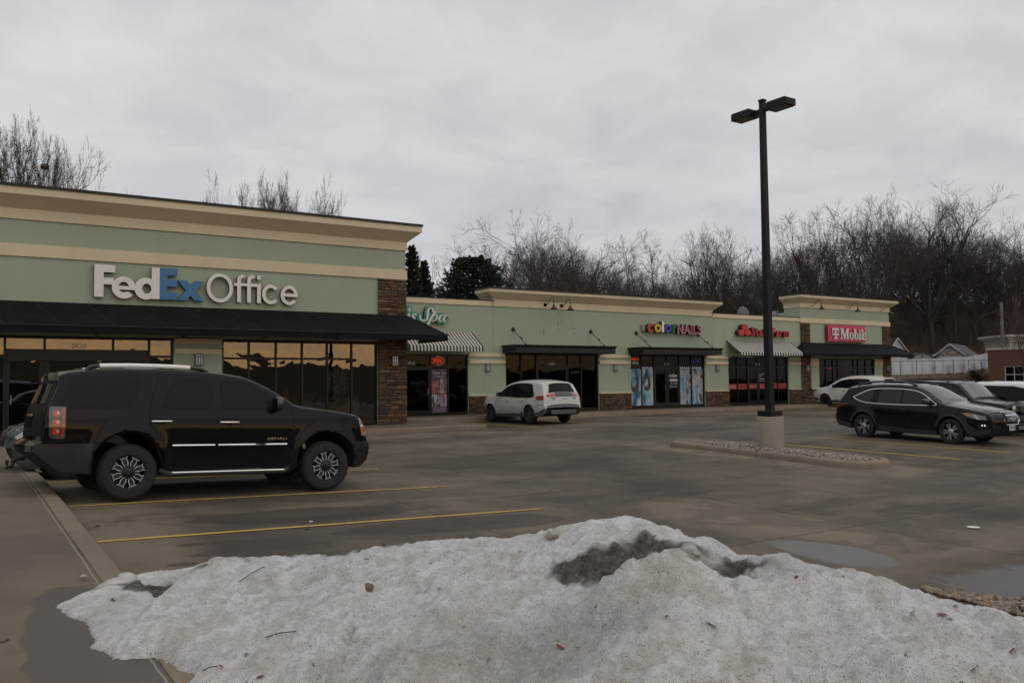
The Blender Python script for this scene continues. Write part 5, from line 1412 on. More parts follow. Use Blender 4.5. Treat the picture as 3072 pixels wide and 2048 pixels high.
def edge_like(name, label, mat, x, y, z, head, full):
    c = Car(name, label, 'car', dict(top=top, low=low, hw=.955, belt=(1.03, -.035), tumble=.235, Ra=.405, az=.37, wb=2.85, kf=.24, kr=.09, rf=.8, rr=.45, tuck=.075, sh=.28, shd=.03, flare=.02, rnd=.07, rnw=.07, crown=.05, bow=.10), mat)
    c.body()
    d1, d2 = common(c, [(1.28, .42), (2.36, .42), (2.42, .9), (2.36, 1.16), (2.06, 1.36), (1.80, 1.48), (1.5, 1.565), (1.25, 1.60)], [(.50, .55), (.62, .42), (1.26, .42), (1.235, 1.60), (.75, 1.635), (.30, 1.60), (.12, 1.2), (.14, 1.05), (.36, .76)],
        [(1.27, 1.62), (1.28, 1.0), (1.27, .40), (2.36, .40), (2.425, .9), (2.36, 1.17)], [(.28, 1.60), (.10, 1.2), (.13, 1.04), (.36, .76), (.60, .40), (1.26, .40)],
        [(1.30, 1.055), (2.28, 1.10), (2.18, 1.20), (1.98, 1.34), (1.76, 1.455), (1.52, 1.535), (1.30, 1.575)], [(1.24, 1.055), (1.225, 1.58), (.85, 1.605), (.42, 1.60), (.36, 1.57), (.16, 1.25), (.05, 1.06), (.10, 1.04)], .90, CHROME if full else mat, 1.42, .38, SGLASS, LGLASS)
    c.patch('window_surround', [(2.30, 1.085), (2.2, 1.205), (1.98, 1.36), (1.76, 1.475), (1.5, 1.56), (1.2, 1.60), (.85, 1.625), (.3, 1.61), (.0, 1.59), (-.20, 1.31), (-.33, 1.13), (-.26, 1.06), (.05, 1.035), (1.25, 1.035)], .0042, SGLASS)
    c.patch('quarter_window', [(.02, 1.055), (.13, 1.25), (.33, 1.575), (.28, 1.59), (.0, 1.57), (-.18, 1.30), (-.30, 1.13), (-.26, 1.08)], .0065, SGLASS)
    c.line('window_trim', [(2.30, 1.09), (1.2, 1.04), (.1, 1.025), (-.27, 1.07), (-.33, 1.14), (-.18, 1.35), (-.02, 1.575), (.28, 1.605)], .016, .004, CHROME, sm=3, thick=.004)
    c.skin('windscreen', 1.74, 2.62, -.90, .90, .005, WGLASS)
    c.skin('rear_window', -.905, -.735, -.84, .84, .010, SGLASS, tb0=-.76, tb1=.76)
    t = c.skin('tail_panel', -.968, -.912, -.52, .52, .012, basic('tail_panel_grey', (.035, .036, .04), .35, coat=.5))
    wb_ = MB().tube([(-.93, .05, 1.20), (-.90, -.30, 1.24), (-.89, -.42, 1.25)], .014, 6).build('rear_wiper', GAPM, c.root, smooth=50)
    tl = c.patch('tail_lamp', [(-.40, 1.045), (-.62, 1.105), (-.93, 1.12), (-.955, 1.0), (-.93, .955), (-.60, .955)], .012, REDLENS, thick=.03)
    for sg in (1, -1): c.skin('tail_lamp', -.965, -.925, sg * .55, sg * .96, .014, REDLENS)
    c.patch('cladding', [(3.70, .5), (3.60, .36), (3.28, .35), (3.22, .50), (3.10, .60), (3.16, .80), (3.45, .58)], .008, CLAD)
    c.patch('cladding', [(.40, .26), (2.44, .26), (2.44, .36), (.68, .40), (.44, .50)], .010, CLAD)
    c.patch('cladding', [(-.42, .36), (-.85, .37), (-1.01, .47), (-1.04, .62), (-.93, .60), (-.62, .46), (-.40, .44)], .010, CLAD)
    for q in c.skin('rear_bumper', -1.043, -1.032, -.98, .98, .004, CLAD), : pass
    MB().box(-1.125, -.98, -.60, .60, .38, .56).build('rear_valance', CLAD, c.root, bevel=.04)
    MB().prism([(-.50, 1.665), (-.74, 1.61), (-.80, 1.575), (-.80, 1.55), (-.70, 1.56)], 'y', -.60, .60).build('roof_spoiler', mat, c.root, bevel=.01)
    c.line('bumper_gap', [(-.40, .62), (-.55, .74), (-.80, .77), (-.98, .77)], .012, .002, GAPM, thick=.001)
    c.patch('headlamp', [(3.70, .86), (3.56, .965), (3.30, 1.0), (3.40, .93), (3.55, .87), (3.66, .82)], .010, CLEAR, thick=.03)
    c.skin('grille', 3.715, 3.738, -.55, .55, .012, basic('grille_black', (.01, .01, .01), .3, coat=.5))
    c.mirror(2.10, 1.13, mat if not full else basic('mirror_grey', (.10, .11, .10), .25, coat=1.0), (.09, .11, .17))
    if full:
        c.plate(-1.118, .80, 'TN 8824', True, radians(6))
        m = MB(); 
        for ch, v_, f_, fr in lay_text('FORD', -.14, .14, .955, .035, 0, .004): m.add([(-1.120 - .004 + vy, -vx, vz) for vx, vy, vz in v_], f_)
        b = m.build('badge', CHROME, t, fix=False)
        MB().tube([(-1.125, .07 * cos(k * pi / 12), 1.03 + .028 * sin(k * pi / 12)) for k in range(25)], .006, 6).build('badge', CHROME, t, smooth=60)
        sh = MB().prism([(-.34, 1.72), (-.20, 1.79), (-.19, 1.71)], 'y', -.03, .03).build('antenna_fin', basic('fin_black', (.015, .015, .016), .4), c.root, bevel=.01)
        for sg in (1, -1): c.skin('tailgate_stripe', -.978, -.974, sg * .52, sg * .75, .01, basic('teal_decal', (.05, .14, .13), .5))
    c.wheels(.365, .235, .235, 'five' if full else 'plain', GREYALLOY if full else DKALLOY, .94)
    c.place(x, y, z, head)
    return c
edge_like('parked_crossover', 'dusty white crossover parked nose in by the empty shopfront, rear towards us', WP, 20.48, 28.62, lot_z(20.5, 29.5) + .0, radians(90.5), True)

# ---- dark grey crossover, mostly hidden behind the big black one
GP = paint('slate_paint', (0.045, .052, .058), .25, 1.0, .3)
cg = edge_like('parked_crossover', 'slate grey crossover mostly hidden behind the big black wagon, nose to the left sidewalk', GP, 4.42, 17.75, lot_z(3.5, 17.5), radians(181.0), False)
cg.root.scale = (.92, .95, .93)

# ---- second white crossover at the far end
top = [(3.66, .70), (3.655, .80), (3.60, .92), (3.48, 1.0), (3.25, 1.06), (2.90, 1.12), (2.62, 1.17), (2.38, 1.30), (2.08, 1.48), (1.82, 1.60), (1.50, 1.67), (1.0, 1.705), (.5, 1.70), (0, 1.665), (-.45, 1.62), (-.72, 1.585), (-.75, 1.55), (-.74, 1.47), (-.82, 1.28), (-.90, 1.10), (-.94, .95), (-.95, .82), (-.985, .78), (-.99, .66)]
low = [(3.66, .70), (3.64, .52), (3.54, .34), (3.35, .28), (2.5, .27), (.4, .27), (-.5, .34), (-.82, .38), (-.96, .50), (-.99, .66)]
WP2 = paint('pearl_white_paint', (0.62, .61, .57), .3, .8, .2)
c = Car('parked_crossover', 'clean white crossover with silver roof rails parked in front of the pink sign shop', 'car', dict(top=top, low=low, hw=.92, belt=(1.05, -.03), tumble=.24, Ra=.40, az=.37, wb=2.71, kf=.24, kr=.14, rf=.8, rr=.5, tuck=.07, sh=.28, shd=.03, flare=.03, rnd=.10, rnw=.11, crown=.05, bow=.15), WP2)
c.body()
d1, d2 = common(c, [(1.22, .42), (2.28, .42), (2.34, .9), (2.30, 1.2), (2.02, 1.38), (1.76, 1.50), (1.2, 1.59)], [(.48, .55), (.6, .42), (1.20, .42), (1.19, 1.59), (.3, 1.58), (.12, 1.2), (.14, 1.05), (.35, .76)],
    [(1.21, 1.6), (1.21, .4), (2.28, .4), (2.35, .9), (2.31, 1.2)], [(.28, 1.59), (.10, 1.2), (.13, 1.04), (.35, .76), (.58, .40), (1.2, .40)],
    [(1.24, 1.08), (2.24, 1.12), (2.16, 1.22), (1.95, 1.38), (1.74, 1.48), (1.5, 1.545), (1.24, 1.57)], [(1.18, 1.08), (1.17, 1.57), (.62, 1.58), (.30, 1.57), (.1, 1.25), (.02, 1.08)], .93, WP2, 1.34, .36)
c.patch('window_surround', [(2.27, 1.105), (2.17, 1.235), (1.95, 1.395), (1.74, 1.495), (1.24, 1.585), (.62, 1.595), (.24, 1.585), (-.05, 1.55), (-.34, 1.28), (-.40, 1.20), (-.35, 1.12), (.0, 1.06), (1.2, 1.06)], .0042, SGLASS)
c.patch('quarter_window', [(-.03, 1.08), (.06, 1.25), (.24, 1.56), (-.05, 1.535), (-.32, 1.28), (-.38, 1.20), (-.34, 1.14)], .0065, SGLASS)
c.skin('windscreen', 1.78, 2.64, -.9, .9, .005, WGLASS); c.skin('rear_window', -.915, -.755, -.86, .86, .01, SGLASS, tb0=-.8, tb1=.8)
c.patch('tail_lamp', [(-.56, 1.10), (-.88, 1.14), (-.93, .98), (-.90, .92), (-.70, 1.0)], .012, REDLENS, thick=.03)
c.patch('headlamp', [(3.60, .88), (3.44, 1.0), (3.20, 1.03), (3.34, .93), (3.5, .86)], .01, CLEAR, thick=.03)
c.patch('cladding', [(.42, .28), (2.30, .28), (2.30, .38), (.6, .40)], .01, PLASTIC); c.patch('cladding', [(3.62, .52), (3.53, .37), (3.2, .34), (3.16, .46), (3.5, .54)], .01, PLASTIC)
c.patch('cladding', [(-.42, .37), (-.80, .4), (-.95, .52), (-.98, .62), (-.7, .5), (-.42, .46)], .01, PLASTIC)
c.rail([(.0, -.02), (.1, .035), (.5, .05), (1.2, .045), (1.45, .03), (1.55, -.02)], .018, CHROME, .03)
c.mirror(2.04, 1.15, basic('mirror_black_b', (.012, .012, .013), .3, coat=.8), (.09, .11, .17))
MB().prism([(-.52, 1.63), (-.36, 1.75), (-.34, 1.64)], 'y', -.03, .03).build('antenna_fin', WP2, c.root, bevel=.01)
c.wheels(.36, .225, .23, 'plain', DKALLOY, .91)
c.place(43.75, 29.5, lot_z(43.5, 31), radians(90))

# ---- black estate with roof rails, nose towards the camera side
top = [(3.83, .62), (3.825, .72), (3.79, .80), (3.70, .86), (3.50, .915), (3.20, .965), (2.85, 1.01), (2.55, 1.05), (2.38, 1.10), (2.15, 1.23), (1.90, 1.37), (1.66, 1.475), (1.40, 1.53), (1.0, 1.555), (.5, 1.55), (.1, 1.525), (-.30, 1.48), (-.60, 1.435), (-.66, 1.405), (-.68, 1.35), (-.80, 1.18), (-.92, 1.02), (-.96, .93), (-.98, .82), (-1.0, .72), (-1.04, .66), (-1.05, .56)]
low = [(3.83, .62), (3.82, .46), (3.74, .32), (3.56, .24), (2.5, .23), (.4, .23), (-.45, .27), (-.90, .33), (-1.02, .42), (-1.05, .56)]
BP = paint('black_pearl_paint', (0.0042, .0040, .0045), .2, 1.0, .12, coat_ior=1.28)
c = Car('parked_estate', 'black estate car with chrome window line and roof rails, nearest of the right hand cars', 'car', dict(top=top, low=low, hw=.93, belt=(.985, -.018), tumble=.24, Ra=.40, az=.36, wb=2.745, kf=.22, kr=.12, rf=.8, rr=.5, tuck=.07, sh=.26, shd=.03, flare=.025, rnd=.075, rnw=.08, crown=.045, bow=.09), BP)
c.body()
w1 = [(1.27, 1.02), (2.27, 1.04), (2.10, 1.16), (1.90, 1.275), (1.66, 1.36), (1.45, 1.395), (1.27, 1.41)]
w2 = [(1.21, 1.02), (1.20, 1.41), (.85, 1.418), (.50, 1.41), (.46, 1.025)]
d1, d2 = common(c, [(1.25, .40), (2.30, .40), (2.37, .85), (2.32, 1.08), (2.12, 1.19), (1.9, 1.31), (1.62, 1.40), (1.24, 1.44)], [(.46, .52), (.58, .40), (1.225, .40), (1.22, 1.44), (.40, 1.44), (.25, 1.1), (.25, .95), (.38, .74)],
    [(1.24, 1.45), (1.24, .38), (2.30, .38), (2.38, .85), (2.33, 1.08)], [(.38, 1.45), (.23, 1.1), (.24, .94), (.37, .74), (.56, .38), (1.23, .38)], w1, w2, .86, BP, 1.36, .40, LGLASS, LGLASS)
c.patch('window', [(.43, 1.028), (.45, 1.41), (.36, 1.40), (.26, 1.03)], .005, SGLASS)
c.patch('quarter_window', [(.22, 1.03), (.32, 1.395), (.12, 1.365), (-.10, 1.28), (-.28, 1.17), (-.24, 1.12), (-.05, 1.06)], .0065, LGLASS)
c.line('window_trim', [(2.31, 1.03), (1.8, 1.012), (1.2, 1.0), (.5, 1.005), (.05, 1.025), (-.22, 1.09), (-.38, 1.165), (-.28, 1.215), (-.05, 1.33), (.2, 1.405), (.6, 1.435), (1.2, 1.432), (1.55, 1.405), (1.8, 1.345), (2.02, 1.235), (2.18, 1.13)], .020, .006, CHROME, sm=3, closed=True, thick=.006)
c.skin('windscreen', 1.62, 2.46, -.90, .90, .005, WGLASS); c.skin('rear_window', -.87, -.69, -.84, .84, .01, SGLASS)
c.skin('hood', 2.52, 3.62, -.78, .78, .003, BP)
for sg in (1, -1): MB().tube([(2.42, sg * .1, 1.125), (2.36, sg * .35, 1.145), (2.40, sg * .62, 1.11)], .010, 6).build('wiper', GAPM, c.root, smooth=50)
tl = c.patch('tail_lamp', [(-.52, .99), (-.90, 1.0), (-.955, .90), (-.90, .84), (-.62, .93)], .012, basic('dark_red_lens', (.10, .008, .008), .12, coat=1.0), thick=.03)
hl = c.patch('headlamp', [(3.72, .70), (3.66, .80), (3.40, .855), (3.05, .875), (3.22, .78), (3.50, .70)], .010, basic('smoked_clear_lens', (.12, .12, .12), .1, .2, coat=1.0), thick=.03)
c.patch('indicator', [(3.26, .80), (3.12, .855), (3.30, .845), (3.38, .79)], .015, AMBER, hl); c.patch('reflector', [(3.48, .72), (3.36, .83), (3.44, .825), (3.56, .72)], .015, CLEAR, hl)
g = c.skin('grille', 3.765, 3.829, -.42, .42, .014, basic('grille_black_b', (.008, .008, .008), .35, coat=.4), tb0=-.34, tb1=.34)
c.skin('grille_surround', 3.755, 3.775, -.46, .46, .02, CHROME, g); c.skin('grille_bar', 3.800, 3.812, -.40, .40, .024, CHROME, g)
MB().tube([(3.99, .075 * cos(k * pi / 12), .715 + .035 * sin(k * pi / 12)) for k in range(25)], .009, 6).build('emblem', CHROME, g, smooth=60)
MB().tube([(3.975, -.40, .70), (3.985, -.30, .575), (3.99, .30, .575), (3.975, .40, .70)], .012, 6).build('grille_surround', CHROME, g, smooth=50)
c.plate(3.985, .50, 'JXR 468', False)
fl_ = MB()
for sg in (-1, 1):
    for dx in (0, .05): fl_.box(3.70 - dx * .9, 3.72 - dx * .9, sg * .78 - .01 + dx * sg, sg * .78 + .01 + dx * sg, .535, .555)
c.patch('fog_lamp_recess', [(3.74, .46), (3.70, .60), (3.52, .62), (3.46, .52), (3.55, .44)], .006, basic('recess_black', (.004, .004, .004), .6))
for k in (3.60, 3.66): c.patch('fog_lamp', arc(k, .56, .018, .018, 0, 330, 8), .012, emit('small_white_led', (1, 1, 1), .9))
c.patch('cladding', [(3.80, .46), (3.72, .33), (3.32, .28), (3.20, .36), (3.12, .55), (3.20, .70), (3.26, .55), (3.5, .42)], .008, PLASTIC)
c.patch('cladding', [(.42, .24), (2.34, .24), (2.34, .34), (1.4, .36), (.55, .42)], .012, PLASTIC)
c.patch('cladding', [(-.40, .28), (-.88, .34), (-1.02, .44), (-1.03, .52), (-.75, .45), (-.42, .42)], .008, PLASTIC)
for cx_ in (0.0, 2.745): c.line('arch_trim', [(cx_ + .43 * cos(a_), .36 + .43 * sin(a_)) for a_ in [radians(q) for q in range(8, 176, 12)]], .055, .004, PLASTIC, thick=.01)
c.rail([(-.42, -.03), (-.36, .04), (.1, .075), (.7, .08), (1.25, .065), (1.50, .03), (1.58, -.02)], .026, basic('rail_gloss', (.01, .01, .011), .3), .06)
c.mirror(2.06, 1.07, basic('mirror_black_c', (.010, .009, .009), .3, coat=.8), (.10, .11, .16))
hd = MB()
c.wheels(.352, .235, .225, 'ten', ALLOY, .92)
c.place(22.74, 15.22, -.235, radians(-88.0), radians(-1.6)); c.root.scale = (.91, .98, .985)

# ---- black boxy off-roader beside it
top = [(3.55, .62), (3.548, .80), (3.53, .95), (3.46, 1.02), (3.30, 1.06), (2.95, 1.10), (2.60, 1.13), (2.42, 1.16), (2.30, 1.24), (2.05, 1.46), (1.84, 1.64), (1.72, 1.69), (1.4, 1.735), (.8, 1.755), (.2, 1.755), (-.4, 1.735), (-.72, 1.70), (-.80, 1.64), (-.84, 1.45), (-.88, 1.15), (-.90, .90), (-.91, .75), (-.97, .70), (-.98, .58)]
low = [(3.55, .62), (3.54, .52), (3.48, .44), (3.2, .40), (2.4, .34), (.4, .34), (-.5, .40), (-.85, .45), (-.98, .58)]
JP = paint('black_jeep_paint', (0.006, .006, .0065), .28, .8, .16, coat_ior=1.3)
c = Car('parked_suv', 'black boxy off-roader with round headlamps and roof rails, second of the right hand cars', 'car', dict(top=top, low=low, hw=.90, belt=(1.13, -.01), tumble=.15, Ra=.43, az=.38, wb=2.65, kf=.14, kr=.08, rf=.5, rr=.3, tuck=.05, sh=.28, shd=.02, flare=.05, rnd=.09, rnw=.09, crown=.045, bow=.09), JP)
c.body()
d1, d2 = common(c, [(1.22, .46), (2.26, .46), (2.32, 1.0), (2.26, 1.24), (2.02, 1.43), (1.80, 1.58), (1.21, 1.65)], [(.50, .6), (.6, .46), (1.19, .46), (1.19, 1.65), (.42, 1.65), (.28, 1.2), (.40, .8)],
    [(1.2, 1.66), (1.2, .44), (2.27, .44), (2.34, 1.0), (2.28, 1.24)], [(.40, 1.66), (.26, 1.2), (.39, .8), (.58, .44), (1.19, .44)],
    [(1.26, 1.17), (2.20, 1.18), (2.0, 1.38), (1.76, 1.56), (1.60, 1.60), (1.26, 1.62)], [(1.15, 1.17), (1.15, 1.62), (.50, 1.62), (.38, 1.2), (.42, 1.17)], .98, JP, 1.34, .46, SGLASS, LGLASS)
c.patch('quarter_window', [(.22, 1.18), (.32, 1.61), (-.55, 1.58), (-.62, 1.22)], .0065, SGLASS)
c.skin('windscreen', 1.80, 2.36, -.93, .93, .005, WGLASS); c.skin('rear_window', -.87, -.81, -.85, .85, .01, SGLASS)
MB().box(1.95, 2.02, .05, .25, 1.38, 1.48).build('paper_tag', PLATEW, c.root)
for sg in (1, -1): MB().tube([(2.46, sg * .05 + .1, 1.20), (2.36, sg * .3 + .1, 1.23)], .012, 6).build('wiper', GAPM, c.root, smooth=50)
c.patch('fender_flare', [(3.50, .50), (3.46, .62), (3.20, .86), (2.95, .93), (2.40, .90), (2.14, .62), (2.12, .42), (2.22, .42), (2.30, .66), (2.48, .80), (2.85, .80), (3.02, .66), (3.12, .44)], .03, PLASTIC, thick=.03)
c.patch('fender_flare', [(-.93, .58), (-.78, .78), (-.42, .90), (.25, .88), (.50, .6), (.54, .42), (.44, .42), (.36, .64), (.18, .79), (-.22, .79), (-.38, .66), (-.48, .44)], .03, PLASTIC, thick=.03)
g = c.skin('grille', 3.532, 3.5485, -.36, .36, .016, basic('grille_black_c', (.006, .006, .006), .5))
for k in range(7): MB().box(3.60, 3.67, -.26 + .085 * k - .02, -.26 + .085 * k + .02, .80, .98).build('grille_bar', JP, g, bevel=.008)
for sg in (1, -1):
    h = MB().lathe([(.105, 0), (.105, .03), (.09, .035), (.06, .05), (0, .056)], 24, (3.585, sg * .52, .90), axis='x').build('headlamp', CLEAR, c.root, smooth=50)
    MB().lathe([(.118, 0), (.118, .026), (.104, .03)], 24, (3.585, sg * .52, .90), axis='x').build('bezel', GAPM, h, smooth=50)
bmp = MB().box(3.42, 3.72, -.80, .80, .48, .70).build('bumper', PLASTIC, c.root, bevel=.05)
for sg in (1, -1): MB().box(3.66, 3.726, sg * .62 - .12, sg * .62 + .12, .62, .675).build('indicator', AMBER, bmp); MB().lathe([(.06, 0), (.05, -.02), (0, -.02)], 16, (3.726, sg * .45, .56), axis='x').build('fog_lamp', GAPM, bmp)
c.rail([(-.55, -.02), (-.48, .05), (.0, .075), (.7, .075), (1.25, .06), (1.40, -.01)], .024, basic('rail_satin', (.012, .012, .012), .5), .12)
c.mirror(2.06, 1.19, basic('mirror_black_d', (.012, .011, .011), .4), (.09, .12, .17))
c.wheels(.365, .21, .24, 'plain', GREYALLOY, .90)
c.place(28.6, 17.5, -.42, radians(-90.5), radians(-.6)); c.root.scale = (.93, 1, 1)

# ---- white wagon cut off by the right edge of the frame
top = [(3.85, .66), (3.845, .80), (3.80, .92), (3.65, 1.0), (3.35, 1.06), (2.95, 1.11), (2.65, 1.16), (2.40, 1.30), (2.10, 1.47), (1.85, 1.59), (1.5, 1.66), (1.0, 1.69), (.4, 1.69), (-.1, 1.67), (-.6, 1.62), (-.86, 1.585), (-.90, 1.54), (-.92, 1.40), (-.98, 1.15), (-1.02, .95), (-1.04, .78), (-1.08, .74), (-1.09, .62)]
low = [(3.85, .66), (3.83, .48), (3.74, .32), (3.5, .25), (2.5, .24), (.4, .24), (-.5, .32), (-.9, .36), (-1.06, .48), (-1.09, .62)]
c = Car('parked_wagon', 'bright white wagon with dark side windows, cut off at the right edge of the lot', 'car', dict(top=top, low=low, hw=.94, belt=(1.06, -.01), tumble=.22, Ra=.40, az=.37, wb=2.8, kf=.24, kr=.12, rf=.8, rr=.4, tuck=.07, sh=.28, shd=.03, flare=.02, rnd=.10, rnw=.10, crown=.05, bow=.15), paint('bright_white_paint', (0.66, .67, .68), .28, .9, .2))
c.body()
d1, d2 = common(c, [(1.22, .42), (2.32, .42), (2.38, .9), (2.34, 1.18), (2.05, 1.36), (1.76, 1.50), (1.2, 1.58)], [(.48, .55), (.6, .42), (1.20, .42), (1.19, 1.58), (.36, 1.58), (.2, 1.2), (.36, .76)],
    [(1.21, 1.6), (1.21, .4), (2.32, .4), (2.39, .9), (2.35, 1.18)], [(.34, 1.59), (.18, 1.2), (.35, .76), (.58, .4), (1.2, .4)],
    [(1.24, 1.09), (2.26, 1.12), (2.16, 1.20), (1.95, 1.36), (1.72, 1.47), (1.24, 1.56)], [(1.18, 1.09), (1.17, 1.565), (.42, 1.575), (.30, 1.25), (.28, 1.09)], .94, c.mat, 1.34, .44)
c.patch('window_surround', [(2.29, 1.105), (2.17, 1.215), (1.95, 1.375), (1.72, 1.485), (1.24, 1.575), (.42, 1.59), (-.40, 1.555), (-.57, 1.42), (-.64, 1.16), (-.52, 1.08), (1.2, 1.07)], .0042, SGLASS)
c.patch('quarter_window', [(.24, 1.09), (.38, 1.57), (-.40, 1.54), (-.55, 1.42), (-.62, 1.16), (-.52, 1.10)], .0065, SGLASS)
c.skin('windscreen', 1.80, 2.62, -.9, .9, .005, WGLASS); c.skin('rear_window', -.975, -.905, -.86, .86, .01, SGLASS)
c.patch('tail_lamp', [(-.70, 1.12), (-.96, 1.16), (-1.01, 1.0), (-.98, .94), (-.8, 1.0)], .012, REDLENS, thick=.03); c.patch('headlamp', [(3.80, .86), (3.62, .98), (3.3, 1.02), (3.45, .92), (3.7, .84)], .01, CLEAR, thick=.03)
MB().prism([(-.66, 1.625), (-.50, 1.74), (-.48, 1.64)], 'y', -.03, .03).build('antenna_fin', c.mat, c.root, bevel=.01)
c.mirror(2.08, 1.14, c.mat, (.09, .11, .17))
c.wheels(.36, .225, .23, 'plain', ALLOY, .92)
c.place(30.8, 16.4, -.42, radians(-90), radians(-.6))
# ------------------------------------------------------------------ the dirty snow bank in the foreground
def snow_mat():
    t = NT('old_dirty_snow'); co = t.co('World')
    n1 = t.noise(co, .9, 6, .62, .5); n2 = t.noise(co, 4.5, 6, .68, .3); n3 = t.noise(co, 24, 5, .7); st = t.noise(t.co('World', (.5, 1.8, 1.2)), 2.2, 6, .65, .6)
    base = t.ramp(n2, [(.25, (.66, .63, .59)), (.38, (.90, .89, .875)), (.52, (.96, .96, .96))])
    grime = t.math('MULTIPLY', t.ramp(t.math('ADD', t.math('MULTIPLY', n1, .6), t.math('MULTIPLY', st, .4)), [(.44, 0.0), (.62, 1.0)]), t.ramp(n3, [(.32, .35), (.62, 1.0)]))
    so_ = t.node('ShaderNodeAttribute'); so_.attribute_name = 'soot'                      # road film lying in bands on the melting surface
    grime = t.math('MULTIPLY', so_.outputs['Fac'], t.ramp(t.math('ADD', t.math('MULTIPLY', n3, .55), t.math('MULTIPLY', n2, .45)), [(.36, .25), (.60, 1.0)]))
    c = t.mix(t.math('MULTIPLY', grime, .85), base, (.20, .185, .165))
    m1 = t.noise(co, 11, 5, .68, .6); m2 = t.noise(co, 3.2, 5, .6, .8)
    c = t.mix(t.math('MULTIPLY', t.ramp(m1, [(.42, 1.0), (.53, 0.0)]), .50), c, (.55, .53, .50))       # glassy melted patches between white crust
    c = t.mix(t.math('MULTIPLY', t.ramp(m2, [(.40, 1.0), (.52, 0.0)]), .42), c, (.56, .51, .43))
    warm = t.ramp(t.noise(co, 1.7, 4, .6, .3), [(.52, 0.0), (.70, 1.0)])
    c = t.mix(t.math('MULTIPLY', warm, .24), c, (.50, .42, .30))
    at = t.node('ShaderNodeAttribute'); at.attribute_name = 'grit'                       # real grit ploughed into the hollow and the far edge
    fl = t.noise(t.co('World', (1, 1.6, 1)), 46, 3, .6, .5); gr_ = t.noise(co, 70, 4, .75)
    c = t.mix(t.math('MULTIPLY', t.ramp(gr_, [(.32, 1.0), (.47, 0.0)]), .34), c, (.38, .36, .33))      # coarse melting grains, grey between the white
    c = t.mix(t.math('MULTIPLY', t.ramp(gr_, [(.55, 0.0), (.68, 1.0)]), .6), c, (.95, .95, .95))
    c = t.mix(t.math('MULTIPLY', t.ramp(fl, [(.655, 0.0), (.69, 1.0)]), t.ramp(n1, [(.35, .45), (.6, .95)])), c, (.045, .036, .028))
    vo = t.node('ShaderNodeTexVoronoi'); vo.inputs['Scale'].default_value = 44; vo.inputs['Randomness'].default_value = 1.0
    sc = t.node('ShaderNodeMapping'); wv = t.node('ShaderNodeVectorMath', operation='ADD'); wn = t.node('ShaderNodeTexNoise'); wn.inputs['Scale'].default_value = 60; t.l.new(co, wn.inputs['Vector']); wm = t.node('ShaderNodeVectorMath', operation='SCALE'); wm.inputs['Scale'].default_value = .035; t.l.new(wn.outputs['Color'], wm.inputs[0]); t.l.new(co, wv.inputs[0]); t.l.new(wm.outputs[0], wv.inputs[1]); t.l.new(wv.outputs[0], sc.inputs['Vector']); t.l.new(sc.outputs['Vector'], vo.inputs['Vector'])
    size = t.ramp(t.noise(co, 6, 3, .6), [(.36, .05), (.72, .26)])
    sel = t.node('ShaderNodeSeparateColor'); t.l.new(vo.outputs['Color'], sel.inputs[0])
    sp = t.math('MULTIPLY', t.math('LESS_THAN', vo.outputs['Distance'], size), t.math('LESS_THAN', sel.outputs[0], .26))
    c = t.mix(t.math('MULTIPLY', sp, .88), c, t.ramp(sel.outputs[1], [(0, (.02, .017, .014)), (.7, (.06, .045, .03)), (1, (.14, .07, .035))]))
    vo2 = t.node('ShaderNodeTexVoronoi'); vo2.inputs['Scale'].default_value = 95; t.l.new(co, vo2.inputs['Vector'])
    s2 = t.node('ShaderNodeSeparateColor'); t.l.new(vo2.outputs['Color'], s2.inputs[0])
    sp2 = t.math('MULTIPLY', t.math('LESS_THAN', vo2.outputs['Distance'], .26), t.math('LESS_THAN', s2.outputs[0], t.ramp(n1, [(.4, .22), (.65, .6)])))
    c = t.mix(t.math('MULTIPLY', sp2, .75), c, (.05, .042, .034))
    c = t.mix(t.math('MULTIPLY', at.outputs['Fac'], t.ramp(n3, [(.25, .75), (.6, 1.0)])), c, t.ramp(t.noise(co, 30, 4, .7), [(.3, (.030, .023, .017)), (.55, (.085, .068, .048)), (.8, (.20, .17, .13))]))
    t.setc('Base Color', c); t.setc('Roughness', .62); t.setc('Specular IOR Level', .35)
    t.setc('Subsurface Weight', .12); t.b.inputs['Subsurface Radius'].default_value = (.03, .035, .04); t.b.inputs['Subsurface Scale'].default_value = .5
    t.bump(t.math('ADD', t.math('MULTIPLY', n2, 1.2), t.math('ADD', t.math('MULTIPLY', n3, .8), t.math('MULTIPLY', gr_, .5))), 1.0, .06)
    return t.m
# crest of the bank as surveyed: bearing (source pixels), its distance ahead
crest = [(-200, 1880, 7.4), (60, 1850, 7.4), (170, 1804, 7.3), (242, 1752, 7.4), (343, 1722, 7.5), (425, 1714, 7.6), (588, 1695, 7.7), (643, 1668, 7.4), (771, 1668, 7.2), (1019, 1655, 7.1), (1110, 1634, 7.0), (1241, 1621, 6.9), (1359, 1608, 6.8), (1536, 1607, 6.7), (1654, 1582, 6.6), (1752, 1553, 6.5), (1817, 1542, 6.5), (1928, 1548, 6.45), (1993, 1573, 6.4), (2059, 1608, 6.3), (2124, 1637, 6.1), (2254, 1657, 5.9), (2346, 1653, 5.8), (2450, 1686, 5.7), (2581, 1709, 5.6), (2679, 1742, 5.5), (2777, 1771, 5.4), (2908, 1794, 5.2), (3072, 1833, 5.0), (3300, 1880, 4.8), (3700, 1960, 4.6)]
FW = Vector((Yc.z * 0 + R[0][2], R[1][2], 0)).normalized(); RT = Vector((FW.y, -FW.x, 0))
cr = []
for px, py, dep in crest:
    p = at_depth(px, py, dep); cr.append((p.dot(RT), p.dot(FW), p.z))
cr.sort()
cd_ = [(u, d) for u, d, z in cr]; cz_ = [(u, z) for u, d, z in cr]
foot = []
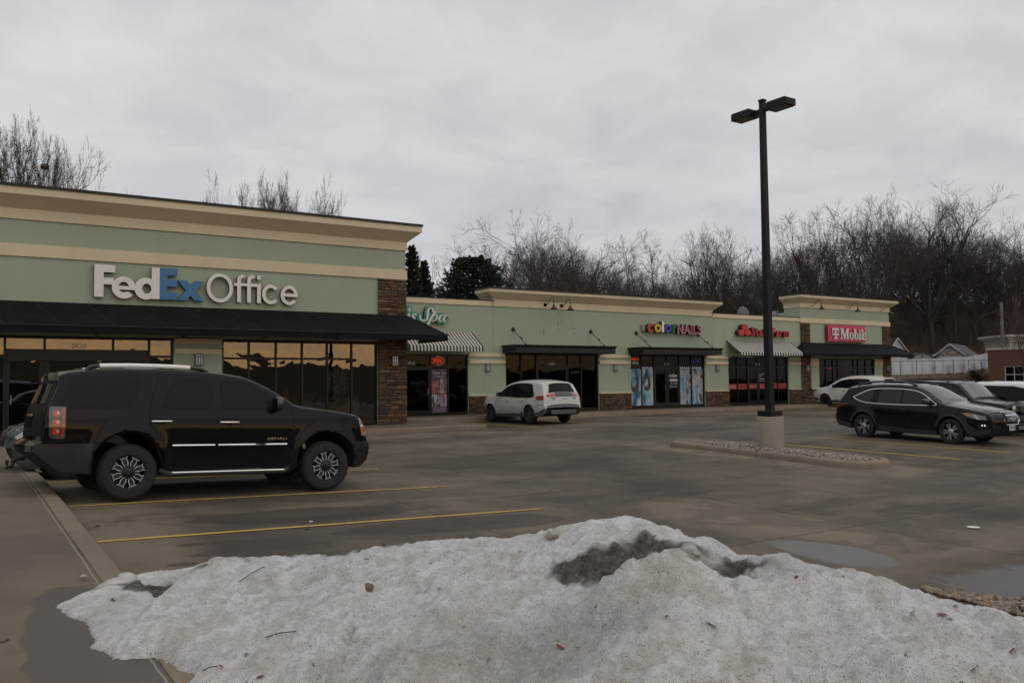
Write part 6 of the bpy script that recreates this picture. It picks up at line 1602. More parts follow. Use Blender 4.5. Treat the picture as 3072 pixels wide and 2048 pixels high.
for px, py, z in ((165, 1806, -.22), (209, 1845, -.25), (261, 1872, -.26), (287, 1930, -.27), (333, 1968, -.28), (418, 1976, -.30), (452, 2002, -.36), (530, 2050, -.42), (585, 2110, -.47)):
    p = at_z(px, py, z); foot.append((p.dot(RT), p.dot(FW)))
def ground_z(x, y): return (walk_z(y) + .004) if x < 1.41 else lot_z(x, y)
poly = foot + [(foot[-1][0] + .05, 3.0), (0.0, 2.2), (4.8, 2.2)]
back = []
for u, d, z in cr:
    if u < foot[0][0] + .05 or u > 4.9: continue
    g = ground_z(*(RT * u + FW * d).xy); back.append((u, d + .12 + .85 * max(0, z - g)))
poly = poly + [(4.8, back[-1][1])] + back[::-1]
def sdist(u, v):
    best = 1e9; ins = False; n = len(poly)
    for i in range(n):
        ax, ay = poly[i]; bx, by = poly[(i + 1) % n]
        dx, dy = bx - ax, by - ay; t = max(0, min(1, ((u - ax) * dx + (v - ay) * dy) / (dx * dx + dy * dy + 1e-9)))
        best = min(best, hypot(u - ax - t * dx, v - ay - t * dy))
        if (ay > v) != (by > v) and u < (bx - ax) * (v - ay) / (by - ay) + ax: ins = not ins
    return best if ins else -best
def snow_base(u, v):
    p = RT * u + FW * v; g = ground_z(p.x, p.y)
    d = lerp_tab(cd_, u); z = lerp_tab(cz_, u); hc = max(z - g, .02)
    h = hc - .035 * (d - v) - .055 * (d - v) ** 2 * (1 if u > -1 else .6) if v <= d else hc * (1 - sstep(0, .12 + .85 * hc, v - d))
    return g, max(h, .06), hc, d
def px_uv(px, py, z=0):
    r = ray(px, py); o = Vector((0, 0, EYE)); t = 2.3
    while t < 9:
        p = o + r * t; g, h, _, _ = snow_base(p.dot(RT), p.dot(FW))
        if p.z <= g + h: break
        t += .02
    return p.dot(RT), p.dot(FW)
HOLE = px_uv(1890, 1690, .12); HUMP = px_uv(2350, 1800, -.02); TROUGH = px_uv(2250, 1740, .0); LOW1 = px_uv(1500, 1990, -.1); LOW2 = px_uv(620, 1790, -.1); R1 = px_uv(1500, 1900, -.05); RID = [px_uv(*q) for q in ((1180, 2030), (1320, 1985), (1560, 1885), (1850, 1800), (2050, 1725), (2280, 1650))]
SOOT = [(px_uv(1500, 1965), 1.0, .40, .55), (px_uv(1780, 1880), .55, .22, .45), (px_uv(2230, 1705), .9, .26, .42), (px_uv(2850, 1900), .5, .25, .4), (px_uv(1350, 1720), 1.3, .75, -.38), (px_uv(2380, 1835), .95, .35, -.6), (px_uv(2550, 1960), .6, .3, -.5), (px_uv(1000, 1850), .9, .45, -.25), (px_uv(1880, 1580), .6, .3, -.3), (px_uv(620, 1850), .5, .5, -.1)]; FARL = px_uv(440, 1752); FARM = px_uv(700, 1690)
def gs(u, v, c, a, b, th=0):
    du, dv = u - c[0], v - c[1]; x = du * cos(th) + dv * sin(th); y = -du * sin(th) + dv * cos(th)
    return math.exp(-(x / a) ** 2 - (y / b) ** 2)
def segd(u, v, a, b):
    dx, dy = b[0] - a[0], b[1] - a[1]; t = max(0, min(1, ((u - a[0]) * dx + (v - a[1]) * dy) / (dx * dx + dy * dy)))
    return hypot(u - a[0] - t * dx, v - a[1] - t * dy)
def snow_z(u, v):
    p = RT * u + FW * v; g = ground_z(p.x, p.y); s = sdist(u, v) + .05 * noise.noise(p * 4.3) + .025 * noise.noise(p * 12)
    if s < -.04: return None, 0
    g, h, hc, d = snow_base(u, v)
    h += -.20 * gs(u, v, (HOLE[0], HOLE[1] + .08), .38, .30, -.25) + .03 * gs(u, v, (HOLE[0] + .05, HOLE[1] - .38), .5, .12, -.25) + .17 * gs(u, v, HUMP, .8, .22, -.1) - .12 * gs(u, v, TROUGH, 1.0, .13, -.15)
    rd = min(segd(u, v, a_, b_) for a_, b_ in zip(RID, RID[1:])); h += .075 * math.exp(-(rd / .13) ** 2)
    h += -.08 * gs(u, v, LOW1, .5, .25, .5) + .06 * gs(u, v, R1, .9, .10, .55) - .05 * gs(u, v, LOW2, .5, .12, .4)
    q = Vector((p.x, p.y, 0))
    amp = .25 + .75 * min(1, max(s, 0) / .5); near_crest = math.exp(-((v - d) / .25) ** 2)
    n = .085 * noise.noise(q * 1.6 + Vector((3, 1, 0))) + .055 * noise.noise(q * 3.7) + .034 * noise.noise(q * 8.5) + .022 * noise.noise(q * 19) + .013 * noise.noise(q * 41)
    n2 = .030 * abs(noise.noise(q * 6.0 + Vector((0, 0, 5)))) + .026 * abs(noise.noise(q * 14.0)) + .016 * abs(noise.noise(q * 29.0))
    rg = noise.ridged_multi_fractal(q * 2.6, 1.0, 2.1, 4, 1.0, 2.0) * .030 + noise.ridged_multi_fractal(q * 8 + Vector((4, 4, 0)), .9, 2.2, 3, 1.0, 2.0) * .014 - .05
    h += (n * (1 - .75 * near_crest) - n2 + rg * (1 - .6 * near_crest)) * amp
    edge = 1 - math.exp(-max(s, 0) / .075)
    h = max(h, .05) * (.03 + .97 * edge) if s > 0 else -.03
    raw = 1.25 * gs(u, v, (HOLE[0] + .02, HOLE[1] + .20), .46, .36, -.22) + 1.0 * max(0, 1 - abs(v - d - .10) / .22) * (1 if -1.9 < u < -.7 else .12) + .45 * gs(u, v, (HOLE[0] + .75, HOLE[1] + .30), .5, .12, -.2) + .75 * gs(u, v, FARL, .62, .26, .15) + .55 * gs(u, v, FARM, .5, .10, .1)
    raw += .55 * noise.noise(q * 3.1 + Vector((9, 0, 0))) * min(1, raw * 2) + .35 * noise.noise(q * 9)* min(1, raw * 2)
    grit = sstep(.30, .72, raw)
    snow_z.soot = max(0, min(1, .12 + sum(k_ * gs(u, v, c_, a_, b_, .1) for c_, a_, b_, k_ in SOOT) + .34 * noise.noise(q * 1.4 + Vector((0, 7, 0))) + .42 * noise.noise(Vector((q.x * 2.2 + q.y * 3, q.y * 5 - q.x * 4, 3)))))
    return g + h, max(0, min(1, grit))
US = frange(-4.3, 4.75, 400); VS = frange(2.3, 8.6, 290)
vid = {}; vv = []; gg = []; sg_ = []
for j, v_ in enumerate(VS):
    for i, u_ in enumerate(US):
        z, gr = snow_z(u_, v_)
        if z is None: continue
        p = RT * u_ + FW * v_; vid[(i, j)] = len(vv); vv.append((p.x, p.y, z)); gg.append(gr); sg_.append(snow_z.soot)
ff = []
for j in range(len(VS) - 1):
    for i in range(len(US) - 1):
        k = [vid.get(q) for q in ((i, j), (i + 1, j), (i + 1, j + 1), (i, j + 1))]
        if None not in k: ff.append(k)
me = D.meshes.new('snow_bank'); me.from_pydata(vv, [], ff)
at = me.attributes.new('grit', 'FLOAT', 'POINT'); at.data.foreach_set('value', gg)
at = me.attributes.new('soot', 'FLOAT', 'POINT'); at.data.foreach_set('value', sg_)
me.materials.append(snow_mat()); me.polygons.foreach_set('use_smooth', [True] * len(ff))
bm = bmesh.new(); bm.from_mesh(me); bmesh.ops.recalc_face_normals(bm, faces=bm.faces); bm.to_mesh(me); bm.free()
if me.polygons[len(ff) // 2].normal.z < 0: me.flip_normals()
tag(link(D.objects.new('snow_bank', me)), 'long dirty heap of old ploughed snow across the foreground', 'snow bank')

def on_snow(px, py):
    """first point of the snow surface along a bearing"""
    r = ray(px, py); o = Vector((0, 0, EYE)); t = 2.6
    while t < 9:
        p = o + r * t; z, _ = snow_z(p.dot(RT), p.dot(FW))
        if z is not None and p.z <= z: return Vector((p.x, p.y, z))
        t += .02
    return None
def rock(name, p, r, mat, label, cat, seed, sq=(1, 1, .7), group=None):
    bm = bmesh.new(); bmesh.ops.create_icosphere(bm, subdivisions=2, radius=r); o = Vector((seed * 3.1, seed, 0))
    for v in bm.verts:
        k = 1 + .35 * noise.noise(v.co / r * 1.1 + o) + .15 * noise.noise(v.co / r * 2.7 + o); v.co = Vector((v.co.x * sq[0] * k, v.co.y * sq[1] * k, v.co.z * sq[2] * k))
    me = D.meshes.new(name); bm.to_mesh(me); bm.free(); me.materials.append(mat)
    ob = link(D.objects.new(name, me)); ob.location = p; ob.rotation_euler = (0, 0, seed); return tag(ob, label, cat, group)
ICEM = basic('dirty_ice', (.30, .27, .23), .5, var=.4, vscale=30, bump=.6, bscale=40); STN = basic('brown_stone', (.14, .10, .07), .8, var=.4, vscale=30, bump=.4, bscale=60); PALE = basic('pale_stone', (.36, .30, .22), .8, var=.3, vscale=30)
LEAF = basic('dead_leaf', (.10, .042, .022), .8, var=.4, vscale=40); LEAF2 = basic('red_brown_leaf', (.15, .050, .030), .8, var=.4, vscale=40); TWIG = basic('dark_twig', (.035, .026, .020), .9)
def g9(x, y): return (1536 + x / 1.531, 1500 + y / 1.531)
def g8(x, y): return (x / 1.531, 1500 + y / 1.531)
p = on_snow(*g9(180, 178)); rock('ice_lump', p + Vector((0, 0, .02)), .05, ICEM, 'grey brown ice lump near the crest of the snow bank', 'ice lump', 1)
p = on_snow(*g8(1690, 412)); rock('ice_lump', p, .045, STN, 'dark clod of frozen soil in the middle of the snow bank', 'clod', 2)
p = at_z(*g8(384, 348), walk_z(9.0) + .015); rock('stone', p, .028, PALE, 'small tan pebble lying on the sidewalk above the snow tip', 'stone', 3)
p = at_z(*g8(8, 640), walk_z(6.5) + .02); rock('stone', p, .045, STN, 'dark stone on the wet sidewalk at the left edge', 'stone', 4)
p = on_snow(*g9(840, 250)); rock('ice_lump', p, .035, ICEM, 'tan ice lump on the right rim of the dark hollow', 'ice lump', 5)
for k, (x, y) in enumerate(((1290, 625), (1255, 640))): pass
def leaf(p, s, rot, mat, label):
    m = MB(); o = catmull([(0, -1), (.42, -.5), (.5, .05), (.3, .6), (0, 1), (-.3, .6), (-.5, .05), (-.42, -.5)], 3, True)
    n = len(o); m.v.append((0, 0, .10 * s))
    for x, y in o: m.v.append((x * s, y * s, .30 * s * abs(x) + .18 * s * y * y))
    for i in range(n): m.f.append((0, 1 + i, 1 + (i + 1) % n)); m.m.append(0)
    ob = m.build('leaf', mat, None, smooth=60); ob.location = p; ob.rotation_euler = (.35 * sin(rot * 3), .5 * cos(rot * 2), rot)
    return tag(ob, label, 'leaf', 'dead leaves on the snow bank')
lf = [(g9(40, 243), 'dead leaf on the upper left slope of the snow beside the crest'), (g9(190, 240), 'pair end dead leaf below the ice lump near the crest'), (g9(712, 548), 'small curled red leaf in the shallow trough left of the bright hump'), (g9(915, 602), 'dark red leaf in the middle of the right hand snow slope'), (g9(220, 688), 'rust coloured leaf low down in the grey patch, left one of two'), (g9(300, 688), 'dark rust leaf low down in the grey patch, right one of two'), (g9(1845, 532), 'orange brown star shaped leaf on the right end of the snow'), (g9(1975, 535), 'brown leaf to the right of the orange brown leaf'), (g9(2010, 548), 'dark brown leaf near the river stones, below two others'), (g9(2040, 490), 'dark leaf close under the strip of river stones'), (g9(2300, 716), 'bright rust leaf near the right edge of the picture'), (g9(2122, 800), 'tiny red leaf at the bottom of the right slope'), (g9(1305, 368), 'dark leaf on the slope below the second crest'), (g9(1072, 310), 'orange brown leaf right of the dark hollow'), (g8(1015, 772), 'dark leaf low on the left snow slope near its foot'), (g8(1195, 820), 'large tan leaf at the bottom edge left of centre'), (g8(2245, 750), 'black wet leaf in the grey snow at the bottom centre'), (g8(2020, 420), 'small tan leaf in the middle of the snow, right of the clod'), (g8(520, 462), 'small red leaf in the grit near the left tip'), (g8(1130, 712), 'small rust leaf on the left slope above the bottom edge'), (g8(2130, 603), 'brown leaf at the edge of the grey band')]
rl = random.Random(9)
for k, (pp, lab) in enumerate(lf):
    p = on_snow(*pp)
    if p: leaf(p + Vector((0, 0, .006)), rl.uniform(.018, .034), rl.uniform(0, 6), LEAF2 if k % 3 else LEAF, lab)
tw = [((1220, 645), (1360, 620), 8, 'straight brown twig lying on the left half of the snow'), ((1098, 382), (1215, 322), 8, 'thin pale straw lying on the upper left snow'), ((1672, 284), (1694, 297), 8, 'short black twig below the left crest'), ((305, 500), (360, 410), 8, 'forked dark twig at the left tip of the snow'), ((930, 795), (1000, 770), 8, 'short twig beside the leaf at the foot of the left slope'), ((645, 200), (662, 172), 9, 'short black twig standing above the dark hollow'), ((1530, 335), (1560, 310), 9, 'little twig with a leaf on the right hand crest'), ((382, 520), (388, 500), 9, 'short dark stick left of the bright hump')]
for a, b, gq, lab in tw:
    f = g8 if gq == 8 else g9; p, q = on_snow(*f(*a)), on_snow(*f(*b))
    if p and q:
        mid = (p + q) / 2 + Vector((0, 0, .018)); m = MB().tube([p + Vector((0, 0, .008)), mid, q + Vector((0, 0, .010))], .0032, 5)
        if 'forked' in lab: m.tube([mid, mid + Vector((.06, .02, .03))], .0026, 5)
        tag(m.build('twig', TWIG, None, smooth=60), lab, 'twig')

# river stones in the bed at the right
RB = [(g9(x, y)) for x, y in ((1960, 418), (2120, 425), (2352, 458), (2352, 510), (2200, 492), (2060, 462))]
rst = NT('river_stone'); gq = rst.node('ShaderNodeNewGeometry'); rst.setc('Base Color', rst.ramp(gq.outputs['Random Per Island'], [(0, (.05, .04, .03)), (.3, (.16, .11, .07)), (.6, (.26, .20, .14)), (.8, (.11, .09, .075)), (1, (.34, .29, .23))])); rst.setc('Roughness', .55)
def pebbles(name, pts, rr, seed, mat):
    r_ = random.Random(seed); bm0 = bmesh.new(); bmesh.ops.create_icosphere(bm0, subdivisions=1, radius=1); base = [v.co.copy() for v in bm0.verts]; fc_ = [tuple(v.index for v in f.verts) for f in bm0.faces]; bm0.free()
    m = MB()
    for x, y, z in pts:
        s = r_.uniform(*rr); a = r_.uniform(0, 6.3); sx, sy, sz = s * r_.uniform(.9, 1.4), s * r_.uniform(.7, 1.0), s * r_.uniform(.5, .8)
        m.add([(x + (c.x * sx) * cos(a) - (c.y * sy) * sin(a), y + (c.x * sx) * sin(a) + (c.y * sy) * cos(a), z + c.z * sz + r_.uniform(0, s * .4)) for c in base], fc_)
    o = m.build(name, mat, None, smooth=70); o['kind'] = 'stuff'; return o
r_ = random.Random(4); pts = []
a0 = on_lot(*g9(1900, 408)); b0 = on_lot(*g9(2352, 462)); dd = (b0 - a0)
for k in range(900):
    t = r_.uniform(-.05, 1.9); w_ = r_.uniform(-.02, .75) * min(1, .25 + t); p = a0 + dd * t + Vector((-.62, -.70, 0)) * w_
    pts.append((p.x, p.y, lot_z(p.x, p.y) + .01))
pebbles('river_gravel', pts, (.018, .038), 5, rst.m)
# scraps on the lot
sc = on_lot(*g9(2120, 127)); o = MB().lathe([(0, .004), (.075, .004), (.08, .012), (.085, .014)], 20).build('paper_plate', WHITEP, None, smooth=60); o.location = sc; tag(o, 'flat white paper disc lying on the open lot at the right', 'litter')
for k, (x, y, s, mt, lab) in enumerate(((1428, 100, .05, WHITEP, 'small white scrap of paper just beyond the nearest yellow line'), (1425, 120, .05, PALE, 'tan crumpled scrap on the nearest yellow line'), (1412, 134, .035, TWIG, 'dark crumb on the near side of the yellow line'), (450, 120, .06, LEAF, 'brown leaf scrap near the kerb between the stalls'), (535, 320, .05, LEAF, 'brown scrap by the kerb above the snow'))):
    p = on_lot(*g8(x, y)); rock('litter', p + Vector((0, 0, .008)), s * .7, mt, lab, 'litter', 11 + k, (1, .7, .25))
# ------------------------------------------------------------------ parking island and lamp post
ic, il, iw = Vector((16.62, 14.15)), 3.15, .66
def isl(off, n=14):
    """rounded island outline, long in Y"""
    out = []
    hw, hl = iw - off, il - off
    for k in range(n + 1): a = pi * k / n; out.append((hw * cos(a), hl - hw + hw * sin(a)))
    for k in range(n + 1): a = pi + pi * k / n; out.append((hw * cos(a), -(hl - hw) + hw * sin(a)))
    th = radians(-2.5); return [(ic.x + x * cos(th) - y * sin(th), ic.y + x * sin(th) + y * cos(th)) for x, y in out]
prof = [(-.03, -.5), (-.01, .06), (.0, .105), (.02, .135), (.05, .145), (.15, .145), (.165, .11), (.17, -.1)]
m = MB(); rings = [isl(o) for o, z in prof]; n = len(rings[0])
for (o, z), rg in zip(prof, rings):
    for x, y in rg: m.v.append((x, y, lot_z(x, y) + z + .012 * noise.noise(Vector((x * 3, y * 3, 0))) * (1 if z > .05 else 0)))
for i in range(len(prof) - 1):
    for k in range(n): m.f.append((i * n + k, i * n + (k + 1) % n, (i + 1) * n + (k + 1) % n, (i + 1) * n + k)); m.m.append(0)
tag(m.build('curb', CURBM, smooth=40), kind='structure')
ck = MB()
for y in (13.9, 11.45):
    x = ic.x - iw + (.0 if y > 12 else .10)
    ck.add([(x - .035, y, lot_z(x, y) + .01), (x - .035, y + .03, lot_z(x, y) + .01), (x + .17, y + .13, lot_z(x, y) + .156), (x + .17, y + .10, lot_z(x, y) + .156), (x + .02, y + .03, lot_z(x, y) + .152), (x + .02, y + .06, lot_z(x, y) + .152)], [(0, 1, 5, 4), (4, 5, 2, 3)])
tag(ck.build('curb_crack', basic('crack_dark', (.02, .016, .012), .95), None), kind='structure')
rg = isl(.16); m = MB(); m.v = [(x, y, lot_z(x, y) + .07) for x, y in rg]; m.f = [tuple(range(len(rg)))]; m.m = [0]
tag(m.build('island_soil', basic('island_soil_mat', (.05, .04, .03), .95, var=.4, vscale=12), None), kind='structure')
r_ = random.Random(2); pts = []
while len(pts) < 4200:
    x, y = ic.x + r_.uniform(-.6, .6), ic.y + r_.uniform(-3.2, 3.2); dx, dy = x - ic.x, y - ic.y
    hl = il - iw; q = hypot(dx, max(0, abs(dy) - hl))
    if q < iw - .19: pts.append((x, y, lot_z(x, y) + .085 + .05 * max(0, 1 - (q / .5) ** 2)))
gm = NT('island_gravel_stone'); gq = gm.node('ShaderNodeNewGeometry'); gm.setc('Base Color', gm.ramp(gq.outputs['Random Per Island'], [(0, (.06, .05, .045)), (.25, (.20, .155, .12)), (.5, (.34, .29, .24)), (.7, (.15, .12, .10)), (.85, (.42, .38, .34)), (1, (.10, .07, .05))])); gm.setc('Roughness', .75)
pebbles('island_gravel', pts, (.015, .034), 8, gm.m)
LX, LYp = 16.84, 14.25
t = thing('lamp_post', 'tall black double headed lamp post on a round concrete base in the gravel island', 'lamp post', (LX, LYp, -.30))
def bc():
    q = NT('lamp_base_concrete'); co = q.co('World'); n = q.noise(q.co('World', (3, 3, .6)), 2.0, 6, .7); n2 = q.noise(co, 14, 5, .7)
    c = q.mix(q.ramp(n, [(.4, 0.), (.7, .7)]), (.27, .235, .185), (.15, .125, .10)); q.setc('Base Color', q.mix(q.math('MULTIPLY', n2, .3), c, (.40, .37, .32))); q.setc('Roughness', .9); q.bump(n2, .5, .01); return q.m
MB().lathe([(.312, -.1), (.312, .83), (.302, .85), (0, .855)], 40).build('concrete_base', bc(), t, smooth=40)
POLE = basic('bronze_black_pole', (.008, .007, .0065), .55, .1, var=.15, spec=.3)
MB().box(-.21, .21, -.21, .21, .856, .99).build('base_cover', POLE, t, bevel=.012)
m = MB(); z0, z1 = .99, 8.60; a, b = .085, .062
m.add([(-a, -a, z0), (a, -a, z0), (a, a, z0), (-a, a, z0), (-b, -b, z1), (b, -b, z1), (b, b, z1), (-b, b, z1)], [(0, 1, 5, 4), (1, 2, 6, 5), (2, 3, 7, 6), (3, 0, 4, 7), (4, 5, 6, 7)])
m.box(-.075, .075, -.075, .075, 8.601, 8.66)
pole = m.build('pole', POLE, t, bevel=.008)
for sg in (1, -1):
    hd = MB().prism([(sg * .24, 8.30), (sg * .24, 8.44), (sg * .29, 8.49), (sg * .82, 8.49), (sg * .86, 8.46), (sg * .86, 8.30)], 'x', -.185, .185)
    h = hd.build('lamp_head', POLE, t, bevel=.008)
    MB().box(-.155, .155, min(sg * .29, sg * .81), max(sg * .29, sg * .81), 8.285, 8.302).build('lens', basic('lamp_lens', (.07, .065, .055), .25), h)
    MB().box(-.045, .045, min(sg * .05, sg * .31), max(sg * .05, sg * .25), 8.34, 8.43).build('arm', POLE, t)
# ------------------------------------------------------------------ background: trees, hillside houses, fence
BARK = basic('grey_brown_bark', (.050, .041, .034), .95, var=.35, vscale=3)
TWIGC = basic('winter_twigs', (.052, .041, .034), .95); TWIGR = basic('reddish_twigs', (.095, .050, .042), .95)
def rnd_unit(r):
    while True:
        v = Vector((r.uniform(-1, 1), r.uniform(-1, 1), r.uniform(-1, 1)))
        if .05 < v.length < 1: return v.normalized()
def seg_tube(m, pts, rs, n):
    b = len(m.v)
    d = (pts[-1] - pts[0]).normalized(); a = d.orthogonal().normalized(); c = d.cross(a)
    ring = [(cos(2 * pi * k / n), sin(2 * pi * k / n)) for k in range(n)]
    for p, r in zip(pts, rs):
        for x, y in ring: m.v.append((p.x + (a.x * x + c.x * y) * r, p.y + (a.y * x + c.y * y) * r, p.z + (a.z * x + c.z * y) * r))
    for i in range(len(pts) - 1):
        for k in range(n):
            k2 = (k + 1) % n; m.f.append((b + i * n + k, b + i * n + k2, b + (i + 1) * n + k2, b + (i + 1) * n + k)); m.m.append(0)
def bare_tree(seed, fork=.28, mains=5, spread=.55, up=.25, kids=(6, 6, 6, 4), tr=.013, wig=.16, droop=0.0):
    """unit-height leafless tree: trunk and limbs in one mesh, fine branches in another"""
    r = random.Random(seed); T = MB(); Cn = MB()
    def branch(p, d, L, rad, lvl):
        ns = (5, 5, 4, 3, 2)[min(lvl, 4)]; pts = [p.copy()]; rs = [rad]; dd = d.copy()
        tip = max(rad * (.62 if lvl == 0 else .35), .00055)
        for i in range(ns):
            dd = (dd + rnd_unit(r) * wig * (1 if lvl else .35) + Vector((0, 0, up * (.5 if lvl else .2) * (1 - .5 * lvl / 4) - droop * (lvl > 2)))).normalized()
            pts.append(pts[-1] + dd * (L / ns)); rs.append(rad + (tip - rad) * (i + 1) / ns)
        seg_tube(T if lvl < 2 else Cn, pts, rs, (8, 6, 4, 3, 3)[min(lvl, 4)])
        if lvl >= 4: return
        nk = mains if lvl == 0 else kids[lvl - 1]
        for k in range(nk):
            if lvl == 0: t = r.uniform(.72, 1.0) if k else 1.0
            else: t = r.uniform(.28, .98) if k else 1.0
            f = t * ns; i = min(int(f), ns - 1); q = pts[i].lerp(pts[i + 1], f - i); rr = rs[i] + (rs[i + 1] - rs[i]) * (f - i)
            ax = (pts[i + 1] - pts[i]).normalized(); az = r.uniform(0, 2 * pi) if lvl else 2 * pi * (k + r.uniform(-.3, .3)) / nk
            o = ax.orthogonal().normalized(); o = Matrix.Rotation(az, 3, ax) @ o
            s_ = spread * r.uniform(.7, 1.25) if lvl == 0 else r.uniform(.45, .95)
            if lvl == 0 and k == 0: s_ *= .3
            nd = (ax * cos(s_) + o * sin(s_)).normalized()
            if lvl == 0: nl = (1 - fork) * r.uniform(.62, .82)
            else: nl = L * r.uniform(.42, .66) * (1.15 - .45 * t)
            branch(q, nd, nl, max(rr * (.74 if lvl == 0 else .62), .0007), lvl + 1)
    branch(Vector((0, 0, -.02)), Vector((0, 0, 1)), fork, tr, 0)
    zs = sorted(v[2] for v in Cn.v); k = 1 / zs[int(len(zs) * .985)]
    for mm in (T, Cn): mm.v = [(x * k, y * k, z * k) for x, y, z in mm.v]
    return T, Cn
PROTO = {}
def proto(key, mat=None, **kw):
    T, Cn = bare_tree(**kw)
    a = T.build('trunk', BARK, None, smooth=60, fix=False); b = Cn.build('crown', mat or TWIGC, None, fix=False)
    PROTO[key] = (a.data, b.data); D.objects.remove(a); D.objects.remove(b)
proto('oak', seed=1, fork=.20, mains=7, spread=.80, up=.22, kids=(7, 6, 6, 4), tr=.017)
proto('elm', seed=2, fork=.30, mains=5, spread=.50, up=.30, kids=(7, 6, 6, 4), tr=.016)
proto('vase', seed=3, fork=.22, mains=7, spread=.62, up=.36, kids=(7, 6, 5, 4), tr=.021, wig=.12)
proto('ash', seed=4, fork=.42, mains=5, spread=.42, up=.40, kids=(6, 6, 5, 4), tr=.011)
proto('thin', seed=5, fork=.55, mains=4, spread=.35, up=.35, kids=(5, 5, 5, 3), tr=.009)
proto('round', seed=6, fork=.24, mains=8, spread=.95, up=.14, kids=(7, 6, 6, 4), tr=.016, wig=.2)
proto('brush', seed=7, fork=.06, mains=11, spread=.75, up=.25, kids=(6, 5, 4, 3), tr=.012, mat=TWIGC)
proto('shrub', seed=8, fork=.05, mains=10, spread=.55, up=.35, kids=(4, 4, 3, 2), tr=.012, mat=TWIGR)
proto('compact', seed=11, fork=.50, mains=7, spread=.48, up=.42, kids=(7, 7, 6, 4), tr=.017, wig=.2)
proto('bushy', seed=12, fork=.45, mains=11, spread=1.05, up=.22, kids=(8, 7, 6, 4), tr=.016, wig=.22)
proto('sapling', seed=9, fork=.25, mains=6, spread=.60, up=.35, kids=(6, 6, 5, 3), tr=.012, mat=TWIGR)
HOR = lambda px: 1149 - .0108 * (px - 1536)
rt_ = random.Random(21)
def plant_at(name, key, px, top, depth, label, cat, group=None, wide=1.0, base=None, rot=None):
    p = at_depth(px, HOR(px), depth); g = terrain_z(p.x, p.y) if base is None else base
    H = EYE + (HOR(px) - top) / 2600 * depth - g
    t = thing(name, label, cat, (p.x, p.y, g), rot if rot is not None else rt_.uniform(0, 6.28), group)
    t.scale = (H * wide, H * wide, H)
    for nm, me in zip(('trunk', 'crown'), PROTO[key]):
        o = D.objects.new(nm, me); COL.objects.link(o); o.parent = t
    return t
TL = [(1440, 770), (1500, 748), (1560, 700), (1600, 668), (1700, 665), (1770, 690), (1830, 722), (1900, 715), (1990, 712), (2060, 705), (2130, 690), (2200, 690), (2280, 722), (2330, 690), (2400, 655), (2470, 650), (2540, 640), (2600, 610), (2660, 592), (2720, 598), (2800, 590), (2900, 610), (2960, 655), (3072, 668), (3300, 640)]
named = [
 ('oak', 1640, 662, 103, 'broad bare tree with a rounded crown behind the low row, left of the lamp post', 1.0), ('elm', 1512, 748, 98, 'bare tree right beside the dark pine behind the row', 1.0),
 ('thin', 1893, 712, 108, 'slender bare tree standing clear of its neighbours, left of a second slender one', .8), ('thin', 1972, 706, 108, 'slender bare tree with a small high crown, right of another slender one', .8),
 ('ash', 2098, 690, 112, 'twiggy upright bare tree above the coloured letter sign', 1.0), ('ash', 2168, 686, 112, 'twiggy bare tree above the three oval emblem', 1.0),
 ('round', 2400, 648, 103, 'wide rounded bare tree just right of the lamp post', .95), ('elm', 2492, 640, 106, 'bare tree above the left end of the pink sign shop', 1.0), ('elm', 2566, 628, 106, 'bare tree above the pink sign', .9),
 ('ash', 2655, 582, 114, 'tall bare tree with a high narrow crown above the far end of the row', .9), ('vase', 2800, 578, 121, 'great spreading bare tree with open fan of limbs, tallest on the hill at the right', 1.0),
 ('round', 2930, 650, 126, 'dense bare tree right of the great spreading tree', 1.0), ('oak', 3040, 662, 124, 'dense rounded bare tree at the right edge of the picture', 1.0)]
for key, px, top, dep, lab, w in named: plant_at('bare_tree', key, px, top, dep, lab, 'tree', 'bare trees on the hillside', w)
n_ = 0; occ = []
while n_ < 140:
    px = rt_.uniform(1455, 3260); dep = rt_.uniform(124 if px > 2600 else 100, 178)
    if any(abs(px - a) < 14 and abs(dep - b) < 8 for a, b in occ): continue
    T_ = lerp_tab(TL, px) + rt_.uniform(42, 165) * (1.0 if dep > 118 else 1.1)
    if 1840 < px < 2030: T_ = max(T_, 760 + rt_.uniform(0, 70))
    occ.append((px, dep)); n_ += 1
    plant_at('bare_tree', rt_.choice(['oak', 'elm', 'elm', 'ash', 'round', 'round', 'oak', 'vase']), px, T_, dep, 'bare grey brown tree in the dense wood on the hill', 'tree', 'trees of the dense wood on the hill', rt_.uniform(.8, 1.15))
n_ = 0
while n_ < 150:
    px = rt_.uniform(1440, 3250); dep = rt_.uniform(93, 150)
    if (2170 < px < 2400 and dep < 126) or (2600 < px and dep < 113): continue
    n_ += 1
    p = at_depth(px, HOR(px), dep); g = terrain_z(p.x, p.y); H = rt_.uniform(4, 8.5)
    plant_at('undergrowth_shrub', 'brush', px, HOR(px) - (g + H - EYE) * 2600 / dep, dep, 'leafless tangled undergrowth shrub at the foot of the hillside wood', 'shrub', 'undergrowth of the hillside wood', rt_.uniform(.7, 1.1))
